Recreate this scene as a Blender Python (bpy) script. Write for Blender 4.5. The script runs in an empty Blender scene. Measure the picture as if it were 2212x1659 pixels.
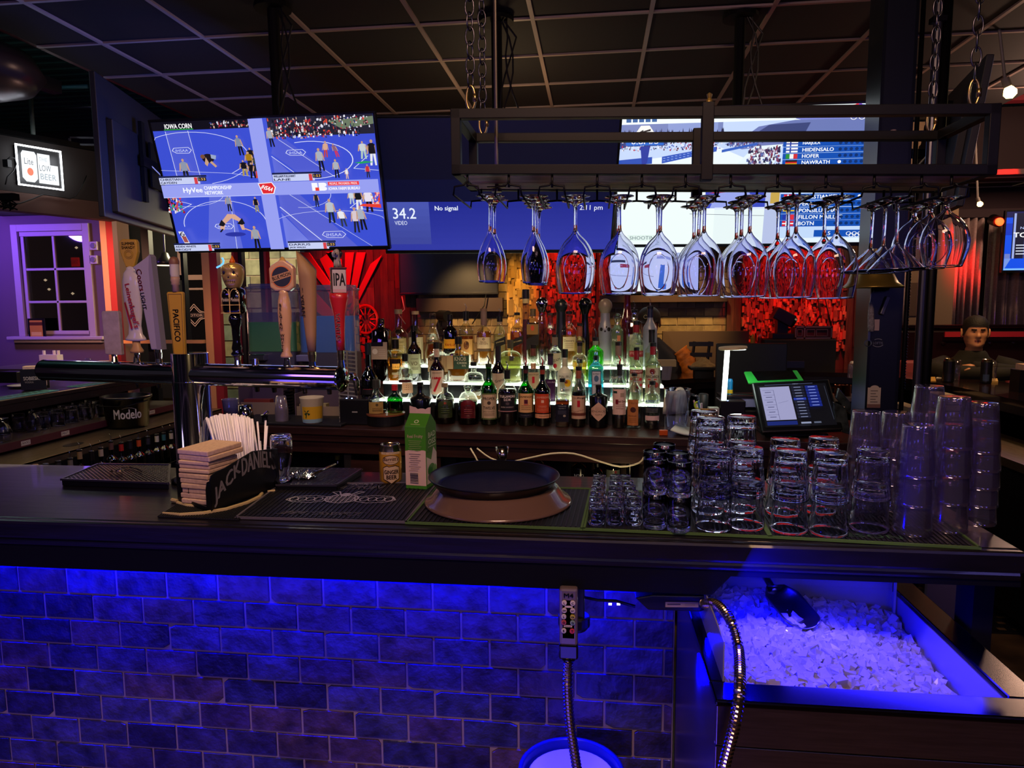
import bpy,math,random
from math import sin,cos,pi,radians,atan2,sqrt,tan
from mathutils import Vector,Matrix
V3=Vector;RO=Matrix.Rotation
sc=bpy.context.scene
COL=sc.collection
W_,H_,F_=2212.0,1659.0,1500.0
CZ=1.62
PITCH,YAW,ROLL=radians(6.5),radians(6.9),radians(.45)
fwd=V3((-sin(YAW)*cos(PITCH),cos(YAW)*cos(PITCH),-sin(PITCH)))
rt0=V3((cos(YAW),sin(YAW),0));up0=rt0.cross(fwd)
rt=rt0*cos(ROLL)-up0*sin(ROLL);up=up0*cos(ROLL)+rt0*sin(ROLL)
cam=bpy.data.cameras.new('camera');camo=bpy.data.objects.new('camera',cam);COL.objects.link(camo)
cam.sensor_width=36.0;cam.lens=36.0*F_/W_;cam.clip_start=.02;cam.clip_end=60
M=Matrix((rt,up,-fwd)).transposed().to_4x4();M.translation=V3((0,0,CZ));camo.matrix_world=M
sc.camera=camo
sc.view_settings.view_transform='Standard';sc.view_settings.look='None'
sc.view_settings.gamma=1.0;sc.view_settings.exposure=0.0;sc.view_settings.use_curve_mapping=False
sc.cycles.max_bounces=14;sc.cycles.transmission_bounces=12;sc.cycles.transparent_max_bounces=24
sc.cycles.diffuse_bounces=3;sc.cycles.glossy_bounces=4
sc.cycles.use_denoising=True;sc.cycles.use_adaptive_sampling=True;sc.cycles.adaptive_threshold=.02
sc.cycles.sample_clamp_indirect=3.0;sc.cycles.caustics_reflective=False;sc.cycles.caustics_refractive=False
def lin(h):
    if isinstance(h,tuple): return h
    h=h.lstrip('#');c=[int(h[i:i+2],16)/255 for i in (0,2,4)]
    return tuple(x/12.92 if x <= .04045 else ((x+.055)/1.055)**2.4 for x in c)
world=bpy.data.worlds.new('dim_room');sc.world=world;world.use_nodes=True
world.node_tree.nodes['Background'].inputs[0].default_value=(.30,.24,.34,1)
world.node_tree.nodes['Background'].inputs[1].default_value=.045
def light(name,kind,loc,power,color,size=.1,target=None,spot=None,blend=.5,sy=None):
    d=bpy.data.lights.new(name,kind);d.energy=power;d.color=lin(color)
    o=bpy.data.objects.new(name,d);COL.objects.link(o);o.location=loc
    if kind == 'AREA':
        d.size=size
        if sy: d.shape='RECTANGLE';d.size_y=sy
    elif kind == 'SPOT':
        d.spot_size=radians(spot or 45);d.spot_blend=blend;d.shadow_soft_size=size
    else: d.shadow_soft_size=size
    if target: o.rotation_euler=(V3(target)-V3(loc)).to_track_quat('-Z','Y').to_euler()
    return o
light('ceiling_and_fill_light','SPOT',(-1.15,1.6,3.0),46,'#ffd890',.04,(-1.10,1.86,1.2),20,.8)
light('ceiling_and_fill_light','AREA',(.0,.2,3.05),62,'#ffc9a8',.8,(.1,1.8,1.0),sy=.5)  # broad overhead fill added to brighten everything on the near bar
light('ceiling_and_fill_light','AREA',(-.7,-1.6,2.3),3.5,'#ffc890',.16,(0,1.8,.8),sy=.16)
light('ceiling_and_fill_light','AREA',(1.1,-1.3,2.5),3.0,'#ffc890',.14,(.6,1.6,.6),sy=.14)
light('ceiling_and_fill_light','POINT',(-2.6,1.2,2.5),3,'#d8c0ff',.15)
light('ceiling_and_fill_light','SPOT',(-1.0,.7,2.95),34,'#ffd0a8',.06,(-1.1,2.05,1.62),32,.8)  # frontal spot added so the tap handles read brighter
light('ceiling_and_fill_light','SPOT',(-.3,2.1,3.05),120,'#ffd2a0',.08,(-.35,3.65,1.15),50,.8)  # warm front fill added for the bottles on the back bar
light('ceiling_and_fill_light','SPOT',(-1.9,2.4,3.0),26,'#ffdca0',.06,(-3.1,4.2,.8),46,.8)  # fill spot added to lift the left sink area
light('far_bar_and_fill_light','SPOT',(2.5,4.4,3.05),110,'#ffc27a',.05,(2.7,5.2,1.1),55,.7)
light('far_bar_and_fill_light','SPOT',(-2.2,3.7,2.95),50,'#fff0e0',.06,(-1.6,4.55,1.4),34,.8)  # spot added to brighten the dim drink dispensers from above
light('far_bar_and_fill_light','POINT',(-.6,4.6,2.6),9,'#ffd6a0',.1)
light('far_bar_and_fill_light','POINT',(-3.0,5.2,1.5),5,'#ffc8a0',.1)
light('television_and_fill_glow','AREA',(-1.3,-2.2,2.3),5.5,'#6f74ff',.6,(0,1.8,1.4),sy=.34)
light('television_and_fill_glow','AREA',(.5,-2.2,2.3),6,'#8488ff',.6,(.3,1.8,1.4),sy=.34)
light('television_and_fill_glow','AREA',(2.4,-1.4,2.2),7,'#9080ff',.6,(.6,1.8,1.4),sy=.34)
light('television_and_fill_glow','AREA',(-2.4,.2,2.2),3,'#8a60ff',.5,(-1.0,1.8,.9),sy=.3)
light('led_and_fill_light','AREA',(-1.42,1.885,.965),110,'#0204ff',3.0,(-1.42,1.935,.6),sy=.03)
light('led_and_fill_light','AREA',(-1.2,.7,.3),9,'#5844ff',2.6,(-1.2,2.0,.55),sy=.3)  # violet fill added low in front of the brick wall, not a strip
light('led_and_fill_light','AREA',(.15,1.86,.925),1.2,'#0006ff',.15,(.15,1.9,0),sy=.03)
light('led_and_fill_light','AREA',(.276,1.56,.90),24,'#0000ff',.02,(.5,1.50,.80),sy=.34)
light('led_and_fill_light','AREA',(.66,1.62,.965),3.2,'#2a20ff',.4,(.62,1.5,.7),sy=.04)
light('ice_lamp_light','SPOT',(.75,.6,2.9),52,'#e4ccff',.05,(.50,1.84,.82),13,.8)
light('red_wash_light','SPOT',(-.22,5.4,2.95),190,'#ff0000',.05,(-.24,6.2,1.9),30,.6)
light('red_wash_light','SPOT',(1.65,5.3,2.95),260,'#ff0000',.05,(1.65,6.2,1.75),42,.7)
light('red_wash_light','SPOT',(-2.1,5.0,2.95),330,'#ff0202',.05,(-2.12,6.2,1.9),42,.8)
light('amber_wash_light','SPOT',(-.72,5.5,2.6),75,'#ffbe58',.05,(-.70,6.2,1.7),22,.5)
light('amber_wash_light','SPOT',(.7,5.3,2.5),170,'#ffc878',.05,(.68,6.2,1.45),50,.8)
light('far_bar_and_fill_light','SPOT',(-.1,4.3,2.7),34,'#ffd8a8',.05,(.5,5.7,1.3),26,.8)  # spot added onto the capped man, who was too dark
light('under_bar_and_fill_light','POINT',(.12,3.25,.70),1.2,'#ffe0a8',.03)  # small point light added to brighten the shelf under the back counter
light('television_and_fill_glow','SPOT',(-1.0,3.75,2.3),34,'#f0e4ff',.08,(-1.68,4.55,1.5),46,.8)  # hidden spot added behind the televisions to light the dispensers, not screen glow
light('ceiling_and_fill_light','SPOT',(-1.5,2.5,3.0),60,'#ffe0c8',.06,(-1.45,3.65,1.05),32,.8)  # added fill for the bins and cups at the back counter's left
light('amber_wash_light','SPOT',(-1.2,5.3,2.2),110,'#ffcb86',.05,(-1.1,6.2,1.45),50,.8)
light('curtain_light','SPOT',(3.3,5.9,2.9),420,'#ff0404',.03,(3.08,6.55,1.9),30,.7)
light('curtain_light','SPOT',(3.9,5.7,2.7),300,'#7010ff',.03,(3.72,6.55,1.7),34,.8)
light('curtain_light','POINT',(3.3,5.4,2.75),40,'#ffc9a8',.1)
light('alcove_and_fill_light','SPOT',(-6.4,5.9,2.65),260,'#8254f4',.2,(-6.0,7.0,1.9),120,.8)
light('television_and_fill_glow','AREA',(-1.85,3.7,2.3),14,'#5f78ff',.3,(-3,3.9,2.2),sy=.3)
light('alcove_and_fill_light','SPOT',(-4.0,4.6,2.1),150,'#ffb490',.05,(-4.3,5.7,1.8),70,.8)  # separate warm spot added to light the peach pillar
light('patio_light','POINT',(-4.3,7.2,2.4),75,'#f2e3b8',.15)
light('patio_light','POINT',(-3.0,7.2,2.4),55,'#f2e3b8',.15)

def ray(x,y): return fwd + rt*((x-W_/2)/F_) - up*((y-H_/2)/F_)
CAM=V3((0,0,CZ))
def aY(x,y,Y): d=ray(x,y);return CAM + d*(Y/d.y)
def aZ(x,y,Z): d=ray(x,y);return CAM + d*((Z-CZ)/d.z)
def aX(x,y,X): d=ray(x,y);return CAM + d*(X/d.x)
def depth(p): return (V3(p)-CAM).dot(fwd)
def pxm(p): return depth(p)/F_          # metres per pixel at p

MATS={}
def mat(name,color='#808080',rough=.5,metal=0.,emit=None,es=1.,trans=0.,ior=1.45,spec=.5,noise=None,bump=None,coat=0.,alpha=1.,attr=False,brushed=None,sss=0.,wood=None):
    if name in MATS: return MATS[name]
    m=bpy.data.materials.new(name);m.use_nodes=True;MATS[name]=m
    nt=m.node_tree;b=nt.nodes['Principled BSDF'];c=(*lin(color),1)
    b.inputs['Base Color'].default_value=c;b.inputs['Roughness'].default_value=rough
    b.inputs['Metallic'].default_value=metal;b.inputs['IOR'].default_value=ior
    b.inputs['Transmission Weight'].default_value=trans;b.inputs['Specular IOR Level'].default_value=spec
    b.inputs['Coat Weight'].default_value=coat;b.inputs['Alpha'].default_value=alpha
    if sss: b.inputs['Subsurface Weight'].default_value=sss;b.inputs['Subsurface Radius'].default_value=(.02,.02,.02)
    if emit is not None:
        b.inputs['Emission Color'].default_value=(*lin(emit),1);b.inputs['Emission Strength'].default_value=es
    src=None
    if attr:
        a=nt.nodes.new('ShaderNodeAttribute');a.attribute_name='Col';src=a.outputs['Color']
        nt.links.new(src,b.inputs['Base Color'])
    if noise:      # (scale, dark factor, [stretch xyz])
        tc=nt.nodes.new('ShaderNodeTexCoord');mp=nt.nodes.new('ShaderNodeMapping');n=nt.nodes.new('ShaderNodeTexNoise')
        n.inputs['Scale'].default_value=noise[0];n.inputs['Detail'].default_value=6
        if len(noise) > 2: mp.inputs['Scale'].default_value=noise[2]
        nt.links.new(tc.outputs['Object'],mp.inputs[0]);nt.links.new(mp.outputs[0],n.inputs['Vector'])
        mr=nt.nodes.new('ShaderNodeMapRange');mr.inputs['From Min'].default_value=.3;mr.inputs['From Max'].default_value=.7
        mr.inputs['To Min'].default_value=noise[1];mr.inputs['To Max'].default_value=1.15
        nt.links.new(n.outputs['Fac'],mr.inputs['Value'])
        mx=nt.nodes.new('ShaderNodeMix');mx.data_type='RGBA';mx.blend_type='MULTIPLY';mx.inputs['Factor'].default_value=1
        if src: nt.links.new(src,mx.inputs['A'])
        else: mx.inputs['A'].default_value=c
        nt.links.new(mr.outputs[0],mx.inputs['B']);nt.links.new(mx.outputs['Result'],b.inputs['Base Color'])
        if bump:
            bp=nt.nodes.new('ShaderNodeBump');bp.inputs['Strength'].default_value=bump;bp.inputs['Distance'].default_value=.01
            nt.links.new(n.outputs['Fac'],bp.inputs['Height']);nt.links.new(bp.outputs[0],b.inputs['Normal'])
    return m
def attr_emit(name,strength):
    m=bpy.data.materials.new(name);m.use_nodes=True;MATS[name]=m;nt=m.node_tree
    b=nt.nodes['Principled BSDF'];b.inputs['Base Color'].default_value=(.01,.01,.01,1);b.inputs['Roughness'].default_value=.35
    a=nt.nodes.new('ShaderNodeAttribute');a.attribute_name='Col'
    nt.links.new(a.outputs['Color'],b.inputs['Emission Color']);b.inputs['Emission Strength'].default_value=strength
    return m
def tint_glass(name,color,dens=1.,gloss=.06,diff=0.,rough=.03,dcol=None):
    """thin glass: light passes tinted, the surface reflects by its angle, optional milky share"""
    m=bpy.data.materials.new(name);m.use_nodes=True;MATS[name]=m;nt=m.node_tree;N=nt.nodes
    for n in list(N): N.remove(n)
    out=N.new('ShaderNodeOutputMaterial');t=N.new('ShaderNodeBsdfTransparent');g=N.new('ShaderNodeBsdfGlossy')
    t.inputs[0].default_value=(*lin(color),1);g.inputs['Roughness'].default_value=rough;g.inputs[0].default_value=(1,1,1,1)
    base=t.outputs[0]
    if diff:
        d=N.new('ShaderNodeBsdfTranslucent');d2=N.new('ShaderNodeBsdfDiffuse');ad=N.new('ShaderNodeMixShader');ad.inputs[0].default_value=.5
        for q in (d,d2): q.inputs[0].default_value=(*lin(dcol or color),1)
        nt.links.new(d.outputs[0],ad.inputs[1]);nt.links.new(d2.outputs[0],ad.inputs[2])
        mx=N.new('ShaderNodeMixShader');mx.inputs[0].default_value=diff
        nt.links.new(t.outputs[0],mx.inputs[1]);nt.links.new(ad.outputs[0],mx.inputs[2]);base=mx.outputs[0]
    lw=N.new('ShaderNodeLayerWeight');lw.inputs['Blend'].default_value=.35
    mr=N.new('ShaderNodeMapRange');mr.inputs['To Min'].default_value=gloss;mr.inputs['To Max'].default_value=.85
    pw=N.new('ShaderNodeMath');pw.operation='POWER';pw.inputs[1].default_value=2.
    nt.links.new(lw.outputs['Facing'],pw.inputs[0]);nt.links.new(pw.outputs[0],mr.inputs['Value'])
    mx2=N.new('ShaderNodeMixShader');nt.links.new(mr.outputs[0],mx2.inputs[0])
    nt.links.new(base,mx2.inputs[1]);nt.links.new(g.outputs[0],mx2.inputs[2]);nt.links.new(mx2.outputs[0],out.inputs[0])
    return m
SCREEN=attr_emit('screen_picture',1.0)
NEON=attr_emit('neon_sign_face',1.2)
PRINT=mat('printed_ink',rough=.5,attr=True)
PRINTG=mat('printed_label',rough=.35,attr=True,spec=.4)
BLACK=mat('black_plastic','#0b0b0e',.35)
BLACKM=mat('black_matte','#040405',.75,spec=.15)
STEELB=mat('black_steel','#030304',.5,spec=.2)
CHROME=mat('chrome','#d8d8dc',.07,1.)
STEEL=mat('brushed_steel','#8d8480',.3,1.,noise=(9,.8,(1,1,14)))
ALU=mat('aluminium','#8a8a90',.3,1.)
GLASS=mat('clear_glass','#f4f4ff',.0,trans=1.,ior=1.45)
GLASSW=mat('stemware_glass','#f2f2ff',.0,trans=1.,ior=1.3)
THIN=tint_glass('thin_clear_glass','#eef0ff',gloss=.07)
CLEARP=tint_glass('clear_plastic','#d9d4e6',gloss=.1,diff=.3,rough=.12,dcol='#d0c4d8')
WOODD=mat('dark_bar_wood','#100c10',.34,coat=.15,noise=(6,.55,(1,8,8)),bump=.08)
WOODR=mat('dark_red_wood','#2c1613',.4,noise=(5,.5,(1,9,9)),bump=.1)
RUBBER=mat('black_rubber','#0c0c12',.55)
WHITE=mat('white_plastic','#d8d4d0',.4)
CHAINM=mat('dark_chain_metal','#4a4850',.3,1.)
CABLE=mat('white_cable','#d8d4b8',.5)
CABLEB=mat('black_cable','#060608',.5)
BRASS=mat('aged_brass','#8a7434',.34,.75)

def tag(o,label=None,cat=None,group=None,kind=None):
    if label: o['label']=label
    if cat: o['category']=cat
    if group: o['group']=group
    if kind: o['kind']=kind
    return o
def thing(name,label,cat,loc=(0,0,0),rotz=0.,group=None):
    o=bpy.data.objects.new(name,None);COL.objects.link(o);o.empty_display_size=.05
    o.location=loc;o.rotation_euler=(0,0,rotz);return tag(o,label,cat,group)
def copy_tree(o,parent=None):
    c=o.copy();COL.objects.link(c)
    if parent is not None: c.parent=parent
    for ch in [x for x in KIDS.get(o.name,[])]:
        k=copy_tree(ch,c);KIDS.setdefault(c.name,[]).append(k)
    return c
KIDS={}
def spl(p,q=5):
    """smooth profile through the points"""
    o=[]
    for i in range(len(p)-1):
        a,b,c,d=p[max(i-1,0)],p[i],p[i+1],p[min(i+2,len(p)-1)]
        for j in range(q): t=j/q;o.append(tuple(max(0,.5*(2*b[k]+(c[k]-a[k])*t+(2*a[k]-5*b[k]+4*c[k]-d[k])*t*t+(3*b[k]-a[k]-3*c[k]+d[k])*t**3)) if k == 0 else .5*(2*b[k]+(c[k]-a[k])*t+(2*a[k]-5*b[k]+4*c[k]-d[k])*t*t+(3*b[k]-a[k]-3*c[k]+d[k])*t**3) for k in (0,1)))
    return o+[p[-1]]
def shell(p,t):
    """inner wall of an even thickness t for a bowl outline that ends at the rim"""
    o=[]
    for i in range(len(p)):
        a,b=p[max(i-1,0)],p[min(i+1,len(p)-1)];dx,dz=b[0]-a[0],b[1]-a[1];L=sqrt(dx*dx+dz*dz) or 1;s=1 if dz > 0 else -1
        nx,nz=(-abs(dz)/L,s*dx/L) ;o.append((max(0,p[i][0]+nx*t),p[i][1]+nz*t))
    return o[::-1]
class MB:
    def __init__(s): s.v=[];s.f=[];s.m=[];s.c=[];s.mi=0;s.col=(1,1,1);s.T=None
    def add(s,vs,fs):
        b=len(s.v)
        s.v += [tuple(s.T @ V3(v)) if s.T else tuple(v) for v in vs]
        for f in fs: s.f.append(tuple(i+b for i in f));s.m.append(s.mi);s.c.append(s.col)
        return s
    def box(s,c,d,R=None):
        x,y,z=d[0]/2,d[1]/2,d[2]/2;c=V3(c)
        vs=[V3((i,j,k)) for i in (-x,x) for j in (-y,y) for k in (-z,z)]
        if R is not None: vs=[R @ v for v in vs]
        return s.add([v+c for v in vs],[(0,1,3,2),(4,6,7,5),(0,4,5,1),(2,3,7,6),(0,2,6,4),(1,5,7,3)])
    def bbox(s,x0,x1,y0,y1,z0,z1): return s.box(((x0+x1)/2,(y0+y1)/2,(z0+z1)/2),(x1-x0,y1-y0,z1-z0))
    def prism(s,poly,d):      # poly = list of 3D points, d = extrusion vector
        d=V3(d);n=len(poly);P=[V3(p) for p in poly]
        return s.add(P+[p+d for p in P],[tuple(range(n))[::-1],tuple(range(n,2*n))]+[(i,(i+1) % n,n+(i+1) % n,n+i) for i in range(n)])
    def quad(s,a,b,c,d): return s.add([a,b,c,d],[(0,1,2,3)])
    def lathe(s,prof,c=(0,0,0),n=24,sx=1.,sy=1.,R=None,fl=None,sq=0):
        c=V3(c);vs=[];rows=[]
        for (r,z) in prof:
            if r < 1e-6: rows.append([len(vs)]);vs.append(V3((0,0,z)))
            else:
                row=[]
                for i in range(n):
                    a=2*pi*i/n;k=1.
                    if sq: k=min(1/max(abs(cos(a)),abs(sin(a))),1.3)*sq+(1-sq)
                    if fl: k *= fl(a,z)
                    row.append(len(vs));vs.append(V3((r*k*cos(a)*sx,r*k*sin(a)*sy,z)))
                rows.append(row)
        fs=[]
        for A,B in zip(rows,rows[1:]):
            if len(A) == 1 and len(B) == 1: continue
            for i in range(n):
                j=(i+1) % n
                if len(A) == 1: fs.append((A[0],B[j],B[i]))
                elif len(B) == 1: fs.append((A[i],A[j],B[0]))
                else: fs.append((A[i],A[j],B[j],B[i]))
        if sum((a[0]**2+a[0]*b[0]+b[0]**2)*(b[1]-a[1]) for a,b in zip(prof,prof[1:])) < 0: fs=[f[::-1] for f in fs]
        if R is not None: vs=[R @ v for v in vs]
        return s.add([v+c for v in vs],fs)
    def cyl(s,a,b,r,r2=None,n=16):
        a=V3(a);b=V3(b);d=b-a;L=d.length
        R=d.to_track_quat('Z','Y').to_matrix();r2=r if r2 is None else r2
        return s.lathe([(0,0),(r,0),(r2,L),(0,L)],a,n,R=R)
    def tube(s,pts,r,n=8,closed=False):
        P=[V3(p) for p in pts];m=len(P);vs=[];u=None
        for i in range(m):
            if closed: t=P[(i+1) % m]-P[i-1]
            else: t=P[min(i+1,m-1)]-P[max(i-1,0)]
            t.normalize()
            if u is None: u=t.orthogonal().normalized()
            u=(u-t*u.dot(t));u=u.normalized() if u.length > 1e-6 else t.orthogonal().normalized()
            w=t.cross(u);rr=r[i] if isinstance(r,(list,tuple)) else r
            for k in range(n): a=2*pi*k/n;vs.append(P[i]+u*(rr*cos(a))+w*(rr*sin(a)))
        fs=[]
        for i in range(m if closed else m-1):
            j=(i+1) % m
            for k in range(n): l=(k+1) % n;fs.append((i*n+k,i*n+l,j*n+l,j*n+k))
        if not closed: fs += [tuple(range(n))[::-1],tuple((m-1)*n+k for k in range(n))]
        return s.add(vs,fs)
    def build(s,name,m,parent=None,smooth=False,bev=0.,wm=None,sub=0,solid=0.):
        me=bpy.data.meshes.new(name);off=V3((0,0,0));Ri=None
        vs=s.v
        if parent is not None and wm is None:
            inv=basis(parent).inverted();vs=[tuple(inv @ V3(v)) for v in s.v]
        me.from_pydata(vs,[],s.f);ms=m if isinstance(m,(list,tuple)) else [m]
        for q in ms: me.materials.append(q)
        me.polygons.foreach_set('material_index',s.m)
        if any(c != (1,1,1) for c in s.c):
            at=me.color_attributes.new('Col','FLOAT_COLOR','CORNER');buf=[]
            for p,c in zip(me.polygons,s.c): buf += [c[0],c[1],c[2],1.]*p.loop_total
            at.data.foreach_set('color',buf)
        if smooth: me.polygons.foreach_set('use_smooth',[True]*len(me.polygons))
        me.update();o=bpy.data.objects.new(name,me);COL.objects.link(o)
        if parent is not None: o.parent=parent;KIDS.setdefault(parent.name,[]).append(o)
        if bev:
            q=o.modifiers.new('bevel','BEVEL');q.width=bev;q.segments=2;q.limit_method='ANGLE';q.angle_limit=radians(40)
        if sub: q=o.modifiers.new('subsurf','SUBSURF');q.levels=q.render_levels=sub
        if solid: q=o.modifiers.new('solid','SOLIDIFY');q.thickness=solid
        if smooth and bev == 0 and smooth == 'auto':
            q=o.modifiers.new('es','EDGE_SPLIT');q.split_angle=radians(40)
        return o
def basis(o):
    m=Matrix.Translation(o.location) @ o.rotation_euler.to_matrix().to_4x4()
    return basis(o.parent) @ m if o.parent else m
def struct(name,mb,m,**k): o=mb.build(name,m,**k);o['kind']='structure';return o

_TX={}
def text_mesh(s):
    if s in _TX: return _TX[s]
    cu=bpy.data.curves.new('t','FONT');cu.body=s;cu.size=1.;cu.resolution_u=2;cu.fill_mode='FRONT'
    o=bpy.data.objects.new('t',cu);COL.objects.link(o)
    dg=bpy.context.evaluated_depsgraph_get();dg.update()
    me=bpy.data.meshes.new_from_object(o.evaluated_get(dg))
    v=[(p.co.x,p.co.y) for p in me.vertices];f=[tuple(p.vertices) for p in me.polygons]
    bpy.data.objects.remove(o);bpy.data.curves.remove(cu);bpy.data.meshes.remove(me)
    if v:
        x0=min(p[0] for p in v);x1=max(p[0] for p in v);y0=min(p[1] for p in v);y1=max(p[1] for p in v)
    else: x0=x1=y0=y1=0
    _TX[s]=(v,f,(x0,x1,y0,y1));return _TX[s]
class Canvas:
    """collects coloured flat shapes in (x, y); later shapes lie a hair above earlier ones"""
    def __init__(s): s.it=[];s.k=0
    def poly(s,pts,c,same=False):
        if not same: s.k += 1
        s.it.append((list(pts),[tuple(range(len(pts)))],lin(c),s.k));return s
    def rect(s,x0,y0,x1,y1,c,n=1,same=False):
        if not same: s.k += 1
        v=[];f=[]
        for i in range(n+1): x=x0+(x1-x0)*i/n;v += [(x,y0),(x,y1)]
        for i in range(n): f.append((2*i,2*i+2,2*i+3,2*i+1))
        s.it.append((v,f,lin(c),s.k));return s
    def ell(s,x,y,rx,ry,c,n=20,same=False,a0=0,a1=2*pi):
        return s.poly([(x+rx*cos(a0+(a1-a0)*i/n),y+ry*sin(a0+(a1-a0)*i/n)) for i in range(n)],c,same)
    def line(s,pts,w,c,same=False):
        if not same: s.k += 1
        for (a,b),(d,e) in zip(pts,pts[1:]):
            L=sqrt((d-a)**2+(e-b)**2) or 1;nx,ny=-(e-b)/L*w/2,(d-a)/L*w/2
            s.it.append(([(a+nx,b+ny),(a-nx,b-ny),(d-nx,e-ny),(d+nx,e+ny)],[(0,1,2,3)],lin(c),s.k))
        return s
    def arc(s,x,y,rx,ry,a0,a1,w,c,n=16,same=False):
        return s.line([(x+rx*cos(a0+(a1-a0)*i/n),y+ry*sin(a0+(a1-a0)*i/n)) for i in range(n+1)],w,c,same)
    def text(s,t,x,y,h,c,al='c',wid=None,rot=0.,shear=0.,asp=1.,fn=None,bold=0.):
        v,f,(x0,x1,y0,y1)=text_mesh(t);s.k += 1
        if not v: return s
        k=h/(y1-y0);kx=k*asp
        if wid: kx=wid/(x1-x0)
        ox={'c': (x0+x1)/2,'l': x0,'r': x1}[al];out=[]
        for p in v:
            a=(p[0]-ox)*kx;b=(p[1]-(y0+y1)/2)*k;a += b*shear
            if rot: a,b=a*cos(rot)-b*sin(rot),a*sin(rot)+b*cos(rot)
            q=(x+a,y+b)
            if fn: q=fn(*q)
            out.append(q)
        s.it.append((out,f,lin(c),s.k))
        if bold:
            s.it.append(([(p[0]+bold,p[1]) for p in out],f,lin(c),s.k));s.it.append(([(p[0],p[1]+bold) for p in out],f,lin(c),s.k))
        return s
    def fill(s,mb,fn,eps,lim=0):
        for pts,fs,c,k in s.it:
            if lim:      # cut wide shapes so that they bend with a round surface
                P=list(pts);T=[(f[0],f[i],f[i+1]) for f in fs for i in range(1,len(f)-1)];out=[]
                while T:
                    t=T.pop();e=max(((abs(P[t[i]][0]-P[t[(i+1) % 3]][0]),i) for i in range(3)))
                    if e[0] <= lim or len(P) > 4000: out.append(t);continue
                    i=e[1];a,b,q=t[i],t[(i+1) % 3],t[(i+2) % 3];P.append(((P[a][0]+P[b][0])/2,(P[a][1]+P[b][1])/2));n=len(P)-1;T += [(a,n,q),(n,b,q)]
                pts,fs=P,out
            mb.col=c if c != (1,1,1) else (.999,.999,.999)
            mb.add([fn(x,y,k*eps) for x,y in pts],fs)
        return mb
    def build(s,name,m,fn,parent=None,eps=.0002,lim=0):
        return s.fill(MB(),fn,eps,lim).build(name,m,parent)
def flatmap(o,ux,uy,sx=1.,sy=1.):
    """canvas (x, y) to a plane at o with axes ux, uy; layers rise along the normal"""
    o=V3(o);ux=V3(ux).normalized();uy=V3(uy).normalized();n=ux.cross(uy)
    return lambda x,y,e: o+ux*(x*sx)+uy*(y*sy)+n*e
rnd=random.Random(7)
XL,XR=-3.15,2.3
cl=MB();cl.bbox(XL,XR+.75,-3,6.25,3.1,3.12)
cl.mi=1
gx=[0.27+.605*i for i in range(-6,5)]
for x in gx:
    if x < XL-.05: continue
    cl.bbox(max(x,XL)-.011,max(x,XL)+.011,-3,6.2,3.088,3.0995)
y=-2.7
while y < 6.2: cl.bbox(XL,XR+.75,y-.010,y+.010,3.089,3.0995);y += .54
TILE=mat('black_ceiling_tile','#0e0b0d',.85,noise=(40,.7))
TBAR=mat('pale_ceiling_grid','#94827a',.5)
struct('ceiling',cl,[TILE,TBAR])
REDP=mat('red_beam_paint','#55101c',.45)
b=MB();b.bbox(XL-.16,XL-.02,-1,6.2,3.16,3.2);b.bbox(XL-.10,XL-.07,-1,6.2,3.2,3.42);b.bbox(XL-.16,XL-.02,-1,6.2,3.42,3.45);struct('trim_1',b,REDP)
b=MB();b.bbox(2.2,6,6.0,6.1,3.16,3.2);b.bbox(2.2,6,6.03,6.07,3.2,3.45);struct('trim_2',b,REDP)
DECK=mat('green_roof_deck','#1f4a3c',.5)
def deck(x0,x1,y0,y1,z,name,along):
    m=MB();s=.15
    a=x0 if along == 'y' else y0;e=x1 if along == 'y' else y1
    while a < e:
        for (u0,u1,z0,z1) in ((0,.05,0,0),(.05,.075,0,.04),(.075,.125,.04,.04),(.125,.15,.04,0)):
            if along == 'y': m.quad((a+u0,y0,z+z0),(a+u1,y0,z+z1),(a+u1,y1,z+z1),(a+u0,y1,z+z0))
            else: m.quad((x0,a+u0,z+z0),(x0,a+u1,z+z1),(x1,a+u1,z+z1),(x1,a+u0,z+z0))
        a += s
    return struct(name,m,DECK)
deck(-7.2,XL-.05,-1,8.6,3.72,'ceiling_deck_left','x')
deck(XR+.0,7,6.1,9,3.72,'ceiling_deck_right','x')
deck(XR+.75,7,1.0,6.1,3.5,'ceiling_deck_near','x')
light('deck_light','POINT',(-4.2,3.0,3.4),9,'#d6f0ff',.1)
light('deck_light','POINT',(4.3,5.2,3.1),10,'#ffe6a0',.1)
fl=MB();fl.bbox(-7.5,7,-3,9,-.04,0)
struct('floor',fl,mat('tan_worn_floor','#6d5638',.55,noise=(3.4,.12),bump=.1))
def floor_mat(x0,x1,y0,y1,lab):
    m=MB();p=.07;z0,z1=.001,.014
    i=0;y=y0
    while y < y1-1e-6:
        m.bbox(x0,x1,y,y+.014,z0,z1);x=x0+(.035 if i % 2 else 0)
        while x < x1: m.bbox(x,min(x+.016,x1),y+.014,y+p,z0,z1);x += p
        y += p;i += 1
    o=m.build('rubber_floor_mat',RUBBER);tag(o,lab,'floor mat','pierced floor mats behind the bar')
floor_mat(1.0,1.68,2.3,4.2,'black pierced rubber mat on the floor seen past the ice bin')
floor_mat(1.75,2.6,3.5,4.6,'black pierced rubber mat on the tan floor by the right counter')

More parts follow.
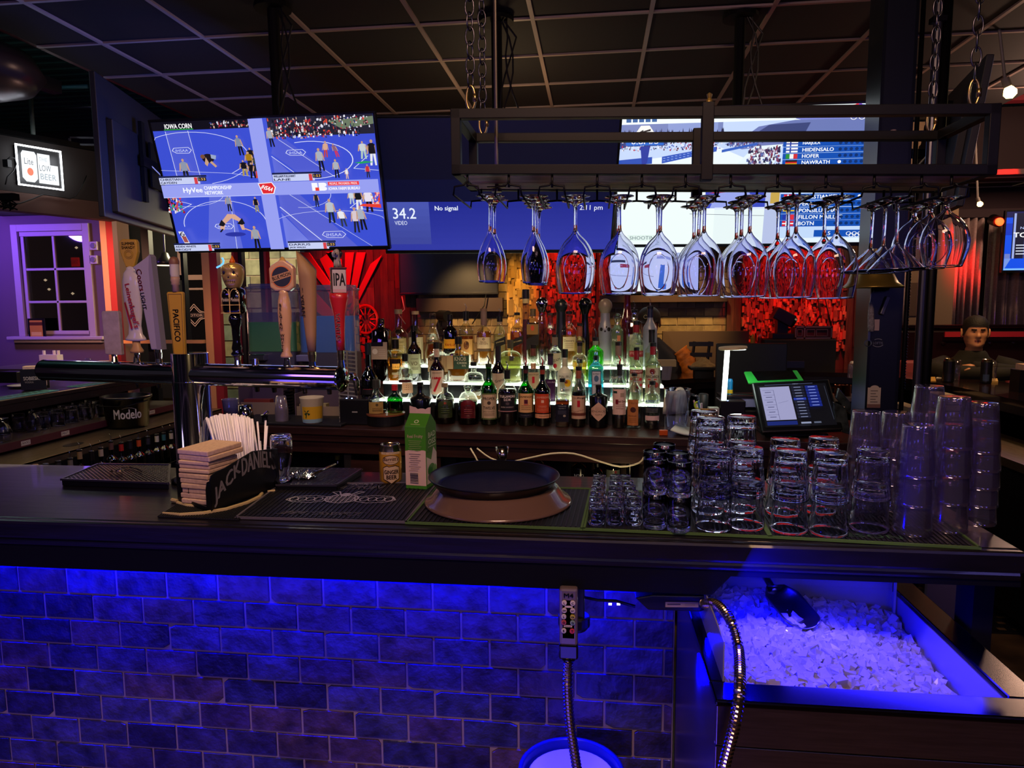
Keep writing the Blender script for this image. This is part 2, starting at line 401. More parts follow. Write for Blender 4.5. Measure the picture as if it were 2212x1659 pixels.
def tiles(m,o,ux,uz,n,w,h,tw,th,pal,gap=.004,dep=.008,jit=.0015,crack=0.):
    o,ux,uz,n=V3(o),V3(ux).normalized(),V3(uz).normalized(),V3(n).normalized()
    m.mi=0;m.col=lin('#9a8674');m.add([o,o+ux*w,o+ux*w+uz*h,o+uz*h],[(0,1,2,3)])
    r=0;z=0
    while z < h-1e-6:
        x=-tw*(.5 if r % 2 else 0)
        while x < w-1e-6:
            a,b_=max(x,0),min(x+tw,w);c,d=z,min(z+th,h)
            if b_-a > gap*2.5 and d-c > gap*2.5:
                base=lin(rnd.choice(pal));k=rnd.uniform(.72,1.2);m.mi=1;m.col=tuple(q*k for q in base)
                e=dep+rnd.uniform(-jit,jit);g=gap/2;q=[];bev=.0022
                ch=rnd.random() < crack;kc=rnd.randrange(4);
                cs=[(a+g,c+g),(b_-g,c+g),(b_-g,d-g),(a+g,d-g)]
                if ch:
                    px_,pz_=cs[kc];s1=rnd.uniform(.008,.022);s2=rnd.uniform(.006,.015)
                    sx_=s1 if kc in (0,3) else -s1;sz_=s2 if kc in (0,1) else -s2
                    pr=[(px_,pz_+sz_),(px_+sx_,pz_)] if kc in (0,2) else [(px_+sx_,pz_),(px_,pz_+sz_)]
                    cs=cs[:kc]+pr+cs[kc+1:]
                cxm,czm=(a+b_)/2,(c+d)/2;L=len(cs);vs=[]
                for (u,v) in cs: vs.append(o+ux*u+uz*v)
                for (u,v) in cs: vs.append(o+ux*(u+(bev if u < cxm else -bev))+uz*(v+(bev if v < czm else -bev))+n*(e+rnd.uniform(-jit,jit)*.6))
                m.add(vs,[tuple(range(L,2*L))]+[(i,(i+1) % L,L+(i+1) % L,L+i) for i in range(L)])
            x += tw
        z += th;r += 1
    return m
GROUT=mat('grout',rough=.8,attr=True)
SLATE=mat('slate_tile',rough=.34,attr=True,noise=(17,.28),bump=1.,spec=.6)
STONE=mat('tan_stone_tile',rough=.6,attr=True,noise=(14,.6),bump=.3)
BLOCK=mat('grey_split_block',rough=.75,attr=True,noise=(9,.6),bump=.4)
bm_=MB()
tiles(bm_,(-3.1,1.99,0.0),(1,0,0),(0,0,1),(0,-1,0),3.335,.998,.174,.0868,
      ['#54404a','#3c3444','#5c443e','#4a4450','#3a3a46','#60483c','#4c4850','#2c2838'],crack=.35,gap=.006,dep=.0045)
struct('wall_bar_front',bm_,[GROUT,SLATE])
m=MB();m.bbox(-3.1,.235,1.995,2.19,0,.998);struct('wall_bar_core',m,BLACKM)

bar=thing('bar_counter','long black wooden bar counter with glossy top across the foreground','bar counter',(-1,1.9,1.0))
m=MB();m.prism([(-3.1,1.62,1.035),(.945,1.62,1.035),(.945,2.2,1.035),(-3.1,2.2,1.035)],(0,0,.035));m.build('bar_top',WOODD,bar,bev=.006)
m=MB();m.bbox(-3.1,.945,1.592,1.619,1.022,1.071);m.bbox(-3.1,.945,1.603,1.625,1.0,1.022);m.build('nosing',WOODD,bar,bev=.008)
m=MB();m.prism([(-3.1,1.61,1.0),(-3.1,1.61,.938),(.275,1.61,.938),(.317,1.61,.985),(.945,1.61,.985),(.945,1.61,1.0)],(0,.022,0));m.build('fascia_board',BLACKM,bar,bev=.002)
m=MB();m.bbox(-3.1,.27,1.632,1.99,.9985,1.034);m.bbox(.27,.94,1.632,2.19,.9985,1.034);m.build('underside',BLACKM,bar)
m=MB();m.bbox(.895,.94,1.70,1.78,0,.998);m.build('leg',BLACKM,bar)
m=MB();m.bbox(-3.0,0.02,1.86,1.872,.9925,.9985);m.build('led_strip',mat('blue_led_tape','#0010ff',emit='#0010ff',es=6.),bar)

TAN=['#7a6748','#6b5a42','#857252','#5f543f','#776650','#8d7a58']
WY=6.22
def far(x0,x1,z0=.9,z1=3.15): return (x0,WY,z0),x1-x0,z1-z0
m=MB()
for x0,x1 in ((-1.62,-.78),(.02,1.12)):
    o,w,h=far(x0,x1);tiles(m,o,(1,0,0),(0,0,1),(0,-1,0),w,h,.152,.076,TAN,dep=.01)
struct('wall_stone',m,[GROUT,STONE])
m=MB();m.bbox(-2.6,2.55,WY+.002,WY+.06,0,3.3);struct('wall_back',m,mat('brown_wall_paint','#4d3a2c',.7))
PLANK=mat('reclaimed_planks',rough=.7,attr=True,noise=(8,.45,(6,6,.8)),bump=.4)
m=MB()
def planks(m,x0,x1,z0,z1,y,pw,pal,dep=.02):
    x=x0
    while x < x1:
        w=min(pw*rnd.uniform(.7,1.3),x1-x);z=z0+rnd.uniform(-.8,0)
        while z < z1:
            L=rnd.uniform(.5,1.4);k=rnd.uniform(.6,1.3);m.col=tuple(q*k for q in lin(rnd.choice(pal)))
            m.bbox(x,x+w-.002,y-dep-rnd.uniform(0,.012),y,max(z,z0),min(z+L,z1));z += L+.002
        x += w
planks(m,-2.66,-1.62,.9,3.1,WY,.07,['#3b231c','#4a2c22','#2d1b18','#523528'])
struct('wall_planks',m,PLANK)
def mosaic(m,x0,x1,z0,z1,y,pal,n,a=.02,b=.075,d=.05,slope=None):
    for i in range(n):
        w=rnd.uniform(a*.6,a*1.5);h=rnd.uniform(a,b);x=rnd.uniform(x0,x1-w);z=rnd.uniform(z0,z1-h)
        if slope and not slope(x+w/2,z+h/2): continue
        k=rnd.uniform(.55,1.35);m.col=tuple(q*k for q in lin(rnd.choice(pal)));dd=rnd.uniform(.008,d)
        m.bbox(x,x+w,y-dd,y,z,z+h)
MOS=mat('split_wood_mosaic',rough=.6,attr=True)
WP=['#8f5a3a','#a86a45','#7a4a30','#b57a50','#6a4432']
m=MB();m.col=lin('#4a3020');m.bbox(-.52,.02,WY-.008,WY,.9,3.1);mosaic(m,-.5,.0,1.2,2.9,WY-.004,WP,2600)
m.col=lin('#4a3020');m.bbox(1.12,2.22,WY-.008,WY,.9,3.1);mosaic(m,1.24,2.1,1.2,2.7,WY-.004,WP,3400)
struct('wall_mosaic',m,MOS)
m=MB();m.col=lin('#a58048');m.bbox(-.78,-.52,WY-.008,WY,.9,3.1)
x=-.78
mosaic(m,-.79,-.5,1.1,2.9,WY-.006,['#c29a58','#b98e4c','#d0aa68','#a07c42'],900,.03,.14,.045)
struct('wall_shingles',m,MOS)
m=MB();planks(m,2.1,2.24,.9,3.0,WY-.01,.06,['#6a4a30','#4a3424']);planks(m,1.12,1.24,.9,3.0,WY-.01,.06,['#5a3c2a','#4a3020']);struct('wall_mosaic_edge',m,PLANK)
m=MB();p=aY(1290,636,WY-.12);m.bbox(.03,1.1,WY-.14,WY-.002,p.z-.07,p.z-.01);m.bbox(-1.6,-.82,WY-.1,WY-.002,p.z-.14,p.z-.02);struct('trim_ledge',m,mat('brown_ledge','#3a2822',.5))
m=MB();m.bbox(2.24,3.0,WY+.1,WY+.16,0,3.1);struct('wall_beige',m,mat('beige_wall','#8a7358',.8))
m=MB();m.bbox(2.3,2.72,WY+.09,WY+.099,1.5,1.78);struct('trim_brown_patch',m,mat('brown_patch','#5a4638',.8))
m=MB();m.bbox(2.9,7,6.75,6.85,0,3.3);struct('wall_right_back',m,mat('dark_wall','#2a1a20',.8))
m=MB();m.bbox(6.9,7,-3,6.85,0,3.7);struct('wall_right',m,mat('dark_side_wall','#1c1418',.8))

LAV=mat('grey_lavender_wall','#6a5560',.8)
def wseg(m,pts,Y,d): m.prism([aY(x,y,Y) for x,y in pts],(0,d,0))
W0=aY(44,505,7.0);W1=aY(198,722,7.0)      # opening of the window
wx0,wx1,wz1,wz0=W0.x-.02,W1.x,W0.z+.02,W1.z
m=MB();m.bbox(-7.4,wx0,7,7.12,0,2.72);m.bbox(wx1,-5.2,7,7.12,0,2.72);m.bbox(wx0,wx1,7,7.12,0,wz0);m.bbox(wx0,wx1,7,7.12,wz1,2.72);struct('wall_left_back',m,LAV)
m=MB();m.bbox(-7.5,-7.4,-1,7.1,0,3.7);struct('wall_left',m,LAV)
m=MB();m.bbox(-7.4,-5.25,6.0,6.99,2.72,2.76);m.bbox(-7.4,-5.2,6.93,6.995,2.66,2.72);struct('trim_alcove',m,mat('alcove_ceiling_white','#9a8a90',.7))
TRIMW=mat('white_window_paint','#b8a8ac',.5)
win=thing('window_1',None,None,(wx0,7,wz0));win['kind']='structure'
m=MB();fw=.075
for (a,b_,c,d) in ((wx0-fw,wx0,wz0-.02,wz1+fw),(wx1,wx1+fw,wz0-.02,wz1+fw),(wx0,wx1,wz1,wz1+fw)): m.bbox(a,b_,6.97,7.0,c,d)
m.bbox(wx0,wx1,7.0,7.05,wz1-.05,wz1)
cx=(wx0+wx1)/2;m.bbox(wx0,wx0+.04,7.01,7.05,wz0,wz1);m.bbox(wx1-.04,wx1,7.01,7.05,wz0,wz1);m.bbox(wx0,wx1,7.01,7.05,wz0,wz0+.04)
m.bbox(cx-.014,cx+.014,7.015,7.045,wz0,wz1)
for k in (1,2): z=wz0+(wz1-wz0-.05)*k/3;m.bbox(wx0,wx1,7.015,7.045,z-.013,z+.013)
m.build('window_frame',TRIMW,win,bev=.004)
m=MB();m.bbox(wx0-.17,wx1+.2,6.9,7.0,wz0-.055,wz0-.02);m.bbox(wx0-.12,wx1+.15,6.94,7.0,wz0-.09,wz0-.055);m.build('window_sill',TRIMW,win,bev=.006)
m=MB();m.bbox(wx0,wx1,7.028,7.032,wz0,wz1);m.build('pane',tint_glass('dark_window_glass','#8890a8',gloss=.16),win)
m=MB();m.bbox(-7.4,-4.9,8.0,8.05,.5,3.0);struct('wall_outside_left',m,mat('night_dark','#07070c',.9))
p=aY(163,566,7.985);o=thing('exit_sign','small red lit exit sign seen through the upper right window pane','sign',p)
m=MB();m.box(p,(.10,.02,.11));m.build('sign_face',mat('red_sign_glow','#ff1810',emit='#ff1a10',es=2.2),o)
c=Canvas();c.text('EXIT',0,0,.05,'#300000',wid=.085);c.build('lettering',PRINT,flatmap(p+V3((0,-.011,0)),(1,0,0),(0,0,1)),o)
BULB=mat('warm_bulb_glow','#ffcf80',emit='#ffc878',es=9)
for (x,y,l) in ((165,535,'warm lamp glimmer in the upper right window pane'),(98,605,'upper lamp glimmer in the middle left window pane'),(106,625,'lower lamp glimmer in the middle left window pane'),(157,634,'lamp glimmer in the middle right window pane')):
    p=aY(x,y,7.985);m=MB();m.lathe([(0,-.018),(.02,0),(0,.018)],p,10);tag(m.build('outdoor_lamp',BULB),l,'lamp')
p=aY(80,711,6.93);k=pxm(p);o=thing('framed_notice','small dark framed yellow and orange notice standing on the window sill','notice',p)
m=MB();m.box(p,(38*k,.02,46*k));m.build('frame',BLACK,o)
c=Canvas();c.rect(-15,-19,15,19,'#c98a30');c.rect(-15,8,15,15,'#5a2c10');c.rect(-12,-14,12,-6,'#e8c060');c.build('notice_sheet',PRINT,flatmap(p+V3((0,-.0105,0)),(1,0,0),(0,0,1),k,k),o)
for (y,l) in ((531,'upper round cornered white wall timer right of the window'),(561,'lower round cornered white wall timer right of the window')):
    p=aY(203,y,6.985);k=pxm(p);m=MB();m.box(p,(17*k,.03,18*k));m.mi=1;m.lathe([(0,0),(6*k,0),(6*k,.01),(0,.01)],p+V3((0,-.015,0)),14,R=RO(radians(90),3,'X'))
    tag(m.build('wall_timer',[TRIMW,mat('grey_dial','#6a6068',.5)],bev=.003),l,'timer','wall timers')
sx0,sy0=-4.35,3.75;sx1,sy1=-3.72,5.15;so=V3((sx1-sx0,sy1-sy0,0)).normalized();sn=V3((so.y,-so.x,0))
zt=2.80;zb=2.30
m=MB();m.prism([(sx0-.6*so.x,sy0-.6*so.y,zb+.13),(sx1,sy1,zb+.13),(sx1,sy1,zt),(sx0-.6*so.x,sy0-.6*so.y,zt)],-sn*.12);struct('trim_soffit',m,mat('dark_soffit_paint','#2a2624',.7))
m=MB();m.prism([(sx0-.6*so.x,sy0-.6*so.y,zb),(sx1,sy1,zb),(sx1,sy1,zb+.128),(sx0-.6*so.x,sy0-.6*so.y,zb+.128)],-sn*.12);struct('trim_soffit_band',m,mat('peach_trim','#5c4238',.6))
m=MB();e=sn*.03;a=V3((sx0-.6*so.x,sy0-.6*so.y,zt+.002));b_=V3((sx1,sy1,zt+.002));m.prism([a+e,b_+e,b_-sn*.15,a-sn*.15],(0,0,.035));struct('trim_soffit_cap',m,STEELB)
def onsof(x,y):               # point of the soffit face seen at a pixel
    d=ray(x,y);o=V3((sx0,sy0,0));t=(o-CAM).dot(sn)/d.dot(sn);return CAM+d*t
m=MB();m.bbox(-7.4,-4.0,7.9,8.0,2.7,3.72);m.bbox(-7.4,-3.2,8.4,8.5,2.6,3.72);struct('wall_upper_left',m,mat('upper_dark_wall','#2c2724',.8))
P=[onsof(x,y) for x,y in ((28,310),(125,335),(127,412),(34,396))]
uw=(P[1]-P[0]);sw=V3((uw.x,uw.y,0)).length;sh=(P[0].z-P[3].z);ctr=sum(P,V3())/4
sg=thing('lit_sign','glowing white framed sign box with orange hop mark on the grey soffit','sign',ctr)
m=MB();R=RO(atan2(so.y,so.x),3,'Z');m.box(ctr+sn*.02,(sw,.04,sh),R);m.build('sign_box',BLACK,sg,bev=.004)
m=MB();mp=flatmap(ctr+sn*.045,so,(0,0,1))
a,b_=sw/2,sh/2;m.tube([mp(-a,-b_,0),mp(a,-b_,0),mp(a,b_,0),mp(-a,b_,0)],.008,8,closed=True);m.build('light_frame',mat('white_tube_glow','#ffffff',emit='#f4f8ff',es=7.),sg)
c=Canvas();c.rect(-.48,-.47,.48,.47,'#0a0d10');c.poly([(-.40,.30),(-.36,.38),(-.1,.38),(-.06,.3),(-.06,-.3),(-.14,-.4),(-.32,-.4),(-.40,-.3)],'#f4fbff')
c.poly([(-.04,.36),(.24,.36),(.24,.1),(.42,.1),(.42,-.4),(-.04,-.4)],'#f4fbff');c.ell(-.22,-.14,.07,.1,'#ff5a10')
c.text('Lite',-.24,.12,.16,'#10202a',wid=.2);c.text('LOW',.12,.0,.16,'#30404a',wid=.26);c.text('BEER',.18,-.22,.15,'#7a8a94',wid=.36);c.text('THE',.08,.22,.1,'#9aa8b0',wid=.2)
c.build('sign_face',NEON,flatmap(ctr+sn*.0405,so,(0,0,1),sw,sh),sg,eps=.0004)
d=light('sign_glow','AREA',ctr+sn*.12,.7,'#f4f8ff',.3,ctr-sn,sy=.2)
PEACH=mat('peach_pillar_paint','#a07260',.7)
a,b_=aY(213,465,5.6),aY(262,770,5.6)
m=MB();m.bbox(a.x,b_.x-.06,5.6,5.9,0,2.6);struct('wall_pillar',m,PEACH)
m=MB();m.bbox(b_.x-.058,b_.x,5.6,5.66,0,2.6);m.bbox(aY(454,600,5.6).x,aY(470,600,5.6).x,5.6,5.66,0,2.6);struct('trim_red',m,mat('red_trim_paint','#8a2028',.5))
m=MB();m.bbox(aY(437,600,5.6).x,aY(453,600,5.6).x,5.6,5.68,0,2.6);m.bbox(aY(262,735,5.6).x,aY(437,735,5.6).x,5.6,5.66,aY(350,742,5.6).z,aY(350,735,5.6).z);struct('trim_peach_post',m,mat('peach_post','#c98a55',.6))
m=MB()
for x0,x1 in ((310,326),(392,398),(512,524),(562,574)): m.bbox(aY(x0,600,5.7).x,aY(x1,600,5.7).x,5.7,5.76,0,2.9)
m.bbox(aY(262,500,5.7).x,aY(620,500,5.7).x,5.7,5.76,2.6,2.72)
struct('window_2',m,mat('black_mullion','#101014',.4))
m=MB()
for x0,x1 in ((506,511),(575,580)): m.bbox(aY(x0,600,5.65).x,aY(x1,600,5.65).x,5.62,5.69,0,2.9)
struct('trim_red_stripes',m,mat('red_trim_paint','#8a2028',.5))
m=MB();x0=aY(250,600,8.2).x;x1=aY(650,600,8.2).x
tiles(m,(x0,8.2,0),(1,0,0),(0,0,1),(0,-1,0),x1-x0,2.62,.4,.2,['#8c8a70','#9a9678','#7c8070','#a8a488','#707868','#8a7f60'],gap=.014,dep=.02)
struct('wall_patio',m,[GROUT,BLOCK])
m=MB();m.bbox(x0-.4,-2.4,5.8,8.3,2.62,2.68);struct('ceiling_patio',m,mat('patio_ceiling','#4a4a40',.8))
m=MB();x0=aY(396,600,6.6).x;x1=aY(446,600,6.6).x;zt_=aY(420,605,6.6).z
m.bbox(x0,x1,6.6,6.64,0,2.6);m.mi=1;m.bbox(x0-.02,x1,6.57,6.6,zt_,zt_+.05);m.bbox(x0-.03,x0+.02,6.57,6.6,zt_,2.5);m.bbox(x0+.01,x1,6.58,6.6,aY(420,622,6.6).z-.02,aY(420,622,6.6).z)
struct('door_1',m,[mat('dark_door_glass','#0d1214',.15),mat('pale_door_frame','#8f9080',.6)])
p=aY(420,681,6.58);k=pxm(p);c=Canvas()
for q in (1.,.78): c.line([(-28*q,-5*q),(-28*q,5*q),(-14*q,9*q),(0,24*q),(14*q,9*q),(28*q,5*q),(28*q,-5*q),(14*q,-9*q),(0,-24*q),(-14*q,-9*q),(-28*q,-5*q)],1.6,'#a8a89a')
c.rect(-26,-5,26,5,'#14181a');c.text('MOTOR',0,0,5,'#b0b0a2',wid=38)
o=c.build('door_badge',PRINT,flatmap(p,(1,0,0),(0,0,1),k,k));tag(o,'pale outlined shield badge on the dark glass patio door','badge')
m=MB();m.tube([aY(x,y,5.592) for x,y in ((480,557),(483,563),(482,569),(476,574),(468,578))],.007,8)
tag(m.build('neon_tube',mat('blue_neon','#60a0ff',emit='#4a90ff',es=2.5)),'short curved blue neon tube behind the gold skull tap handle','neon sign')
def pendant(px,py,Y,w,lab):
    p=aY(px,py,Y);k=pxm(p);o=thing('pendant_lamp',lab,'lamp',p,group=None)
    r=w*k/2;m=MB();m.lathe([(.012,r*1.5),(r*.35,r*1.35),(r*.5,r*.95),(r,r*.45),(r,0),(r*.96,0),(r*.96,r*.42),(r*.4,r*.9),(.01,r*1.3)],p,24);m.build('shade',BLACK,o,smooth=1)
    m=MB();m.cyl(p+V3((0,0,r*1.4)),(p.x,p.y,2.62),.008);m.build('rod',BLACK,o)
    m=MB();m.lathe([(0,-.004),(r*.9,-.004),(r*.9,.006),(0,.006)],p,20);m.build('diffuser',mat('pendant_glow','#ffe0a0',emit='#ffe2a8',es=3),o)
pendant(358,573,7.0,38,'black pendant lamp with warm rim hanging between the two left tap handles')
def fig(c,x,y,h,shirt,pants,lean=0.,skin='#c79a7c',w=1.):
    """a small player drawn on a picture: feet at (x, y), height h"""
    L=lambda f: x+lean*f*h*.56;w *= .56
    for sx in (-.11,.06): c.poly([(L(0)+sx*h*w*1.1,y),(L(0)+(sx+.07)*h*w*1.1,y),(L(.48)+(sx*.6+.08)*h*w,y+.48*h),(L(.48)+(sx*.6-.02)*h*w,y+.48*h)],pants,same=sx > 0)
    c.poly([(L(.45)-.12*h*w,y+.45*h),(L(.45)+.12*h*w,y+.45*h),(L(.82)+.16*h*w,y+.80*h),(L(.86)+.05*h*w,y+.86*h),(L(.86)-.05*h*w,y+.86*h),(L(.82)-.16*h*w,y+.80*h)],shirt)
    c.poly([(L(.78)-.16*h*w,y+.80*h),(L(.45)-.22*h*w,y+.44*h),(L(.45)-.17*h*w,y+.44*h),(L(.78)-.1*h*w,y+.74*h)],skin,same=True)
    c.poly([(L(.78)+.16*h*w,y+.80*h),(L(.45)+.22*h*w,y+.44*h),(L(.45)+.17*h*w,y+.44*h),(L(.78)+.1*h*w,y+.74*h)],skin,same=True)
    c.ell(L(.93),y+.93*h,.034*h,.07*h,skin,10)
def crowd(c,x0,y0,x1,y1,n,s,pal,r):
    c.k += 1
    for i in range(n):
        x=r.uniform(x0,x1);y=r.uniform(y0,y1);w=s*.6*r.uniform(.4,1);h=s*r.uniform(.5,1.5)
        c.poly([(x,y),(x+w,y),(x+w*r.uniform(.5,1.1),y+h),(x+w*r.uniform(-.1,.3),y+h*r.uniform(.7,1))],r.choice(pal),same=True)
CP=['#e8e8f4','#0a0a14','#b02038','#d8d8ea','#1c1c2c','#e04a30','#28306a','#f4f4ff','#6a2030','#3a3a50','#c8a898','#101020']
def tv(label,T,X,Y,W,H,deep=.05,bez=.012,up_to=None,name='television'):
    """T centre of the picture, X/Y its axes; returns the thing and a canvas placing function (u, v in 0..1, v up)"""
    T=V3(T);X=V3(X).normalized();Y=(V3(Y)-X*V3(Y).dot(X)).normalized();N=X.cross(Y)
    o=thing(name,label,'television',T);R=Matrix((X,Y,N)).transposed()
    m=MB();b=bez
    for (cx,cy,w,h) in ((0,H/2+b/2,W+2*b,b),(0,-H/2-b*.8,W+2*b,b*1.6),(-W/2-b/2,0,b,H),(W/2+b/2,0,b,H)): m.box(T+X*cx+Y*cy-N*.010,(w,h,.03),R)
    m.box(T-N*.035,(W,H,.03),R);m.box(T-N*(.05+deep/2)-Y*H*.12,(W*.72,H*.6,deep),R)
    m.build('housing',BLACK,o,bev=.002)
    if up_to:
        m=MB();a=T-N*(.06+deep)
        m.box(a,(.34,.3,.03),R);m.cyl(a-N*.02,(a.x,a.y,3.1),.028,n=14);m.lathe([(0,3.07),(.09,3.07),(.09,3.09),(0,3.09)],(a.x,a.y,0),16)
        for s in (-.16,.16): m.box(a+X*s+N*.015,(.03,.42,.02),R)
        m.build('ceiling_mount',BLACKM,o)
        m=MB()
        for q in range(3):
            pts=[V3((a.x+.03+.012*q,a.y-.02,3.07))]
            for i in range(1,9): t=i/8;pts.append(V3((a.x+.04+.05*sin(t*5+q*1.7)+.03*q,a.y-.03,3.07-(3.07-a.z-.1)*t)))
            m.tube(pts,.005,6)
        m.build('cable',CABLEB,o)
    fm=flatmap(T-X*W/2-Y*H/2+N*.0008,X,Y,W,H)
    return o,lambda x,y,e: fm(min(max(x,0),1),min(max(y,0),1),e)
r_=random.Random(3)
T1,fn=tv('large tilted television showing four blue wrestling mats in a split picture',(-1.584,3.33,2.213),(.999,.009,.001),(.005,-.298,.965),1.1,.615,up_to=1)
c=Canvas();BM='#3a4ed2';LB='#6470de'
c.rect(0,0,1,1,BM)
def quadrant(x0,y0,x1,y1,strips):
    for s in strips: c.poly([(max(x0,min(x1,px)),py) for px,py in s],LB)
c.rect(0,.53,.46,.94,BM);c.poly([(.06,.53),(.18,.53),(.165,.93),(.06,.93)],'#4c5ad2')
c.poly([(.14,0),(.31,0),(.30,.44),(.20,.44)],'#5f6bd8');c.poly([(.525,0),(.66,0),(.525,.28)],'#6f7ae0');c.poly([(.66,0),(.86,0),(.62,.43),(.525,.43),(.525,.3)],'#5660d0')
c.poly([(.525,.55),(.62,.55),(.525,.72)],'#5c68d6');c.poly([(.66,.55),(.8,.55),(.6,.84),(.55,.84),(.525,.74)],'#4e5ad0')
c.rect(0,.935,.46,1,'#0a0a14',same=False);c.text('IOWA',.06,.965,.035,'#ffffff',wid=.058,al='l',bold=.001);c.text('CORN',.125,.965,.035,'#ffffff',wid=.06,al='l',bold=.001);c.rect(.055,.938,.19,.944,'#2fae4a')
crowd(c,.26,.94,.45,.985,70,.014,CP,r_)
c.rect(.53,.86,1,1,'#20202e');crowd(c,.53,.84,.93,.985,420,.016,CP,r_);c.poly([(.86,.9),(1,.93),(1,.985),(.8,.96)],'#6b7a62');crowd(c,.8,.9,.98,.985,60,.014,CP,r_)
wl='#e8ecff'
c.arc(.155,.72,.27,.2,-1.3,2.3,.003,wl,24);c.arc(.70,.68,.19,.14,-1.9,1.9,.004,wl,24);c.arc(.25,.2,.2,.19,-.1,3.2,.003,wl,24)
c.line([(.525,.72),(.64,.56)],.003,wl);c.line([(.57,.84),(.80,.55)],.002,wl);c.line([(.07,.53),(.06,.93)],.002,wl);c.line([(.18,.55),(.165,.93)],.002,wl);c.line([(0,.64),(.33,.60),(.46,.56)],.002,wl);c.line([(.33,.60),(.40,.66)],.003,wl)
c.line([(.525,.33),(.73,0)],.004,wl);c.line([(.575,.43),(.93,0)],.002,wl);c.arc(.64,.42,.13,.1,-1.8,.4,.002,wl);c.arc(.75,.2,.26,.09,.2,2.9,.002,wl);c.line([(.85,.31),(.93,.4)],.003,wl);c.line([(.85,.31),(1,.28)],.003,wl)
c.line([(.89,.61),(.96,.7)],.003,wl);c.line([(.89,.61),(1,.59)],.003,wl);c.line([(.285,0),(.30,.44)],.002,wl)
c.arc(.09,.44,.18,.09,-2.2,-.2,.002,wl);c.line([(.02,.3),(.11,.37),(.0,.42)],.003,wl)
for (x,y,s,t) in ((.12,.785,.045,1),(.64,.74,.045,1),(.245,.185,.045,.8),(.76,.1,.055,1)):
    c.line([(x-s,y),(x-s*.8,y+s*.45),(x+s*.7,y+s*.5),(x+s,y+s*.05),(x+s*.7,y-s*.45),(x-s*.6,y-s*.4),(x-s,y)],.003,wl);c.text('IHSAA',x,y,s*.45,'#c8d0ff',wid=s*1.3)
c.ell(.235,.72,.028,.035,'#1a1420');c.poly([(.215,.68),(.225,.73),(.235,.69),(.225,.66)],'#caa080');c.poly([(.25,.70),(.27,.66),(.262,.65),(.24,.69)],'#caa080');c.ell(.212,.735,.011,.016,'#7a5038');c.poly([(.25,.75),(.275,.74),(.27,.71),(.25,.72)],'#9aa8c8')
fig(c,.115,.555,.17,'#8c95ac','#101014',w=1.2);fig(c,.395,.735,.15,'#7c89a4','#101014',lean=-.1)
for x,y,s,p,in ((.435,.67,'#14141c','#14141c'),(.425,.64,'#a87a10','#20202c'),(.455,.61,'#2a3a34','#20202c'),(.395,.58,'#101018','#b09850'),(.43,.56,'#141018','#101018'),(.455,.56,'#20202c','#d04028')): fig(c,x,y,.12,s,p,w=1.5)
fig(c,.75,.60,.17,'#a8b0c0','#101018',lean=-.05);fig(c,.775,.70,.12,'#d8a890','#c84030',lean=.1);fig(c,.83,.70,.10,'#8a6078','#e03030',lean=-.3);fig(c,.545,.79,.14,'#a0a8b8','#101018',lean=-.1)
fig(c,.815,.545,.14,'#a8b0c0','#101018');fig(c,.86,.535,.08,'#e8e8f0','#e0b8a0');fig(c,.955,.54,.1,'#c83040','#202028');fig(c,.985,.63,.19,'#101014','#e8e8ee',w=1.1);fig(c,.945,.68,.13,'#c8d0d8','#b0c8c0',w=1.4)
c.poly([(.90,.655),(.95,.665),(.99,.655),(.93,.645)],'#20a060')
fig(c,.295,.31,.13,'#8c95ac','#101018');crowd(c,.0,.30,.07,.42,60,.02,['#a01830','#e8e0e0','#d83838','#101018','#30a080'],r_)
c.poly([(.23,.17),(.245,.23),(.28,.29),(.315,.285),(.345,.24),(.35,.16),(.335,.16),(.325,.23),(.295,.255),(.26,.21),(.25,.16)],'#d8a890');c.poly([(.318,.21),(.345,.255),(.355,.21),(.34,.20)],'#14141c');c.poly([(.228,.2),(.246,.245),(.262,.21),(.25,.19)],'#14141c');c.line([(.35,.17),(.385,.145)],.008,'#d8a890');c.line([(.245,.17),(.23,.145)],.008,'#101018')
c.ell(.30,.125,.05,.018,'#2a33a0');fig(c,.395,.0,.19,'#9aa0ac','#101010');fig(c,.425,.30,.12,'#101018','#9a9050')
fig(c,.765,.20,.19,'#b8c0cc','#1a2430',w=1.1);fig(c,.82,.17,.14,'#e8e8f0','#303848',lean=-.15,w=1.3);fig(c,.875,.12,.20,'#d8c8d0','#202028',w=.9);fig(c,.91,.14,.19,'#a8b0c0','#101018',lean=-.12);fig(c,.90,.30,.17,'#101418','#e8e8ee',w=1.2);fig(c,.945,.28,.18,'#e8e0f0','#201018',w=1.2);fig(c,.87,.345,.1,'#d0d8e0','#b0c0d0',w=1.5);fig(c,.71,.33,.11,'#202028','#182028')
crowd(c,.96,.33,1,.43,30,.02,['#e04030','#ffb0a0','#e8e8f0'],r_);c.poly([(.9,.33),(1,.31),(1,.34),(.92,.345)],'#e84030')
c.poly([(.03,.16),(.055,.16),(.075,.06),(.05,.06)],'#e8e8f4');c.text('6',.047,.14,.04,'#101030');c.poly([(.042,.12),(.062,.12),(.07,.07),(.05,.07)],'#a05048')
c.rect(.46,0,.525,1,'#98a0f2');c.rect(0,.43,1,.53,'#98a0f2');c.rect(0,.43,.46,.435,'#c0c8ff')
c.text('HyVee',.10,.48,.05,'#f4f6ff',wid=.09,al='l',bold=.002);c.text('CHAMPIONSHIP',.20,.50,.028,'#f4f6ff',wid=.13,al='l',bold=.001);c.text('NETWORK',.20,.462,.028,'#f4f6ff',wid=.085,al='l',bold=.001)
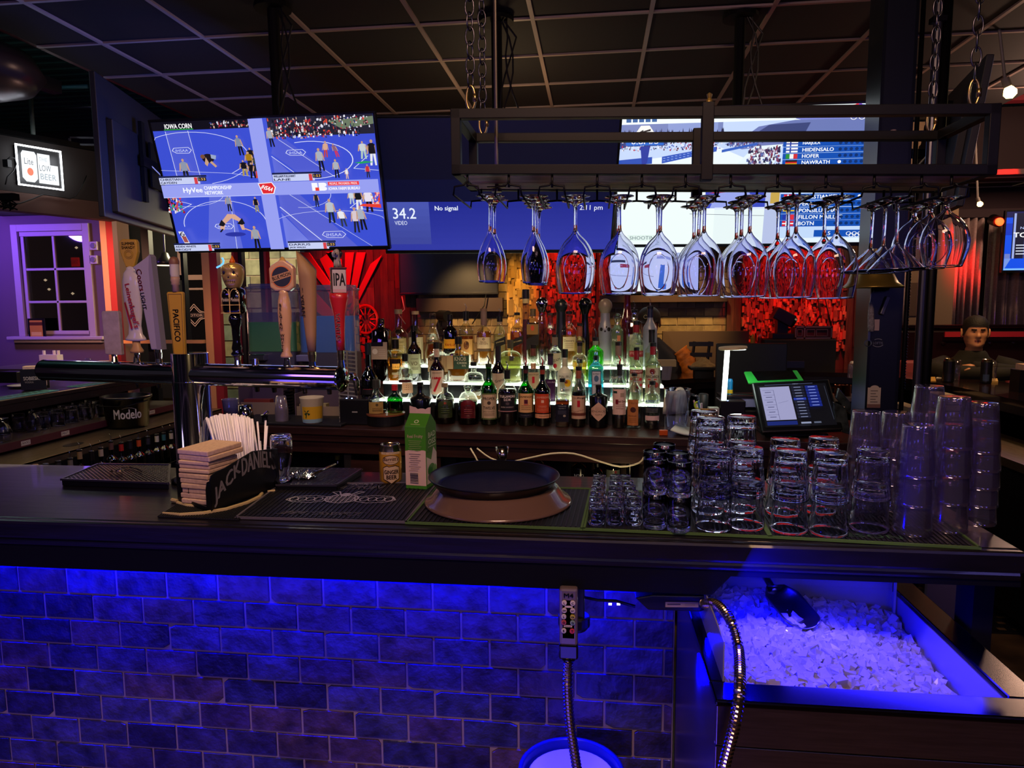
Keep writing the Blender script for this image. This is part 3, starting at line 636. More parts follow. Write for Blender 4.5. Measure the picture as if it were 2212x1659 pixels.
c.poly([(.455,.525),(.52,.53),(.535,.49),(.522,.44),(.468,.44)],'#f8f8ff');c.poly([(.459,.52),(.518,.525),(.530,.49),(.519,.445),(.472,.445)],'#e02830');c.text('IHSAA',.495,.485,.03,'#ffffff',wid=.055,rot=-.5,bold=.001)
c.rect(.70,.455,.726,.515,'#f8f8ff');c.rect(.732,.455,.758,.515,'#f8f8ff');c.ell(.758,.5,.01,.014,'#f8f8ff');c.ell(.758,.47,.01,.014,'#f8f8ff');c.rect(.715,.455,.732,.48,'#e84030')
c.rect(.775,.492,.915,.52,'#f04048');c.text('PEOPLE. PROGRESS. PRIDE.',.845,.506,.016,'#ffffff',wid=.125);c.text('IOWA FARM BUREAU',.845,.468,.022,'#f8f8ff',wid=.14,bold=.001)
for (x,y,a,b_) in ((.0,.535,'CHRISTIAN','CAYDEN'),(.53,.535,'WILLIAM FULLHART','LANE'),(.0,.0,'AIDEN WHITE','BRODY'),(.55,.0,'DARIUS','JACK WALSH')):
    c.rect(x,y,x+.19,y+.062,'#c8d0f4');c.rect(x,y+.052,x+.225,y+.066,'#18204a');c.rect(x+.165,y+.0,x+.18,y+.05,'#d84048');c.rect(x+.182,y+.02,x+.222,y+.05,'#1a1a30');c.text('1:53',x+.202,y+.035,.018,'#ffc860',wid=.03)
    c.text(a,x+.005,y+.038,.016,'#101840',al='l',wid=.1,bold=.001);c.text(b_,x+.005,y+.013,.016,'#101840',al='l',wid=.075,bold=.001)
c.build('screen',SCREEN,fn,T1,eps=.00025)
T3,fn=tv('large dark blue television without signal between the two bright ones',(-.509,3.65,2.226),(.994,.112,-.004),(.014,-.46,.886),1.21,.69,up_to=1)
c=Canvas();c.rect(0,0,1,1,'#05092c');c.rect(0,.56,1,1,'#04061f');
for i in range(8): c.rect(0,.39*i/8,1,.39*(i+1)/8,(.012+.002*(8-i),.020+.0022*(8-i),.26+.012*(8-i)),same=i > 0)
for i in range(6): c.rect(0,.05+.34*i/6,.20,.05+.34*(i+1)/6,(.045+.004*i,.06+.006*i,.33+.02*i),same=i > 0)
c.text('34.2',.09,.30,.085,'#e8f0ff',wid=.10,bold=.001);c.text('VIDEO',.072,.225,.032,'#e0e8ff',wid=.055);c.text('No signal',.225,.335,.045,'#e8f0ff',al='l',wid=.10,bold=.001);c.text('2:11 pm',.955,.335,.05,'#f0f4ff',al='r',wid=.10)
c.build('screen',SCREEN,fn,T3,eps=.0003)
T4,fn=tv('large television showing a snowy ski shooting race with a blue name list',(.727,3.764,2.262),(1,-.014,-.012),(-.014,-.159,.968),1.235,.665,up_to=1)
c=Canvas();c.rect(0,0,1,1,'#e8f6ff')
c.rect(0,.55,1,1,'#c8dcff');c.poly([(0,.62),(0,.55),(.62,.55),(.40,.73),(.2,.66)],'#f0fbff')
c.poly([(.0,.72),(.2,.82),(.42,.80),(.42,.86),(0,.88)],'#2c3a7a');c.rect(0,.74,.20,.80,'#30407e');crowd(c,0,.70,.42,.80,320,.012,['#e8e8f4','#101830','#c03848','#3050b8','#202c68','#f0f0fa','#602038'],r_)
c.rect(0,.82,.42,.90,'#7888c0');c.rect(.20,.83,.40,.90,'#8ea0d8');c.k += 1
for i in range(60): x=r_.uniform(0,.42);h=r_.uniform(.02,.05);c.poly([(x,.80),(x+.012,.80),(x+.006,.82+h)],'#182448',same=True)
c.poly([(0,.60),(.14,.61),(.14,.66),(0,.64)],'#2050b8');c.poly([(.18,.61),(.40,.69),(.40,.725),(.18,.66)],'#2c58c0');c.k += 1
for i in range(26): x=.185+.21*(i % 13)/13;c.rect(x,.627+(x-.18)*.33+(i//13)*.018,x+.009,.630+(x-.18)*.33+(i//13)*.018,'#b8d0ff',same=True)
c.poly([(.10,.58),(.12,.62),(.13,.74),(.09,.74)],'#1838a0')
c.rect(.0,.93,.08,.96,'#3878b0');c.rect(0,.90,1,1,'#f4ffff');c.rect(.02,.955,.32,.985,'#e0fff4');c.text("MEN'S 15KM MASS START",.03,.97,.02,'#6090a8',al='l',wid=.27)
c.k += 1
for i in range(5): c.rect(.03+.026*i,.915,.05+.026*i,.94,'#2060a0',same=True)
c.poly([(.055,.80),(.09,.89),(.125,.89),(.16,.80)],'#f8f8f4');c.poly([(.08,.84),(.10,.86),(.10,.85),(.13,.865),(.13,.85),(.10,.84),(.10,.825)],'#182020');c.rect(.03,.745,.185,.80,'#1468d0');c.text('0.8M/S',.107,.772,.032,'#ffffff',wid=.11,bold=.001)
c.poly([(.43,.74),(.5,.78),(.56,.86),(.70,.90),(1,.90),(1,.68),(.62,.72),(.5,.70)],'#6e7cb8');c.poly([(.54,.80),(.60,.87),(.76,.88),(.74,.80)],'#3c487c');c.poly([(.62,.92),(.68,.93),(.68,.96),(.65,.97),(.62,.95)],'#4a5480');c.poly([(.70,.91),(.75,.955),(1,.955),(1,.90),(.72,.90)],'#8088d8')
crowd(c,.43,.71,.58,.77,70,.012,['#202c58','#404c80','#e8f0ff','#802838'],r_);c.poly([(.42,.70),(.56,.745),(.56,.73),(.42,.68)],'#3060c0');c.poly([(.46,.55),(.55,.72),(.66,.73),(.62,.55)],'#eaf8ff')
crowd(c,.52,.545,.645,.70,190,.02,['#28284c','#503050','#e0e0f0','#182040','#903850','#6070b0'],r_)
for i in range(5):
    a=pi*(.08+.84*i/4);col=['#ff5a4a','#f8b020','#f08018','#30b050','#2090e0'][i]
for i,col in enumerate(('#f8b020','#ff8020','#f03848','#7848c8','#2880e0','#30b868')):
    a=pi-(.1+.8*i/5)*pi;c.poly([(.935,.955),(.935+.028*cos(a-.25),.955+.045*sin(a-.25)),(.935+.034*cos(a),.955+.052*sin(a)),(.935+.028*cos(a+.25),.955+.045*sin(a+.25))],col)
for i in range(5): c.arc(.905+.0155*i,.925-(i % 2)*.016,.0115,.019,0,2*pi,.0035,'#ffffff',14)
names=[('#de','HORN'),('#fi','HARJULA'),('#fi','HIIDENSALO'),('#it','HOFER'),('#de','NAWRATH'),('#no','LAEGREID'),('#fr','JACQUELIN'),('#it','GIACOMEL'),('#de','ZOBEL'),('#no','CHRISTIANSEN'),('#fr','PERROT'),('#se','PONSILUOMA'),('#fr','FILLON MAILLET'),('#no','BOTN')]
def flag(c,k,x,y,w,h):
    if k == '#de':
        for i,q in enumerate(('#e8c020','#d02828','#181818')): c.rect(x,y+h*i/3,x+w,y+h*(i+1)/3,q)
    elif k == '#it' or k == '#fr':
        for i,q in enumerate(('#28903c','#f4f4f4','#d83038') if k == '#it' else ('#2038a8','#f4f4f4','#e03040')): c.rect(x+w*i/3,y,x+w*(i+1)/3,y+h,q)
    else:
        bg,fg={'#fi': ('#f6f6fa','#1838a0'),'#se': ('#1850a8','#f0c820'),'#no': ('#d82838','#f4f4f8')}[k]
        c.rect(x,y,x+w,y+h,bg);c.rect(x,y+h*.38,x+w,y+h*.62,fg);c.rect(x+w*.3,y,x+w*.42,y+h,fg)
rh=(.845-.055)/18.;ys=[.83-.046*i for i in range(5)]+[.58-.0545*i for i in range(9)]
ys=[.775,.730,.685,.640,.595,.545,.50,.455,.41,.345,.295,.245,.197,.150]
for (k,nm),y in zip(names,ys):
    sh_=.0 if y > .6 else .0
    c.rect(.66,y-.021,.985,y+.021,'#0f50b4');c.rect(.66,y-.0225,.985,y-.021,'#9cc8f8');flag(c,k,.672,y-.017,.045,.034)
    c.text(nm,.735,y,.026,'#f8fcff',al='l',asp=.58,bold=.001)
    for i in range(5): c.ell(.880+.021*i,y,.0068,.012,'#08306c' if not (nm == 'NAWRATH' and i == 0 or nm == 'CHRISTIANSEN' and i == 4) else '#ffffff',12)
c.rect(.0,.0,.40,.42,'#f2fffc');c.rect(.40,.0,.66,.42,'#eaf8f8');c.rect(.60,.0,.66,.40,'#b8c4e8');c.poly([(.36,.36),(.36,.42),(.60,.42),(.60,.27),(.34,.27)],'#3a4cc0');c.poly([(.40,.36),(.45,.42),(.53,.40),(.56,.30),(.50,.27),(.38,.27)],'#9aa8ee');c.rect(.40,.26,.60,.275,'#dde8ff');c.poly([(.37,.38),(.46,.42),(.47,.39)],'#c03848');c.rect(.62,.30,.655,.38,'#c8a850')
c.line([(.30,.23),(.60,.21)],.003,'#505a70');c.rect(.66,.04,1,.38,'#c4dcfc');
for (k,nm),y in list(zip(names,ys))[9:]:
    c.rect(.66,y-.023,.985,y+.023,'#0f50b4');flag(c,k,.672,y-.019,.045,.038);c.text(nm,.735,y,.028,'#f8fcff',al='l',asp=.58,bold=.001)
    for i in range(5): c.ell(.880+.021*i,y,.0068,.012,'#08306c' if nm != 'CHRISTIANSEN' or i != 4 else '#ffffff',12)
c.rect(.80,.05,.99,.10,'#0f50b4');c.text('7.5',.85,.075,.028,'#ffffff',wid=.03)
for i in range(5): c.arc(.935+.011*i,.073-(i % 2)*.012,.0085,.013,0,2*pi,.003,'#ffffff',12)
c.rect(.045,.03,.20,.075,'#e4f6f0');c.text('SHOOTING',.055,.052,.026,'#5a7078',al='l',wid=.12)
c.build('screen',SCREEN,fn,T4,eps=.00025)
def back_tv(label,Pn,Pf,htop,hbot,flip=1,tl=0.):
    """Pn near vertical edge foot (x, y), Pf far edge foot"""
    A=V3((Pn[0],Pn[1],0));B=V3((Pf[0],Pf[1],0));d=(B-A);L=d.length;d.normalize();n=V3((d.y,-d.x,0))*flip
    o=thing('television',label,'television',(A.x,A.y,hbot));tilt=n*.05
    zc=(htop+hbot)/2
    R=Matrix((d,(V3((0,0,1))*(htop-hbot)-n*tl).normalized(),d.cross(V3((0,0,1))*(htop-hbot)-n*tl).normalized())).transposed()
    u,v,w=R.col[0].copy(),R.col[1].copy(),R.col[2].copy()
    if w.dot(n) < 0: w=-w
    ctr=(A+B)/2+V3((0,0,zc));h=htop-hbot
    m=MB();RR=Matrix((u,v,w)).transposed()
    m.box(ctr,(L,h,.03),RR);m.box(ctr+w*.03-v*h*.12,(L*.86,h*.66,.035),RR);m.build('housing',mat('television_back','#15161c',.5),o,bev=.004)
    m=MB()
    for s in (-.22,.22): m.box(ctr+w*.062+u*s,(.045,h*.62,.02),RR)
    m.box(ctr+w*.075,(.55,.06,.02),RR);m.box(ctr+w*.075,(.3,.26,.012),RR);m.cyl(ctr+w*.08,ctr+w*.55,.024,n=14);m.build('wall_mount',BLACKM,o)
    m=MB();m.box(ctr-w*.016,(L-.02,h-.02,.002),RR);m.build('screen',mat('dark_screen_glow','#06060a',.2,emit='#202a60',es=.6),o)
    m=MB();m.tube([ctr+w*.07+u*.05+v*.0,ctr+w*.11-u*.05-v*.06,ctr+w*.09-u*.14-v*.02,ctr+w*.05-u*.2+v*.03],.004,6);m.build('cable',CABLE,o)
    return o
N=aY(208,300,3.45);Fp=aY(395,380,4.75)
back_tv('television seen from behind at the left with its wall mount, lit blue by its neighbour',(N.x,N.y),(Fp.x,Fp.y),aY(204,152,3.45).z,aY(213,468,3.45).z,flip=1)
N=aY(2105,300,3.3);Fp=aY(1992,320,4.3)
back_tv('dark television seen from behind at the right end of the glass rack',(N.x,N.y),(Fp.x,Fp.y),2.66,2.03,flip=-1,tl=.08)
def wall_tv(label,x0,y0,x1,y1,Y,draw,es=SCREEN):
    a=aY(x0,y1,Y);b_=aY(x1,y0,Y);W=b_.x-a.x;H=W*.5625;T=V3(((a.x+b_.x)/2,Y,a.z+H/2))
    o,fn=tv(label,T,(1,0,0),(0,0,1),W,H,deep=.03,bez=.012);c=Canvas();draw(c);c.build('screen',es,fn,o,eps=.0006);return o
def d6(c):
    c.rect(0,0,1,1,'#07070f');c.rect(.1,.8,.2,.84,'#dfe8ff')
    c.rect(.38,.72,.62,.98,'#0a1434')
    for i,t in enumerate(('NOW SERVING','Song: Love Is the Club','By Writer / Artist','Co-Host COMMODORES')): c.text(t,.40,.94-.065*i,.035,'#e8f4ff',al='l',wid=(.16,.2,.16,.2)[i],bold=.002)
wall_tv('small dark wall television with a few lines of glowing text under the blue screen',866,470,1072,633,WY-.12,d6)
def d5(c):
    c.rect(0,0,1,1,'#ecfaff');c.rect(0,.55,.3,.6,'#40485c');c.rect(.62,.02,.75,.12,'#2080d8');c.poly([(.62,.5),(.7,.5),(.68,.05),(.58,.05)],'#1c78d0');c.rect(.55,.62,.9,.7,'#98b0e0');c.line([(0,.3),(.5,.26)],.01,'#9aa4c0');c.rect(.2,.45,.4,.52,'#b04858');c.rect(.02,.85,.2,.97,'#2878c8')
wall_tv('bright white wall television with pale blue shapes low behind the wine glasses',1300,500,1512,630,WY-.14,d5)
def d7(c):
    c.rect(0,0,1,1,'#0a50e8');c.rect(0,.9,1,1,'#101850');c.rect(0,.6,.1,.8,'#0838c0');c.rect(.06,.2,.4,.97,'#151830');c.rect(.07,.2,.09,.97,'#a0b0e8');c.rect(.17,.2,.21,.97,'#3c4680')
    c.text('NUTRL',.21,.72,.04,'#c0d0ff',wid=.16);c.text('TOTAL',.21,.60,.08,'#ffffff',wid=.28,bold=.004)
    for i in range(4): c.rect(.10,.42-.05*i,.4,.435-.05*i,'#e8f0ff')
    c.poly([(0,.0),(.06,.2),(0,.2)],'#7898e8');c.rect(0,.2,.05,.28,'#7080c8');c.rect(0,0,1,.03,'#80c0ff')
wall_tv('blue television with a dark can picture at the right edge in front of the curtain',2166,440,2420,584,6.3,d7)
RX0,RX1,RY0,RY1=-.318,.802,1.545,1.785
def rz(x): return 1.907-.030*(x+.31)          # the rack hangs slightly lower at its right end
RH=.139;TB=.021
rack=thing('glass_rack','black steel hanging rack frame with wooden base holding upside down stemware','glass rack',(.24,1.66,1.9))
def beam(m,a,b,w=TB):
    a,b=V3(a),V3(b);d=b-a;L=d.length;R=d.to_track_quat('X','Z').to_matrix();m.box((a+b)/2,(L+w,w,w),R)
m=MB();hw=TB/2
for y in (RY0+hw,RY1-hw):
    for dz in (hw,RH-hw): beam(m,(RX0+hw,y,rz(RX0)+dz),(RX1-hw,y,rz(RX1)+dz))
for x in (RX0+hw,RX1-hw):
    for y in (RY0+hw,RY1-hw): m.box((x,y,rz(x)+RH/2),(TB,TB,RH))
    for dz in (hw,RH-hw): m.bbox(x-hw,x+hw,RY0,RY1,rz(x)+dz-hw,rz(x)+dz+hw)
for y,px in ((RY0+hw,1527),(RY1-hw,1507)):
    x=aY(px,300,y).x;m.bbox(x-.012,x+.012,y-hw-.004,y+hw,rz(x)-.012,rz(x)+RH+.008)
m.build('frame',STEELB,rack,bev=.0015)
m=MB()
for y0,y1 in ((RY0+TB,(RY0+RY1)/2-.002),((RY0+RY1)/2+.002,RY1-TB)): m.prism([(RX0+.02,y0,rz(RX0)+.002),(RX1-.02,y0,rz(RX1)+.002),(RX1-.02,y1,rz(RX1)+.002),(RX0+.02,y1,rz(RX0)+.002)],(0,0,.012))
m.build('wooden_base',mat('rack_plank','#e4b488',.55,noise=(5,.6,(1,9,9))),rack)
x=aY(1534,215,RY0).x;m=MB();m.lathe([(0,0),(.007,0),(.007,.006),(.004,.012),(.006,.02),(0,.024)],(x,RY0+hw,rz(x)+RH+.006),12);m.build('finial',BRASS,rack)
stubs=[1008,1098,1192,1290,1387,1482,1580,1682,1787,1892,1995,2060]
for px in stubs:
    x=aY(px,400,RY0).x;z=rz(x);m=MB();h=.044
    for yy in (RY0+.01,RY1-.04): m.tube([(x,yy,z),(x,yy,z-h*.6)],.0028,6)
    for s in (-1,1):
        m.tube([(x,RY0-.005,z-.018),(x+s*.005,RY0-.006,z-h*.55),(x+s*.026,RY0-.006,z-h*.62),(x+s*.029,RY0-.005,z-h),(x+s*.029,RY1-.03,z-h),(x+s*.029,RY1-.02,z-h*.6),(x,RY1-.02,z-h*.55)],.0024,6)
    m.build('wire_hook',STEELB,rack,smooth=1)
x=aY(1072,300,1.69).x
m=MB();m.cyl((x,1.69,rz(x)-.016),(x,1.69,3.095),.0045,n=8);m.lathe([(0,-.004),(.012,-.004),(.012,.004),(0,.004)],(x,1.69,rz(x)-.012),10);m.box((x,1.69,rz(x)-.004),(.045,.012,.003));m.build('hanging_rod',mat('threaded_rod','#6a6258',.35,1.),rack)
def chain(px,Y,ztop,zb,lab,clip=True):
    x=aY(px,150,Y).x;o=thing('hanging_chain',lab,'chain',(x,Y,zb));m=MB();z=zb+(.05 if clip else .0);i=0;L=.034
    while z < ztop-.002:
        c=V3((x,Y,z+L/2));ax=V3((1,0,0)) if i % 2 else V3((0,1,0)).lerp(V3((1,0,0)),.35).normalized()
        pts=[c+ax*(.0095*cos(a))+V3((0,0,.0195*sin(a))) for a in [2*pi*k/14 for k in range(14)]]
        m.tube(pts,.0019,5,closed=True);z += L-.004;i += 1
    m.build('links',CHAINM,o,smooth=1)
    if clip:
        m=MB();c=V3((x,Y,zb+.028));pts=[c+V3((.0095*cos(a),0,.026*sin(a))) for a in [2*pi*k/16 for k in range(16)]];m.tube(pts,.0032,6,closed=True);m.cyl((x+.0095,Y,zb+.02),(x+.0095,Y,zb+.036),.0048,n=8)
        m.build('snap_link',mat('brass_clip','#a08a58',.3,1.),o,smooth=1)
    return o
chain(1016,RY0+.012,3.088,rz(-.3)+RH-.004,'left front chain of the glass rack with a brass clip')
chain(1042,RY1-.012,3.088,rz(-.3)+RH-.004,'left rear chain of the glass rack beside the threaded rod')
chain(2107,RY0+.012,3.088,rz(.79)+RH-.004,'right front chain of the glass rack with a brass clip')
chain(2018,RY1-.012,3.088,rz(.79)+RH-.004,'right rear chain of the glass rack beside the pipes')
FT=[(0,.0),(.031,.0),(.0325,-.0008),(.0315,-.0018),(.018,-.0035),(.008,-.008)]
def bowl(st,bw,t=.0011):
    o=spl(bw);return st+o+[(o[-1][0]-t*.5,o[-1][1]-t*.6)]+[p for p in shell(o,t) if p[0] > .0005][:-1]+[(0,bw[0][1]-.006)]
FL=bowl(FT+[(.0045,-.014),(.0036,-.03),(.0034,-.06)],[(.0040,-.075),(.008,-.088),(.018,-.108),(.0255,-.130),(.0285,-.152),(.0275,-.17),(.0240,-.193)])
WN=bowl(FT+[(.0046,-.014),(.0038,-.03),(.0036,-.06)],[(.0044,-.074),(.010,-.084),(.026,-.101),(.038,-.123),(.0432,-.147),(.0436,-.165),(.0405,-.19),(.0355,-.2145)])
MT=bowl(FT+[(.0042,-.014),(.0036,-.04),(.0036,-.08)],[(.0042,-.095),(.010,-.103),(.030,-.122),(.0565,-.152)])
BR=bowl(FT+[(.0060,-.013),(.0052,-.018)],[(.0054,-.022),(.010,-.030),(.026,-.043),(.040,-.063),(.0462,-.087),(.0455,-.105),(.041,-.125),(.0355,-.143)])
def glassproto(name,prof,m_,n=48): return MB().lathe(prof,(0,0,0),n).build(name,m_,smooth=1)
NMS={'fl': ('champagne_flute',FL,'champagne flute',.060),'wn': ('wine_glass',WN,'wine glass',.074),'mt': ('martini_glass',MT,'martini glass',.066),'br': ('brandy_glass',BR,'brandy glass',.076)}
proto={}
ORD=['nearest','second','third','fourth']
hangs=[(1060,'fl',2,'first channel from the left'),(1153,'fl',4,'second channel from the left'),(1243,'wn',2,'third channel from the left'),(1337,'wn',2,'fourth channel from the left'),
         (1427,'wn',2,'fifth channel from the left'),(1521,'wn',3,'sixth channel from the left'),(1619,'wn',3,'seventh channel from the left'),(1719,'wn',3,'fifth channel from the right'),
         (1806,'wn',2,'fourth channel from the right'),(1936,'mt',3,'third channel from the right'),(2042,'br',3,'rightmost channel')]
for px,kd,n,wh in hangs:
    nm,pf,cat,sp=NMS[kd]
    for i in range(n):
        y=RY0+.045+i*sp;x=aY(px,500,RY0+.045).x+rnd.uniform(-.003,.003)*(i > 0)
        if kd not in proto: o=proto[kd]=glassproto(nm,pf,GLASSW)
        else: o=proto[kd].copy();COL.objects.link(o)
        o.location=(x,y,rz(x)-.0395);o.rotation_euler=(radians(rnd.uniform(-1.5,1.5)),radians(rnd.uniform(-1.5,1.5)),0)
        tag(o,'%s hanging %s in the rack, %s' % (ORD[i],cat,wh),cat,{'fl': 'flutes hanging in the rack','wn': 'wine glasses hanging in the rack','mt': 'martini glasses hanging in the rack','br': 'brandy glasses hanging in the rack'}[kd])

m=MB();cx0,cx1,cy=1.098,1.225,3.05
m.bbox(cx0,cx0+.012,cy-.075,cy+.075,0,3.1);m.bbox(cx1-.012,cx1,cy-.075,cy+.075,0,3.1);m.bbox(cx0+.012,cx1-.012,cy-.005,cy+.005,0,3.1);struct('wall_column',m,mat('column_black','#0d1016',.3,.3))
m=MB();m.bbox(cx0+.012,cx1-.012,cy-.075,cy-.072,0,3.1);struct('wall_column_face',m,mat('column_paint','#10141c',.35,.2))
pp=thing('conduit_pipe','grey vertical conduit pipe beside the black steel column','pipe',(1.30,3.0,0));m=MB();m.cyl((1.305,3.0,0),(1.305,3.0,3.1),.016,n=14);m.build('pipe',mat('galvanised_pipe','#4a4a50',.35,.8),pp)
m=MB();
for z in (1.0,1.9,2.7): m.box((1.305,3.0,z),(.05,.04,.02))
m.build('bracket',STEELB,pp)
m=MB();m.cyl((1.345,3.02,0),(1.345,3.02,3.1),.02,n=14);tag(m.build('black_pipe',STEELB,smooth=1),'black vertical pipe right of the grey conduit','pipe')
m=MB();m.cyl((1.262,3.03,0),(1.262,3.03,3.1),.009,n=10);tag(m.build('black_pipe',STEELB,smooth=1),'thin black vertical cable pipe between column and grey conduit','pipe')
m=MB()
for i in range(60):
    z=1.27+i*.0115;m.lathe([(0,-.005),(.005,0),(0,.005)],(1.245,2.97,z),6)
tag(m.build('ball_chain',CHAINM),'thin beaded chain hanging down along the column','chain')
p=aY(1888,622,2.9);bl=thing('brass_bell','brass bell hanging on the steel column behind the glasses','bell',p)
m=MB();m.lathe([(.088,.008),(.106,0),(.104,.006),(.085,.02),(.066,.055),(.055,.09),(.045,.104),(.02,.112),(0,.113),(0,.108),(.042,.1),(.05,.088),(.06,.055),(.078,.02),(.088,.008)],p,40);m.build('bell_body',BRASS,bl,smooth=1)
m=MB();m.cyl(p+V3((0,0,.11)),p+V3((0,0,.15)),.008);m.cyl(p+V3((0,0,.145)),p+V3((0,.10,.145)),.008);m.build('bell_bracket',BRASS,bl)
m=MB();m.cyl(p+V3((0,0,.09)),p+V3((0,0,-.02)),.0025,n=6);m.build('clapper_cord',CABLEB,bl)
fy=cy-.078
def onc(x,y): return aY(x,y,fy)
p=onc(1879,690);k=pxm(p);o=thing('hanging_brush','grey fluffy bottle brush hanging on the column under the bell','brush',p)
m=MB();q=[onc(1879,y) for y in (652,660,675,690,705,716)]
m.tube([v+V3((0,-.012,0)) for v in q],[.004,.009,.0115,.012,.013,.010],10);m.build('bristles',mat('grey_bristle','#77747a',.9,noise=(160,.5),bump=.6),o,smooth=1)
m=MB();m.tube([onc(1882,620),onc(1881,640),onc(1879,655)],.0018,6);m.build('cord',CABLE,o)
p=onc(1893,702);k=pxm(p);m=MB();m.box(p,(12*k,.002,24*k));tag(m.build('paper_note',mat('pinkish_paper','#8f7d80',.8)),'small pinkish paper note taped on the column','note')
o=thing('bottle_opener','grey metal bottle opener with ring hanging on the column','bottle opener',onc(1874,735));m=MB();c_=onc(1873,741)+V3((0,-.01,0));k=pxm(c_)
m.tube([c_+V3((7*k*cos(a),0,7*k*sin(a))) for a in [2*pi*i/14 for i in range(14)]],.0022,6,closed=True);m.box(c_+V3((.002,0,16*k)),(.009,.004,22*k));m.build('opener_body',mat('opener_steel','#5a6068',.35,.9),o,smooth=False)
p=onc(1910,660);o=thing('corkscrew_knife','black folding corkscrew hanging tilted on the column','corkscrew',p);m=MB();m.box(p+V3((0,-.008,0)),(.016,.012,.075),RO(radians(18),3,'Y'));m.build('handle',mat('worn_grey','#4c4c54',.4,.6),o,bev=.003)
p=onc(1888,857);k=pxm(p);c=Canvas();c.rect(-14,-24,13,20,'#b5aa88');c.ell(0,17,10,8,'#b5aa88');
for i in range(5): c.rect(-8,12-6*i,7-(i % 2)*4,13.5-6*i,'#4a4030')
c.rect(-14,-24,13,-16,'#7a5a40');tag(c.build('paper_label',PRINT,flatmap(p+V3((0,-.002,0)),(1,0,0),(0,0,1),k,k)),'stained cream paper label stuck low on the column','label')
p=onc(1896,741);k=pxm(p);c=Canvas();c.text('LOFTIS',0,0,5,'#6a7078',wid=20);c.arc(0,0,12,8,-2.6,-.5,1.4,'#6a7078');c.arc(0,2,11,7,.8,2.3,1.4,'#6a7078');tag(c.build('sticker',PRINT,flatmap(p+V3((0,-.002,0)),(1,0,0),(0,0,1),k,k)),'faint grey oval sticker on the column below the opener','sticker')
p=onc(1927,290);m=MB();m.lathe([(0,-.012),(.012,-.008),(.014,.004),(.010,.014),(0,.014)],p+V3((0,-.01,0)),12);tag(m.build('tape_roll',mat('pale_disc','#8c7c78',.6)),'small pale hanging tag high on the column behind the rack','tag')

CURT=mat('pale_curtain','#9a8480',.85,noise=(60,.8))
def curtain(px0,px1,ptop,Y,folds,amp,lab,ybot=712):
    a=aY(px0,ptop,Y);b_=aY(px1,ptop,Y);zb=aY((px0+px1)/2,ybot,Y).z-.06;n=folds*14;m=MB();vs=[]
    for j in range(2):
        for i in range(n+1):
            t=i/n;x=a.x+(b_.x-a.x)*t;ph=t*folds*2*pi;vs.append((x,Y+amp*sin(ph)+amp*.4*sin(ph*2.3+1),(a.z+.05) if j == 0 else zb))
    m.add(vs,[(i,i+1,n+2+i,n+1+i) for i in range(n)]);o=m.build('curtain',CURT,smooth=1,solid=.004);tag(o,lab,'curtain','curtains behind the booth')
curtain(1966,2040,480,6.55,4,.035,'curtain panel next to the column, beige and rose lit')
curtain(2038,2124,486,6.55,5,.04,'curtain panel behind the seated man glowing bright red')
curtain(2140,2300,470,6.6,7,.04,'curtain panel at the right edge turning purple')
curtain(1826,1960,560,6.3,5,.02,'beige curtain panel partly hidden behind the steel column')
BOOTH=mat('black_red_vinyl','#1e0c12',.25)
bo=thing('booth_bench','long dark tufted vinyl booth bench under the curtains','booth',(3.2,6.2,.4))
m=MB();z0=1.40;m.bbox(2.25,5.5,6.08,6.22,.45,z0)
m.build('seat_back',BOOTH,bo,bev=.03)
m=MB()
for j in range(2):
    for i in range(9): m=MB().lathe([(0,-.012),(.016,-.004),(.016,.004),(0,.008)],(2.38+.18*i+(j*.09),6.075,1.12+.16*j),10,R=RO(radians(90),3,'X'));m.build('tuft_button',BOOTH,bo)
m=MB();m.bbox(2.25,5.5,5.6,6.08,.3,.48);m.build('seat',BOOTH,bo,bev=.03)
m=MB();m.bbox(2.3,5.5,6.07,6.2,z0+.001,z0+.03);m.build('top_rail',mat('shiny_dark_rail','#180a10',.12),bo,bev=.005)
a=aY(2040,722,6.04);b_=aY(2300,727,6.04);m=MB();m.bbox(a.x,b_.x,6.03,6.045,a.z-.022,a.z+.02);tag(m.build('red_rail',mat('red_rail_paint','#b02030',.5)),'dull red wall rail behind the seated man in the hoodie','rail')
m=MB();m.bbox(2.6,4.9,6.5,6.64,aY(2040,480,6.55).z+.03,aY(2040,480,6.55).z+.10);struct('trim_curtain_rail',m,mat('dark_wall','#2a1a20',.8))
def bulb(px,py,Y,r,lab,col='#ffd070',es=14,rod=True):
    p=aY(px,py,Y);o=thing('bare_bulb',lab,'lamp',p);m=MB();m.lathe([(0,-r),(r*.8,-r*.6),(r,0),(r*.7,r*.7),(r*.4,r*1.1),(0,r*1.1)],p,14,R=RO(radians(-25),3,'Y'));m.build('bulb',mat('bulb_'+lab.split()[0],col,emit=col,es=es),o,smooth=1)
    m=MB();q=p+V3((-.4,0,.95)).normalized()*r;m.cyl(q,q+V3((-.4,0,.95)).normalized()*r*1.5,r*.6,n=12);
    if rod: m.cyl(q+V3((-.4,0,.95)).normalized()*r*1.4,(q.x-.1,q.y,3.3),.008,n=6)
    m.build('socket',mat('pale_socket','#77706a',.5),o)
bulb(2182,200,4.3,.034,'bright bare bulb in a pale socket under the red beam at upper right')
bulb(2117,441,6.0,.022,'distant yellow downlight glow near the curtain tops',es=9)
p=aY(2159,479,6.3);o=thing('red_stage_lamp','glowing red stage lamp above the curtains','lamp',p);m=MB();m.lathe([(0,0),(.035,0),(.03,.012),(0,.016)],p,14,R=RO(radians(80),3,'X'));m.build('lens',mat('red_lens','#ff4010',emit='#ff3010',es=10),o);m=MB();m.cyl(p+V3((0,.01,0)),p+V3((.0,.1,.03)),.045,n=14);m.build('lamp_body',BLACK,o)
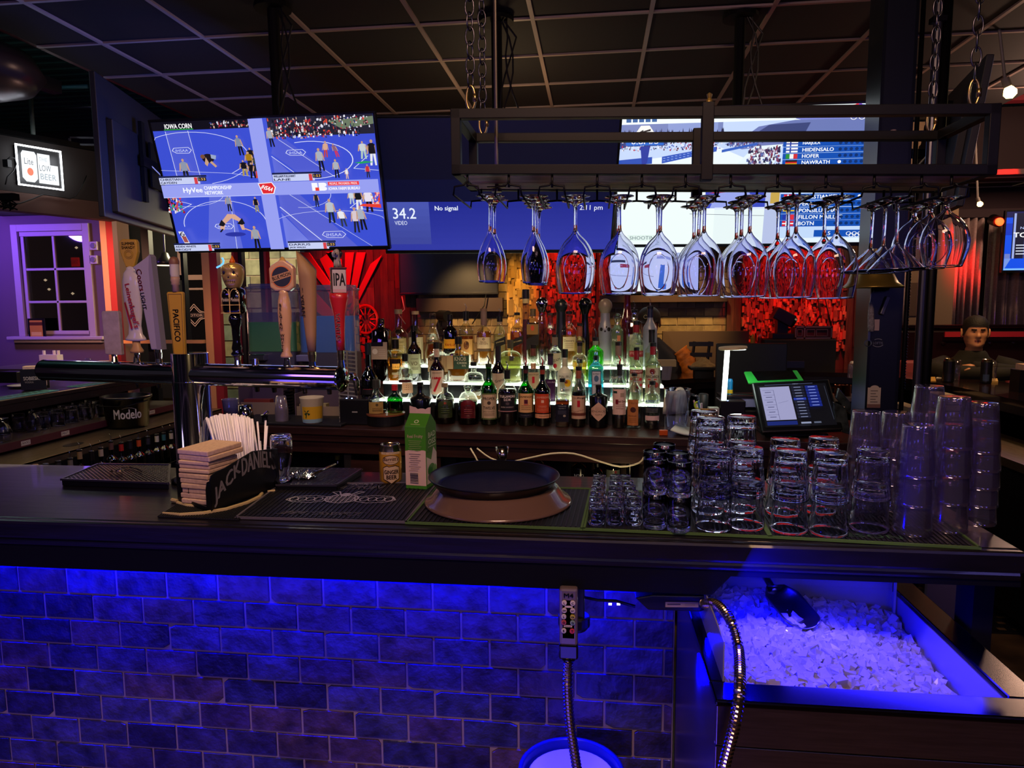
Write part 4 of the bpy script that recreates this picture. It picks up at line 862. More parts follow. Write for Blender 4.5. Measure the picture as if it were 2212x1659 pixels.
m=MB();m.bbox(2.6,6.9,6.1,6.75,2.62,2.66);m.mi=1
for x in (3.0,3.6,4.2): m.bbox(x,x+.02,6.1,6.75,2.612,2.62)
for y in (6.2,6.45,6.7): m.bbox(2.6,6.9,y,y+.02,2.612,2.62)
struct('ceiling_far_right',m,[mat('maroon_ceiling','#2a1518',.7),TBAR])

def person_head(m,org,rotz,H=.235,hairfn=None,skin='#b07c58',tilt=0.):
    """continuous head and neck surface; faces local -Y"""
    R=RO(rotz,3,'Z') @ RO(tilt,3,'X');n=44;rows=46;vs=[]
    prof=[(-.30,.062,.064,.02),(-.16,.056,.06,.012),(-.04,.055,.062,.004),(.02,.050,.070,-.004),(.08,.054,.082,-.008),(.16,.062,.088,-.006),(.28,.071,.090,0),(.42,.076,.092,.002),(.56,.079,.096,.004),(.70,.079,.098,.006),(.82,.072,.090,.008),(.91,.056,.070,.008),(.97,.034,.044,.008),(1.0,.0008,.001,.008)]
    def sec(t):
        for (a,b) in zip(prof,prof[1:]):
            if a[0] <= t <= b[0]:
                u=(t-a[0])/(b[0]-a[0]);u=u*u*(3-2*u);return [a[k]+(b[k]-a[k])*u for k in (1,2,3)]
        return list(prof[-1][1:])
    g=lambda x,s: math.exp(-(x/s)**2)
    for j in range(rows+1):
        t=-.30+1.30*j/rows;t=min(t,1.0);rx,ry,oy=sec(t)
        for i in range(n):
            a=2*pi*i/n;fx=sin(a);fy_=-cos(a)                 # a = 0 is the face
            x=rx*fx;y=ry*fy_+oy;an=a if a < pi else a-2*pi
            d=.028*g(an,.15)*g(t-.40,.07)+.016*g(an,.11)*g(t-.48,.09)        # nose
            d += .006*g(abs(an)-.33,.25)*g(t-.60,.045)                              # brow
            d -= .010*g(abs(an)-.36,.17)*g(t-.52,.045)                              # eye sockets
            d += .006*g(an,.30)*g(t-.265,.022)+.006*g(an,.28)*g(t-.225,.020)-.003*g(an,.35)*g(t-.245,.008)   # lips
            d += .008*g(an,.38)*g(t-.10,.06)                                        # chin
            d += .006*g(abs(an)-.75,.3)*g(t-.42,.1)                                 # cheeks
            y -= d*cos(an);x += d*sin(an)
            vs.append(V3((x,y,t*H)))
    b0=len(m.v);sk=lin(skin)
    for v in vs: m.v.append(tuple(R @ v+org))
    for j in range(rows):
        t=-.30+1.30*(j+.5)/rows
        for i in range(n):
            k=(i+1) % n;m.f.append((b0+j*n+i,b0+j*n+k,b0+(j+1)*n+k,b0+(j+1)*n+i));m.m.append(0);an=2*pi*(i+.5)/n;an=an if an < pi else an-2*pi
            col=sk
            if abs(abs(an)-.36) < .17 and abs(t-.605) < .017: col=lin('#24180f')
            elif abs(abs(an)-.36) < .12 and abs(t-.525) < .016: col=lin('#d8cfc4') if abs(abs(an)-.36) > .05 else lin('#181008')
            elif abs(abs(an)-.36) < .15 and abs(t-.55) < .010: col=lin('#3a261a')
            elif abs(an) < .30 and abs(t-.245) < .035: col=lin('#8a4a40') if abs(t-.245) > .012 else lin('#4a2420')
            m.c.append(col)
    for s in (-1,1):
        e=V3((s*.079,.004,.46*H));m.col=sk
        pts=[R @ (e+V3((s*.010*(1 if 1 < i < 7 else .4),.004+.014*cos(2*pi*i/10),.030*sin(2*pi*i/10))))+org for i in range(10)]
        m.tube(pts,.0065,6,closed=True);m.lathe([(0,-.004),(.02,0),(0,.004)],R @ (e+V3((s*.004,.004,0)))+org,10,R=R @ RO(radians(90),3,'Y'))
    return R
SKIN=mat('person_skin',rough=.5,attr=True)
def loft(m,secs,n=28,close=True):
    """secs: (centre, x axis radius, y axis radius, rotation)"""
    b0=len(m.v);
    for (c,rx,ry,rot) in secs:
        for i in range(n):
            a=2*pi*i/n;v=V3((rx*cos(a),ry*sin(a),0));v.rotate(RO(rot,3,'Z'));m.v.append(tuple(V3(c)+v))
    for j in range(len(secs)-1):
        for i in range(n): k=(i+1) % n;m.f.append((b0+j*n+i,b0+j*n+k,b0+(j+1)*n+k,b0+(j+1)*n+i));m.m.append(m.mi);m.c.append(m.col)
    if close:
        m.f.append(tuple(b0+i for i in range(n))[::-1]);m.m.append(m.mi);m.c.append(m.col);m.f.append(tuple(b0+(len(secs)-1)*n+i for i in range(n)));m.m.append(m.mi);m.c.append(m.col)
def hand(m,p,d,nrm,s=1.):
    """palm from p towards d, five curled fingers"""
    p=V3(p);d=V3(d).normalized();nrm=V3(nrm).normalized();side=d.cross(nrm)
    m.tube([p,p+d*.03*s,p+d*.085*s],[.026*s,.036*s,.032*s],10)
    for i,L in enumerate((.062,.072,.068,.052)):
        q=p+d*.08*s+side*(-.027+.018*i)*s;m.tube([q,q+d*L*.45*s-nrm*.004*s,q+d*L*.8*s-nrm*.016*s,q+d*L*s-nrm*.028*s],[.0085*s,.0085*s,.0078*s,.006*s],8)
    q=p+d*.025*s-side*.03*s;m.tube([q,q+d*.03*s-side*.022*s,q+d*.06*s-side*.025*s-nrm*.01*s],[.011*s,.010*s,.007*s],8)
hp=aY(2104,751,5.55);O=V3((hp.x,hp.y,hp.z+.0));hr=radians(-14)
man=thing('person','man in dark green hoodie with short black hair leaning on the far bar','person',(O.x,O.y+.05,.75))
m=MB();R=person_head(m,O,hr,H=.235,skin='#b98460',tilt=radians(4));m.col=lin('#b98460')
loft(m,[(O+V3((0,.03,-.6)),.15,.10,0),(O+V3((0,.03,-.35)),.17,.11,0),(O+V3((0,.02,-.13)),.16,.10,0),(O+V3((0,.015,-.07)),.065,.062,0),(O+V3((0,.01,-.04)),.05,.05,0)])
hand(m,O+V3((-.11,-.25,-.13)),(-1,.25,-.1),(0,0,1),.9);hand(m,O+V3((.11,-.31,-.16)),(1,.25,-.1),(0,0,1),.9)
m.build('body',SKIN,man,smooth=1)
m=MB();HOOD=mat('dark_hoodie','#0f110b',.85,noise=(14,.6),bump=.3)
loft(m,[(O+V3((0,.06,-.75)),.23,.17,0),(O+V3((0,.05,-.5)),.245,.17,0),(O+V3((0,.04,-.3)),.25,.16,0),(O+V3((0,.035,-.16)),.225,.135,0),(O+V3((0,.03,-.10)),.165,.11,0),(O+V3((0,.025,-.07)),.115,.10,0),(O+V3((0,.02,-.035)),.092,.095,0),(O+V3((0,.02,-.02)),.078,.082,0)],close=False)
for s in (-1,1): m.tube([O+V3((s*.17,.04,-.125)),O+V3((s*.25,.0,-.155)),O+V3((s*.305,-.08,-.175)),O+V3((s*.28,-.18,-.175)),O+V3((s*.16,-.245,-.165)),O+V3((s*.01,-.27+s*.03,-.155+s*.015)),O+V3((-s*.12,-.28+s*.035,-.145+s*.02))],[.070,.078,.070,.062,.055,.050,.044],16)
m.build('hoodie',HOOD,man,smooth=1)
m=MB();p=O+V3((.10,-.108,-.135));m.box(p,(.035,.006,.011),RO(radians(-20),3,'Y'));m.build('chest_tag',WHITE,man)
def hair(org,R,H,m_,parent,nm='hair',front=.70,back=.30,pad=.009):
    m=MB();n=40;vs=[];rows=12;fs=[]
    for j in range(rows+1):
        for i in range(n):
            a=2*pi*i/n;an=a if a < pi else a-2*pi;lo=front if abs(an) < .75 else (front-(abs(an)-.75)/.5*(front-.40) if abs(an) < 1.25 else (.40-(abs(an)-1.25)/1.9*(.40-back)))
            t=lo+(1.035-lo)*j/rows;u=max(0,(t-.62)/.42);f=sqrt(max(0.0,1-u**2.4)) if t > .62 else 1.
            vs.append(R @ V3(((.079+pad)*f*sin(a),-(.098+pad)*f*cos(a)+.006,t*H))+org)
    for j in range(rows):
        for i in range(n): k=(i+1) % n;fs.append((j*n+i,j*n+k,(j+1)*n+k,(j+1)*n+i))
    m.add(vs,fs);return m.build(nm,m_,parent,smooth=1)
hair(O,R,.235,mat('black_hair','#050404',.7,noise=(120,.5),bump=.4),man,pad=.004)
hp=aY(1402,727,5.72);O=V3((hp.x,hp.y,hp.z));
man2=thing('person','man in black cap and glasses with navy vest and orange padded sleeves behind the bottles','person',(O.x,O.y+.05,.7))
m=MB();R=person_head(m,O,radians(-8),H=.235,skin='#8f5c46',tilt=radians(12));m.col=lin('#8f5c46')
loft(m,[(O+V3((.03,.03,-.6)),.15,.10,0),(O+V3((.03,.03,-.13)),.15,.10,0),(O+V3((.01,.015,-.07)),.06,.06,0),(O+V3((0,.01,-.04)),.05,.05,0)])
hand(m,O+V3((.17,-.26,-.36)),(-1,-.1,0),(0,0,1))
m.build('body',SKIN,man2,smooth=1)
m=MB();loft(m,[(O+V3((.04,.06,-.75)),.22,.15,0),(O+V3((.05,.05,-.45)),.23,.16,0),(O+V3((.05,.05,-.25)),.225,.15,0),(O+V3((.04,.04,-.14)),.19,.13,0),(O+V3((.02,.03,-.06)),.12,.11,0),(O+V3((.0,.02,-.01)),.085,.09,0)],close=False);m.build('vest',mat('navy_vest','#0c1422',.6),man2,smooth=1)
OR=mat('orange_padded_sleeve','#b8651a',.6,noise=(30,.6),bump=.5)
for s in (-1,1):
    m=MB();P=[(s*.20+.04,.04,-.12),(s*.26+.04,.03,-.20),(s*.30+.04,-.02,-.28),(s*.33+.03,-.08,-.36),(s*.26+.02,-.18,-.42),(s*.12+.02,-.26,-.40)];pts=[];rad=[]
    for a,b in zip(P,P[1:]):
        for q in range(5): t=q/5;pts.append(O+V3(a).lerp(V3(b),t));rad.append(.078-.005*len(pts)/5+.008*sin(len(pts)*2.1))
    m.tube(pts,rad,18);m.build('sleeve',OR,man2,smooth=1)
CAP=mat('black_cap','#0c0b0f',.7)
hair(O,R,.235,CAP,man2,nm='cap',front=.66,back=.42,pad=.012)
m=MB();pts=[]
for i in range(13): a=-.9+1.8*i/12;pts.append((a))
vs=[R @ V3((.088*sin(a),-.108*cos(a),.665*.235))+O for a in pts]+[R @ V3((.085*sin(a),-.108*cos(a)-.062*cos(a*1.5),.60*.235))+O for a in pts]
m.add(vs,[(i,i+1,14+i,13+i) for i in range(12)]);m.build('cap_visor',CAP,man2,solid=.004)
m=MB()
for s in (-1,1): m.tube([R @ V3((s*.032+.02*cos(a),-.103+.004*abs(cos(a)),.525*.235+.014*sin(a)))+O for a in [2*pi*i/14 for i in range(14)]],.0018,5,closed=True);m.tube([R @ V3((s*.05,-.10,.53*.235))+O,R @ V3((s*.08,0,.52*.235))+O],.0018,5)
m.build('glasses',BLACK,man2)
p=O+R @ V3((-.02,-.105,.80*.235));c=Canvas();c.arc(0,0,.014,.014,.6,5.6,.005,'#8c8468');c.build('cap_emblem',PRINT,flatmap(p,R @ V3((1,0,0)),R @ V3((0,.35,.94))),man2)
def yf(x): return 3.372-.08*x               # front edge of the back counter
BX0,BX1=-2.1,1.42
bb=thing('back_bar_counter','dark reddish wooden back bar counter with cabinets below the liquor bottles','back bar',(-.3,3.7,0))
def slab(m,x0,x1,d0,d1,z0,z1): m.prism([(x0,yf(x0)+d0,z0),(x1,yf(x1)+d0,z0),(x1,yf(x1)+d1,z0),(x0,yf(x0)+d1,z0)],(0,0,z1-z0))
m=MB();slab(m,BX0,BX1,0,.68,.94,.98);m.build('counter_top',WOODR,bb,bev=.004)
m=MB();slab(m,BX0,BX1,.012,.03,.905,.94);slab(m,BX0,BX1,.03,.06,.84,.9395);m.build('apron',WOODR,bb)
m=MB();slab(m,BX0,-1.9,.05,.62,0,.84)
for a,b_ in ((-1.02,-.98),(-1.34,-1.3),(-.62,-.585),(.62,.66),(1.38,1.42)): slab(m,a,b_,.05,.62,0,.84)
slab(m,BX0,BX1,.6,.63,0,.84);slab(m,BX0,BX1,.06,.6,.08,.12);m.build('cabinet',mat('cabinet_black','#0c080a',.6),bb)
m=MB();slab(m,-1.3,-1.02,.045,.06,.12,.80);slab(m,-.98,-.80,.045,.06,.12,.84);m.build('door',WOODR,bb)
m=MB();slab(m,-.585,.62,.10,.58,.50,.52);m.build('shelf',mat('brown_shelf','#3a2c20',.5),bb)
m=MB();slab(m,-.10,.34,.585,.598,.52,.84);m.build('back_panel',mat('brown_panel','#5a4632',.6),bb)
SZ=[(.312,.405,1.098),(.405,.505,1.186),(.505,.62,1.274)]
st=thing('bottle_step','three tiered acrylic bottle steps glowing white along the edges','bottle shelf',(-.2,3.8,.98))
sx0_,sx1_=-1.22,.36
m=MB();
for d0,d1,z in SZ: slab(m,sx0_,sx1_,d0+.004,d1,.9805,z-.014)
m.build('step_body',mat('step_black','#16181c',.25),st)
GLOW=mat('led_step_glow','#ffffff',emit='#f2fff4',es=5.)
for d0,d1,z in SZ:
    m=MB();slab(m,sx0_,sx1_,d0,d0+.012,z-.013,z-.001);m.build('led_edge',GLOW,st)
for d0,d1,z in SZ:
    m=MB();slab(m,sx0_,sx1_,d0+.0125,d1,z-.0135,z-.001);m.build('step_top',mat('step_top_glow','#f0fff0',.4,emit='#f0ffe8',es=1.1),st)
light('led_step_spill','AREA',(-.42,3.93,1.285),1.6,'#f4ffe0',1.5,(-.42,3.95,2),sy=.08)
light('led_step_spill','AREA',(-.42,3.83,1.2),1.0,'#f4ffe0',1.5,(-.42,3.85,2),sy=.06)
light('led_step_spill','AREA',(-.42,3.72,1.11),1.0,'#f4ffe0',1.5,(-.42,3.74,2),sy=.06)
BG={'clear': tint_glass('bottle_clear','#eef2ea',gloss=.10),'green': tint_glass('bottle_green','#1f8a30',gloss=.10),'dgreen': tint_glass('bottle_dark_green','#0d2410',gloss=.10),
      'amber': tint_glass('bottle_amber','#7a3414',gloss=.10),'brown': tint_glass('bottle_brown','#30140c',gloss=.10),'black': mat('bottle_black','#07070b',.18),'blue': tint_glass('bottle_blue','#4fc4dc',gloss=.1,diff=.25,dcol='#60c8d8'),
      'frost': tint_glass('bottle_frost','#b8c0d8',gloss=.08,diff=.55,rough=.4,dcol='#a8aec0'),'white': mat('bottle_white','#a8a894',.35,emit='#e8e8d0',es=.06),'lime': tint_glass('bottle_lime','#48d81c',gloss=.1,diff=.25,dcol='#48c820'),
      'purple': tint_glass('bottle_purple','#e0d4e8',gloss=.1),'red': mat('bottle_dark_red','#3c0c14',.12,coat=.5),'grey': mat('bottle_grey','#14181c',.3),'chromeb': mat('bottle_mirror','#c8c8d8',.06,1.)}
LQ={}
def liquid(col):
    if col not in LQ: LQ[col]=tint_glass('liquid_'+str(len(LQ)),col,gloss=.02,diff=.30,dcol=col)
    return LQ[col]
CAPM={}
def capmat(col,r=.35):
    if col not in CAPM: CAPM[col]=mat('cap_'+col.strip('#'),col,r)
    return CAPM[col]
ROWY={0: (.25,.98),1: (.360,1.098),2: (.456,1.186),3: (.562,1.274)}
def bottle(px,row,w,nw,yt,yn,ys,gl,lab,lq=None,cap='#0a0a0c',caph=8,pour=None,labels=(),shape='std',ball=None,foil=None,dy=0.,place=None,thin=1.,group='liquor bottles on the lit back bar',extra=None):
    if place: X,Y,bz=place
    else:
        off,bz=ROWY[row];Y=3.6
        for _ in range(4): X=aY(px,850,Y).x;Y=yf(X)+off+dy
    p=V3((X,Y,bz));k=pxm(V3((X,Y,bz+.12)));z=lambda y: aY(px,y,Y).z-bz
    o=thing('liquor_bottle',lab,'bottle',p,group=group);r=w*k/2;nr=nw*k/2
    zt,zn,zs=z(yt),z(yn),z(ys);sq={'sq': .85,'flat': .8}.get(shape,0);sy=thin
    bp=[(0,0),(r*.9,0),(r,r*.12),(r,zs*.5)]
    if shape == 'cone': bp=[(0,0),(r*.9,0),(r,.006),(r*.97,zs*.5),(r*.8,zs)]
    if shape == 'round': bp=[(0,0),(r*.7,0),(r*.86,.008),(r,zs*.55),(r*.96,zs*.8)]
    if shape == 'hour': bp=[(0,0),(r*.8,0),(r*.95,zs*.25),(r*.72,zs*.6),(r*.85,zs*.85)]
    N_=8;bp.append((r*(.98 if shape not in ('cone','round','hour') else .8 if shape == 'cone' else .9),zs))
    r0=bp[-1][0]
    for i in range(1,N_+1): t=i/N_;bp.append((nr+(r0-nr)*(.5+.5*cos(pi*t)) if shape != 'round' else nr+(r0-nr)*sqrt(max(0,1-t*t)),zs+(zn-zs)*t))
    bp += [(nr*.97,zt-caph*k*.6),(nr*.97,zt-.001),(0,zt-.001)]
    R=None
    m=MB().lathe(bp,p,28,sy=sy,sq=sq);m.build('bottle_glass',BG[gl],o,smooth=1)
    if lq:
        col,yl=lq;zl=z(yl);lp=[(0,.004),(r*.86,.004),(r*.92,r*.14)]
        prof=[q for q in bp if q[1] > .01 and q[1] < zl];lp += [(q[0]*.93,q[1]) for q in prof if q[1] > r*.14];rr=lp[-1][0]
        for a,b in zip(bp,bp[1:]):
            if a[1] <= zl <= b[1] and b[1] > a[1]: rr=(a[0]+(b[0]-a[0])*(zl-a[1])/(b[1]-a[1]))*.93
        lp += [(rr,zl),(0,zl)];MB().lathe(lp,p,24,sy=sy,sq=sq).build('liquid',liquid(col),o,smooth=1)
    if ball:
        bc,br=ball;m=MB();R_=br*k;m.lathe([(R_*.5,-R_*1.5),(R_*.8,-R_*.7),(R_*.98,-R_*.25),(R_,0),(R_*.92,R_*.4),(R_*.6,R_*.8),(R_*.3,R_*.95),(0,R_)],p+V3((0,0,zt)),24);m.build('stopper',bc,o,smooth=1)
    elif cap:
        m=MB();m.lathe([(0,zt-caph*k),(nr*1.12,zt-caph*k),(nr*1.14,zt-.002),(nr*1.0,zt),(0,zt)],p,16);m.build('stopper',capmat(cap),o)
    if foil:
        fc,y0,y1=foil;m=MB();fr=nr*1.04;m.lathe([(fr,z(y1)),(fr,z(y0))],p,18);m.build('neck_foil',capmat(fc,.4),o,smooth=1)
    if pour:
        m=MB();q=p+V3((0,0,zt));m.tube([q,q+V3((0,0,.012)),q+V3((.004,0,.024)),q+V3((-.006,-.004,.045))],[.0045,.0040,.0036,.0028],8)
        m.build('pour_spout',THIN if pour == 'c' else CHROME if pour == 'm' else capmat(pour),o,smooth=1)
    th0=atan2(-Y,-X)
    for (x0,x1,y0,y1,col,items) in labels:
        c=Canvas();zc=(z(y0)+z(y1))/2;hh=(y1-y0)
        if isinstance(col,tuple): kind,col=col
        else: kind=None
        if kind == 'arch':
            n=10;pts=[];c.rect(x0,-hh/2,x1,hh*.22,col,n=8);c.k += 1
            for i in range(n): a=pi*i/(n-1);pts.append(((x0+x1)/2+(x1-x0)/2*cos(a),hh*.22+hh*.28*sin(a)))
            c.poly(pts,col,same=True)
        elif kind == 'dia':
            for i in range(8):
                a,b=x0+(x1-x0)*i/8,x0+(x1-x0)*(i+1)/8;f=lambda q: hh/2*(1-abs(q/((x1-x0)/2)))**.8;c.poly([(a,-f(a)),(b,-f(b)),(b,f(b)),(a,f(a))],col,same=i > 0)
        elif kind == 'dot': c.ell((x0+x1)/2,0,(x1-x0)/2,hh/2,col,18)
        elif kind == 'slant':
            for i in range(8): a,b=x0+(x1-x0)*i/8,x0+(x1-x0)*(i+1)/8;s=.45;c.poly([(a,-hh/2+a*s),(b,-hh/2+b*s),(b,hh/2+b*s),(a,hh/2+a*s)],col,same=i > 0)
        elif kind == 'none': pass
        else: c.rect(x0,-hh/2,x1,hh/2,col,n=8)
        ym=(y0+y1)/2
        for it in items:
            if it[0] == 'r': c.rect(it[1],ym-it[4],it[3],ym-it[2],it[5],n=4)
            elif it[0] == 'd': c.ell(it[1],ym-it[2],it[3],it[4],it[5],14)
            elif it[0] == 'l':
                for q in range(it[4]): c.rect(it[1],ym-it[2]-q*it[5],it[3],ym-it[2]-q*it[5]+1.0,it[6],n=3)
            elif it[0] == 'dg': c.text(it[1],it[2],ym-it[3],it[4],it[5],wid=it[6],rot=.25)
            else: c.text(it[0],it[1],ym-it[2],it[3],it[4],wid=it[5],bold=.25 if len(it) > 6 else 0)
        rl=r if sq == 0 else r
        def fn(x,y,e,rl=rl,zc=zc):
            zz=zc+y*k;rad=rl
            for a,b in zip(bp,bp[1:]):
                if a[1] <= zz <= b[1] and b[1]-a[1] > 1e-6: rad=a[0]+(b[0]-a[0])*(zz-a[1])/(b[1]-a[1]);break
            if zz < bp[2][1]: rad=r
            rad=max(rad,nr)+.0006+e
            if sq and rad > nr*1.3:
                u=x*k;return (p.x+u*-sin(th0)*1,p.y+u*cos(th0)*1,p.z+zz) if 0 else tuple(V3((p.x+u,p.y-rad*sy*.99-.0004,p.z+zz)))
            a=math.asin(max(-.98,min(.98,x*k/rad)));return (p.x+rad*cos(th0+a),p.y+rad*sin(th0+a)*sy,p.z+zz)
        c.build('label',PRINTG,fn,o,eps=.00012,lim=5)
    if extra: extra(o,p,k,z,bp)
    return o
K,RD,CR,WH='#14100e','#a01828','#c2a274','#cbbcae'
m=MB();p=V3((aY(843,900,3.70).x,3.62,.98));
tt=thing('bottle_stand','round black turntable stand with wooden top at the left of the front row','stand',p);m.lathe([(0,0),(.098,0),(.1,.01),(.1,.055),(0,.055)],p,36);m.build('base',BLACK,tt,bev=.002);m=MB();m.lathe([(0,.0555),(.104,.0555),(.104,.064),(0,.064)],p,36);m.build('top_disc',mat('reddish_disc','#6a3a28',.3),tt)
tz=1.045
bottle(827,0,42,15,820,845,866,'clear','round shouldered clear bottle with tan label at the left on the turntable',('#402010',885),'#2a2a28',18,labels=[(-17,13,866,891,'#8a7040',[('d',0,872,3,3,'#3a3018'),('SINGLE',0,880,2.5,K,20),('l',-10,884,10,2,2,'#4a3a20')])],place=(p.x-.045,p.y-.01,tz))
bottle(868,0,34,12,831,847,862,'green','small green bottle with dark red neck foil on the turntable',None,RD,12,place=(p.x+.05,p.y+.012,tz))
bottle(908,0,46,13,826,848,862,'black','wide black bottle half hidden behind the green carton',None,'#0a0a0c',8)
bottle(961,0,47,13,828,846,872,'clear','clear decanter bottle with green arched label',('#1c0a06',862),'#7a6850',8,labels=[(-15,15,861,899,('arch','#2f3c22'),[('d',0,868,3,2.5,'#8a3020'),('r',-6,872,6,874,'#12180c'),('l',-9,880,9,3,4,'#4c5c38')])],shape='round')
bottle(1011,0,48,12,836,845,872,'clear','clear cut decanter with red arched label and crystal stopper',('#1a0806',866),None,2,labels=[(-16,15,861,900,('arch','#5e1620'),[('r',-6,872,6,874,'#2a0810'),('l',-9,882,9,3,4,'#8a4a48')])],shape='round',ball=(BG['clear'],9))
bottle(1056,0,36,12,786,815,842,'green','green whiskey bottle with pale rounded label reading over two lines',None,'#1a2a14',8,pour='#302828',labels=[(-17,17,847,904,'#4a5c34',[('r',-15.5,850,15.5,901,'#b09c88'),('PROPER',0,859,6,K,25,1),('d',0,868,4,4,'#3a3028'),('TWELVE',0,879,6,K,25,1),('IRISH WHISKEY',0,887,2.6,K,24),('l',-11,892,11,2,3,'#5a4a40')])])
bottle(1096,0,41,13,799,820,846,'clear','clear whiskey bottle with wide black label and white lettering',('#2a0e0a',840),'#101012',8,pour='m',foil=('#101012',799,818),labels=[(-20,20,848,887,'#1a1a22',[('TULLAMORE',0,854,5,'#d8ccd0',33,1),('D.E.W.',0,861,5,'#d8ccd0',15,1),('d',0,869,4,3,'#4a4048'),('IRISH WHISKEY',0,877,2.8,'#b0a4a8',27),('r',-20,885,20,887,'#9a7078')])])
bottle(1136,0,34,11,790,820,845,'green','green whiskey bottle with cream label and dark foil collar',None,'#0c0c10',8,pour='#8a1420',foil=('#3c1018',796,806),labels=[(-16,16,848,889,'#c49a6c',[('JAMESON',0,856,5,K,29,1),('r',-4,861,4,870,'#4a1028'),('l',-10,875,10,3,4,'#4a3420'),('r',-5,871,5,872.5,RD)]),(-16,16,891,900,'#1c1c26',[('l',-11,895,11,1,3,'#55505c')])])
bottle(1172,0,35,11,790,820,845,'dgreen','dark green whiskey bottle with bright orange label',None,'#0c0c10',8,pour='#8a1420',foil=('#7a2c1c',796,808),labels=[(-16,17,849,890,'#a83c20',[('JAMESON',0,857,5,'#c89080',28,1),('r',-3,862,3,868,'#c8a090'),('ORANGE',0,876,4.5,'#c88870',18),('l',-12,882,12,2,3.4,'#d07858')]),(-16,17,892,901,'#c08868',[('l',-8,897,12,1,3,'#5a2c20')])])
bottle(1215,0,31,11,817,846,853,'clear','square whiskey bottle with black label and amber fill line',('#8a4a14',864),'#0c0c10',8,shape='sq',labels=[(-14,14,871,909,'#0b0b18',[('TENNESSEE',0,875,2.6,'#7c8090',18),('OLD NO. 7',0,880,2.8,'#8a8c98',14),('l',-9,886,9,3,3,'#4a4c60'),('d',5,896,3,2.4,'#8c8478')])])
bottle(1250,0,32,12,792,820,842,'clear','clear rum bottle with cream label and red figure, front row',('#100c0c',846),'#0c0c10',7,pour='c',foil=('#7a4430',800,817),labels=[(-15,15,853,903,'#b0907c',[('Captain',-6,858,4,'#5a4038',14),('Morgan',6,858,4.6,'#3a2420',17,1),('r',-3,863,3,877,RD),('dg','Spiced Rum',0,886,4,'#5a2c24',22),('r',-15,890,15,896,'#5a2f26')])])
bottle(1293,0,40,12,831,848,856,'black','squat black apothecary bottle with a diamond label',None,'#0a0a0c',6,labels=[(-20,20,866,907,('dia','#b09080'),[('HENDRICKS',0,886,4.4,K,34),('GIN',0,893,3,K,14),('l',-7,879,7,2,3,'#9a7464')])])
bottle(1338,0,31,11,787,812,836,'clear','tall clear vodka bottle with white label and red initial',('#16161a',880),'#0c0c10',6,pour='#9a1018',foil=('#16141a',793,811),labels=[(-14,14,839,894,'#b89c96',[('r',-13,843,-5,848,'#16302c'),('r',2,847,10,856,'#8a7468'),('r',-8,861,-2,871,'#6a1424'),('Ketel One',3,865,4.5,'#501820',20,1),('l',-7,873,10,3,4,'#8a6c60')])])
bottle(1370,0,32,11,806,822,845,'clear','clear vodka bottle with square kraft brown label',None,'#0c0c10',6,pour='c',labels=[(-14,9,861,917,'#9a6238',[("Tito's",-3,868,5,'#4c2810',17),('d',-2,883,6,6,'#3a1c18'),('Handmade',-3,896,3.5,'#4c2810',17),('l',-10,903,5,3,3.5,'#6a4022')])])
bottle(1409,0,35,12,823,842,856,'clear','clear round shouldered vodka bottle with blue lettering',('#101018',904),'#0c0c10',8,pour='c',labels=[(-16,16,858,902,('none',WH),[('ABSOLUT',0,865,6,'#2448a8',27,1),('VODKA',0,874,6,'#2448a8',22,1),('l',-12,881,12,4,2.6,'#5a5c68'),('r',-14,896,15,906,'#b89ca0')])])
bottle(877,1,31,12,764,782,800,'clear','clear bottle with dark red and cream label beside the champagne bottle',None,'#0a0a0c',16,pour='c',labels=[(-15,15,819,825,'#30080c',[]),(-8,15,825,848,'#a88468',[('l',-4,832,11,3,4,'#5a3424')])])
bottle(945,1,33,12,739,776,798,'amber','amber whiskey bottle with white label and a big red seven',('#2a0c06',800),'#14100e',14,labels=[(-16,14,799,850,'#ac9484',[('7',-1,829,32,'#9a1420',20,1),('SEAGRAMS',0,804,2.6,K,20)]),(-6,6,753,771,'#a89488',[('7',0,762,9,'#a01428',6,1)])])
bottle(1024,1,46,12,782,803,815,'clear','clear flattened round bottle with black cap behind the decanters',('#c8a060',846),'#0c0c10',8,shape='round',thin=.6)
bottle(1077,1,33,12,748,781,805,'brown','dark necked liqueur bottle with white label and script',('#b85a10',796),None,2,foil=('#150c18',748,779),labels=[(-13,15,805,860,'#9a8878',[('dg','Grand',2,820,6,K,20)])])
bottle(1152,1,30,12,744,775,795,'clear','clear rum bottle with cream label and red figure, on the lowest step',None,'#14100e',8,foil=('#5a3028',752,768),labels=[(-13,13,803,838,'#a49478',[('Captain Morgan',0,808,3.6,K,23),('r',-2.5,812,3,826,RD)]),(-5,6,784,796,'#b08060',[])])
bottle(1189,1,26,12,763,790,802,'clear','clear bottle with deep purple label and purple neck',None,'#0a0a0c',6,foil=('#2c1838',768,788),labels=[(-11,11,818,866,'#2c0c34',[('DOUBLE',2,824,3.5,'#a08ab0',16)])])
bottle(1220,1,33,12,754,790,806,'white','matte white rum bottle with palm and sun picture',None,'#0a0a0c',18,labels=[(-15,15,804,850,('none',WH),[('MALIBU',0,812,5,'#2c2420',24),('d',6,826,7,8,'#c8a018'),('d',3,823,4,4,'#6a1c10'),('l',-8,840,10,2,3,'#6a6458')])],foil=('#9c9c88',775,792))
bottle(1252,1,31,11,776,803,816,'clear','clear white rum bottle with plain label, lowest step left of the blue bottle',None,'#0c0c10',8,labels=[(-14,15,800,850,'#8d9686',[('BACARDI',0,808,5,K,27),('d',-8,797,4,4,RD)])])
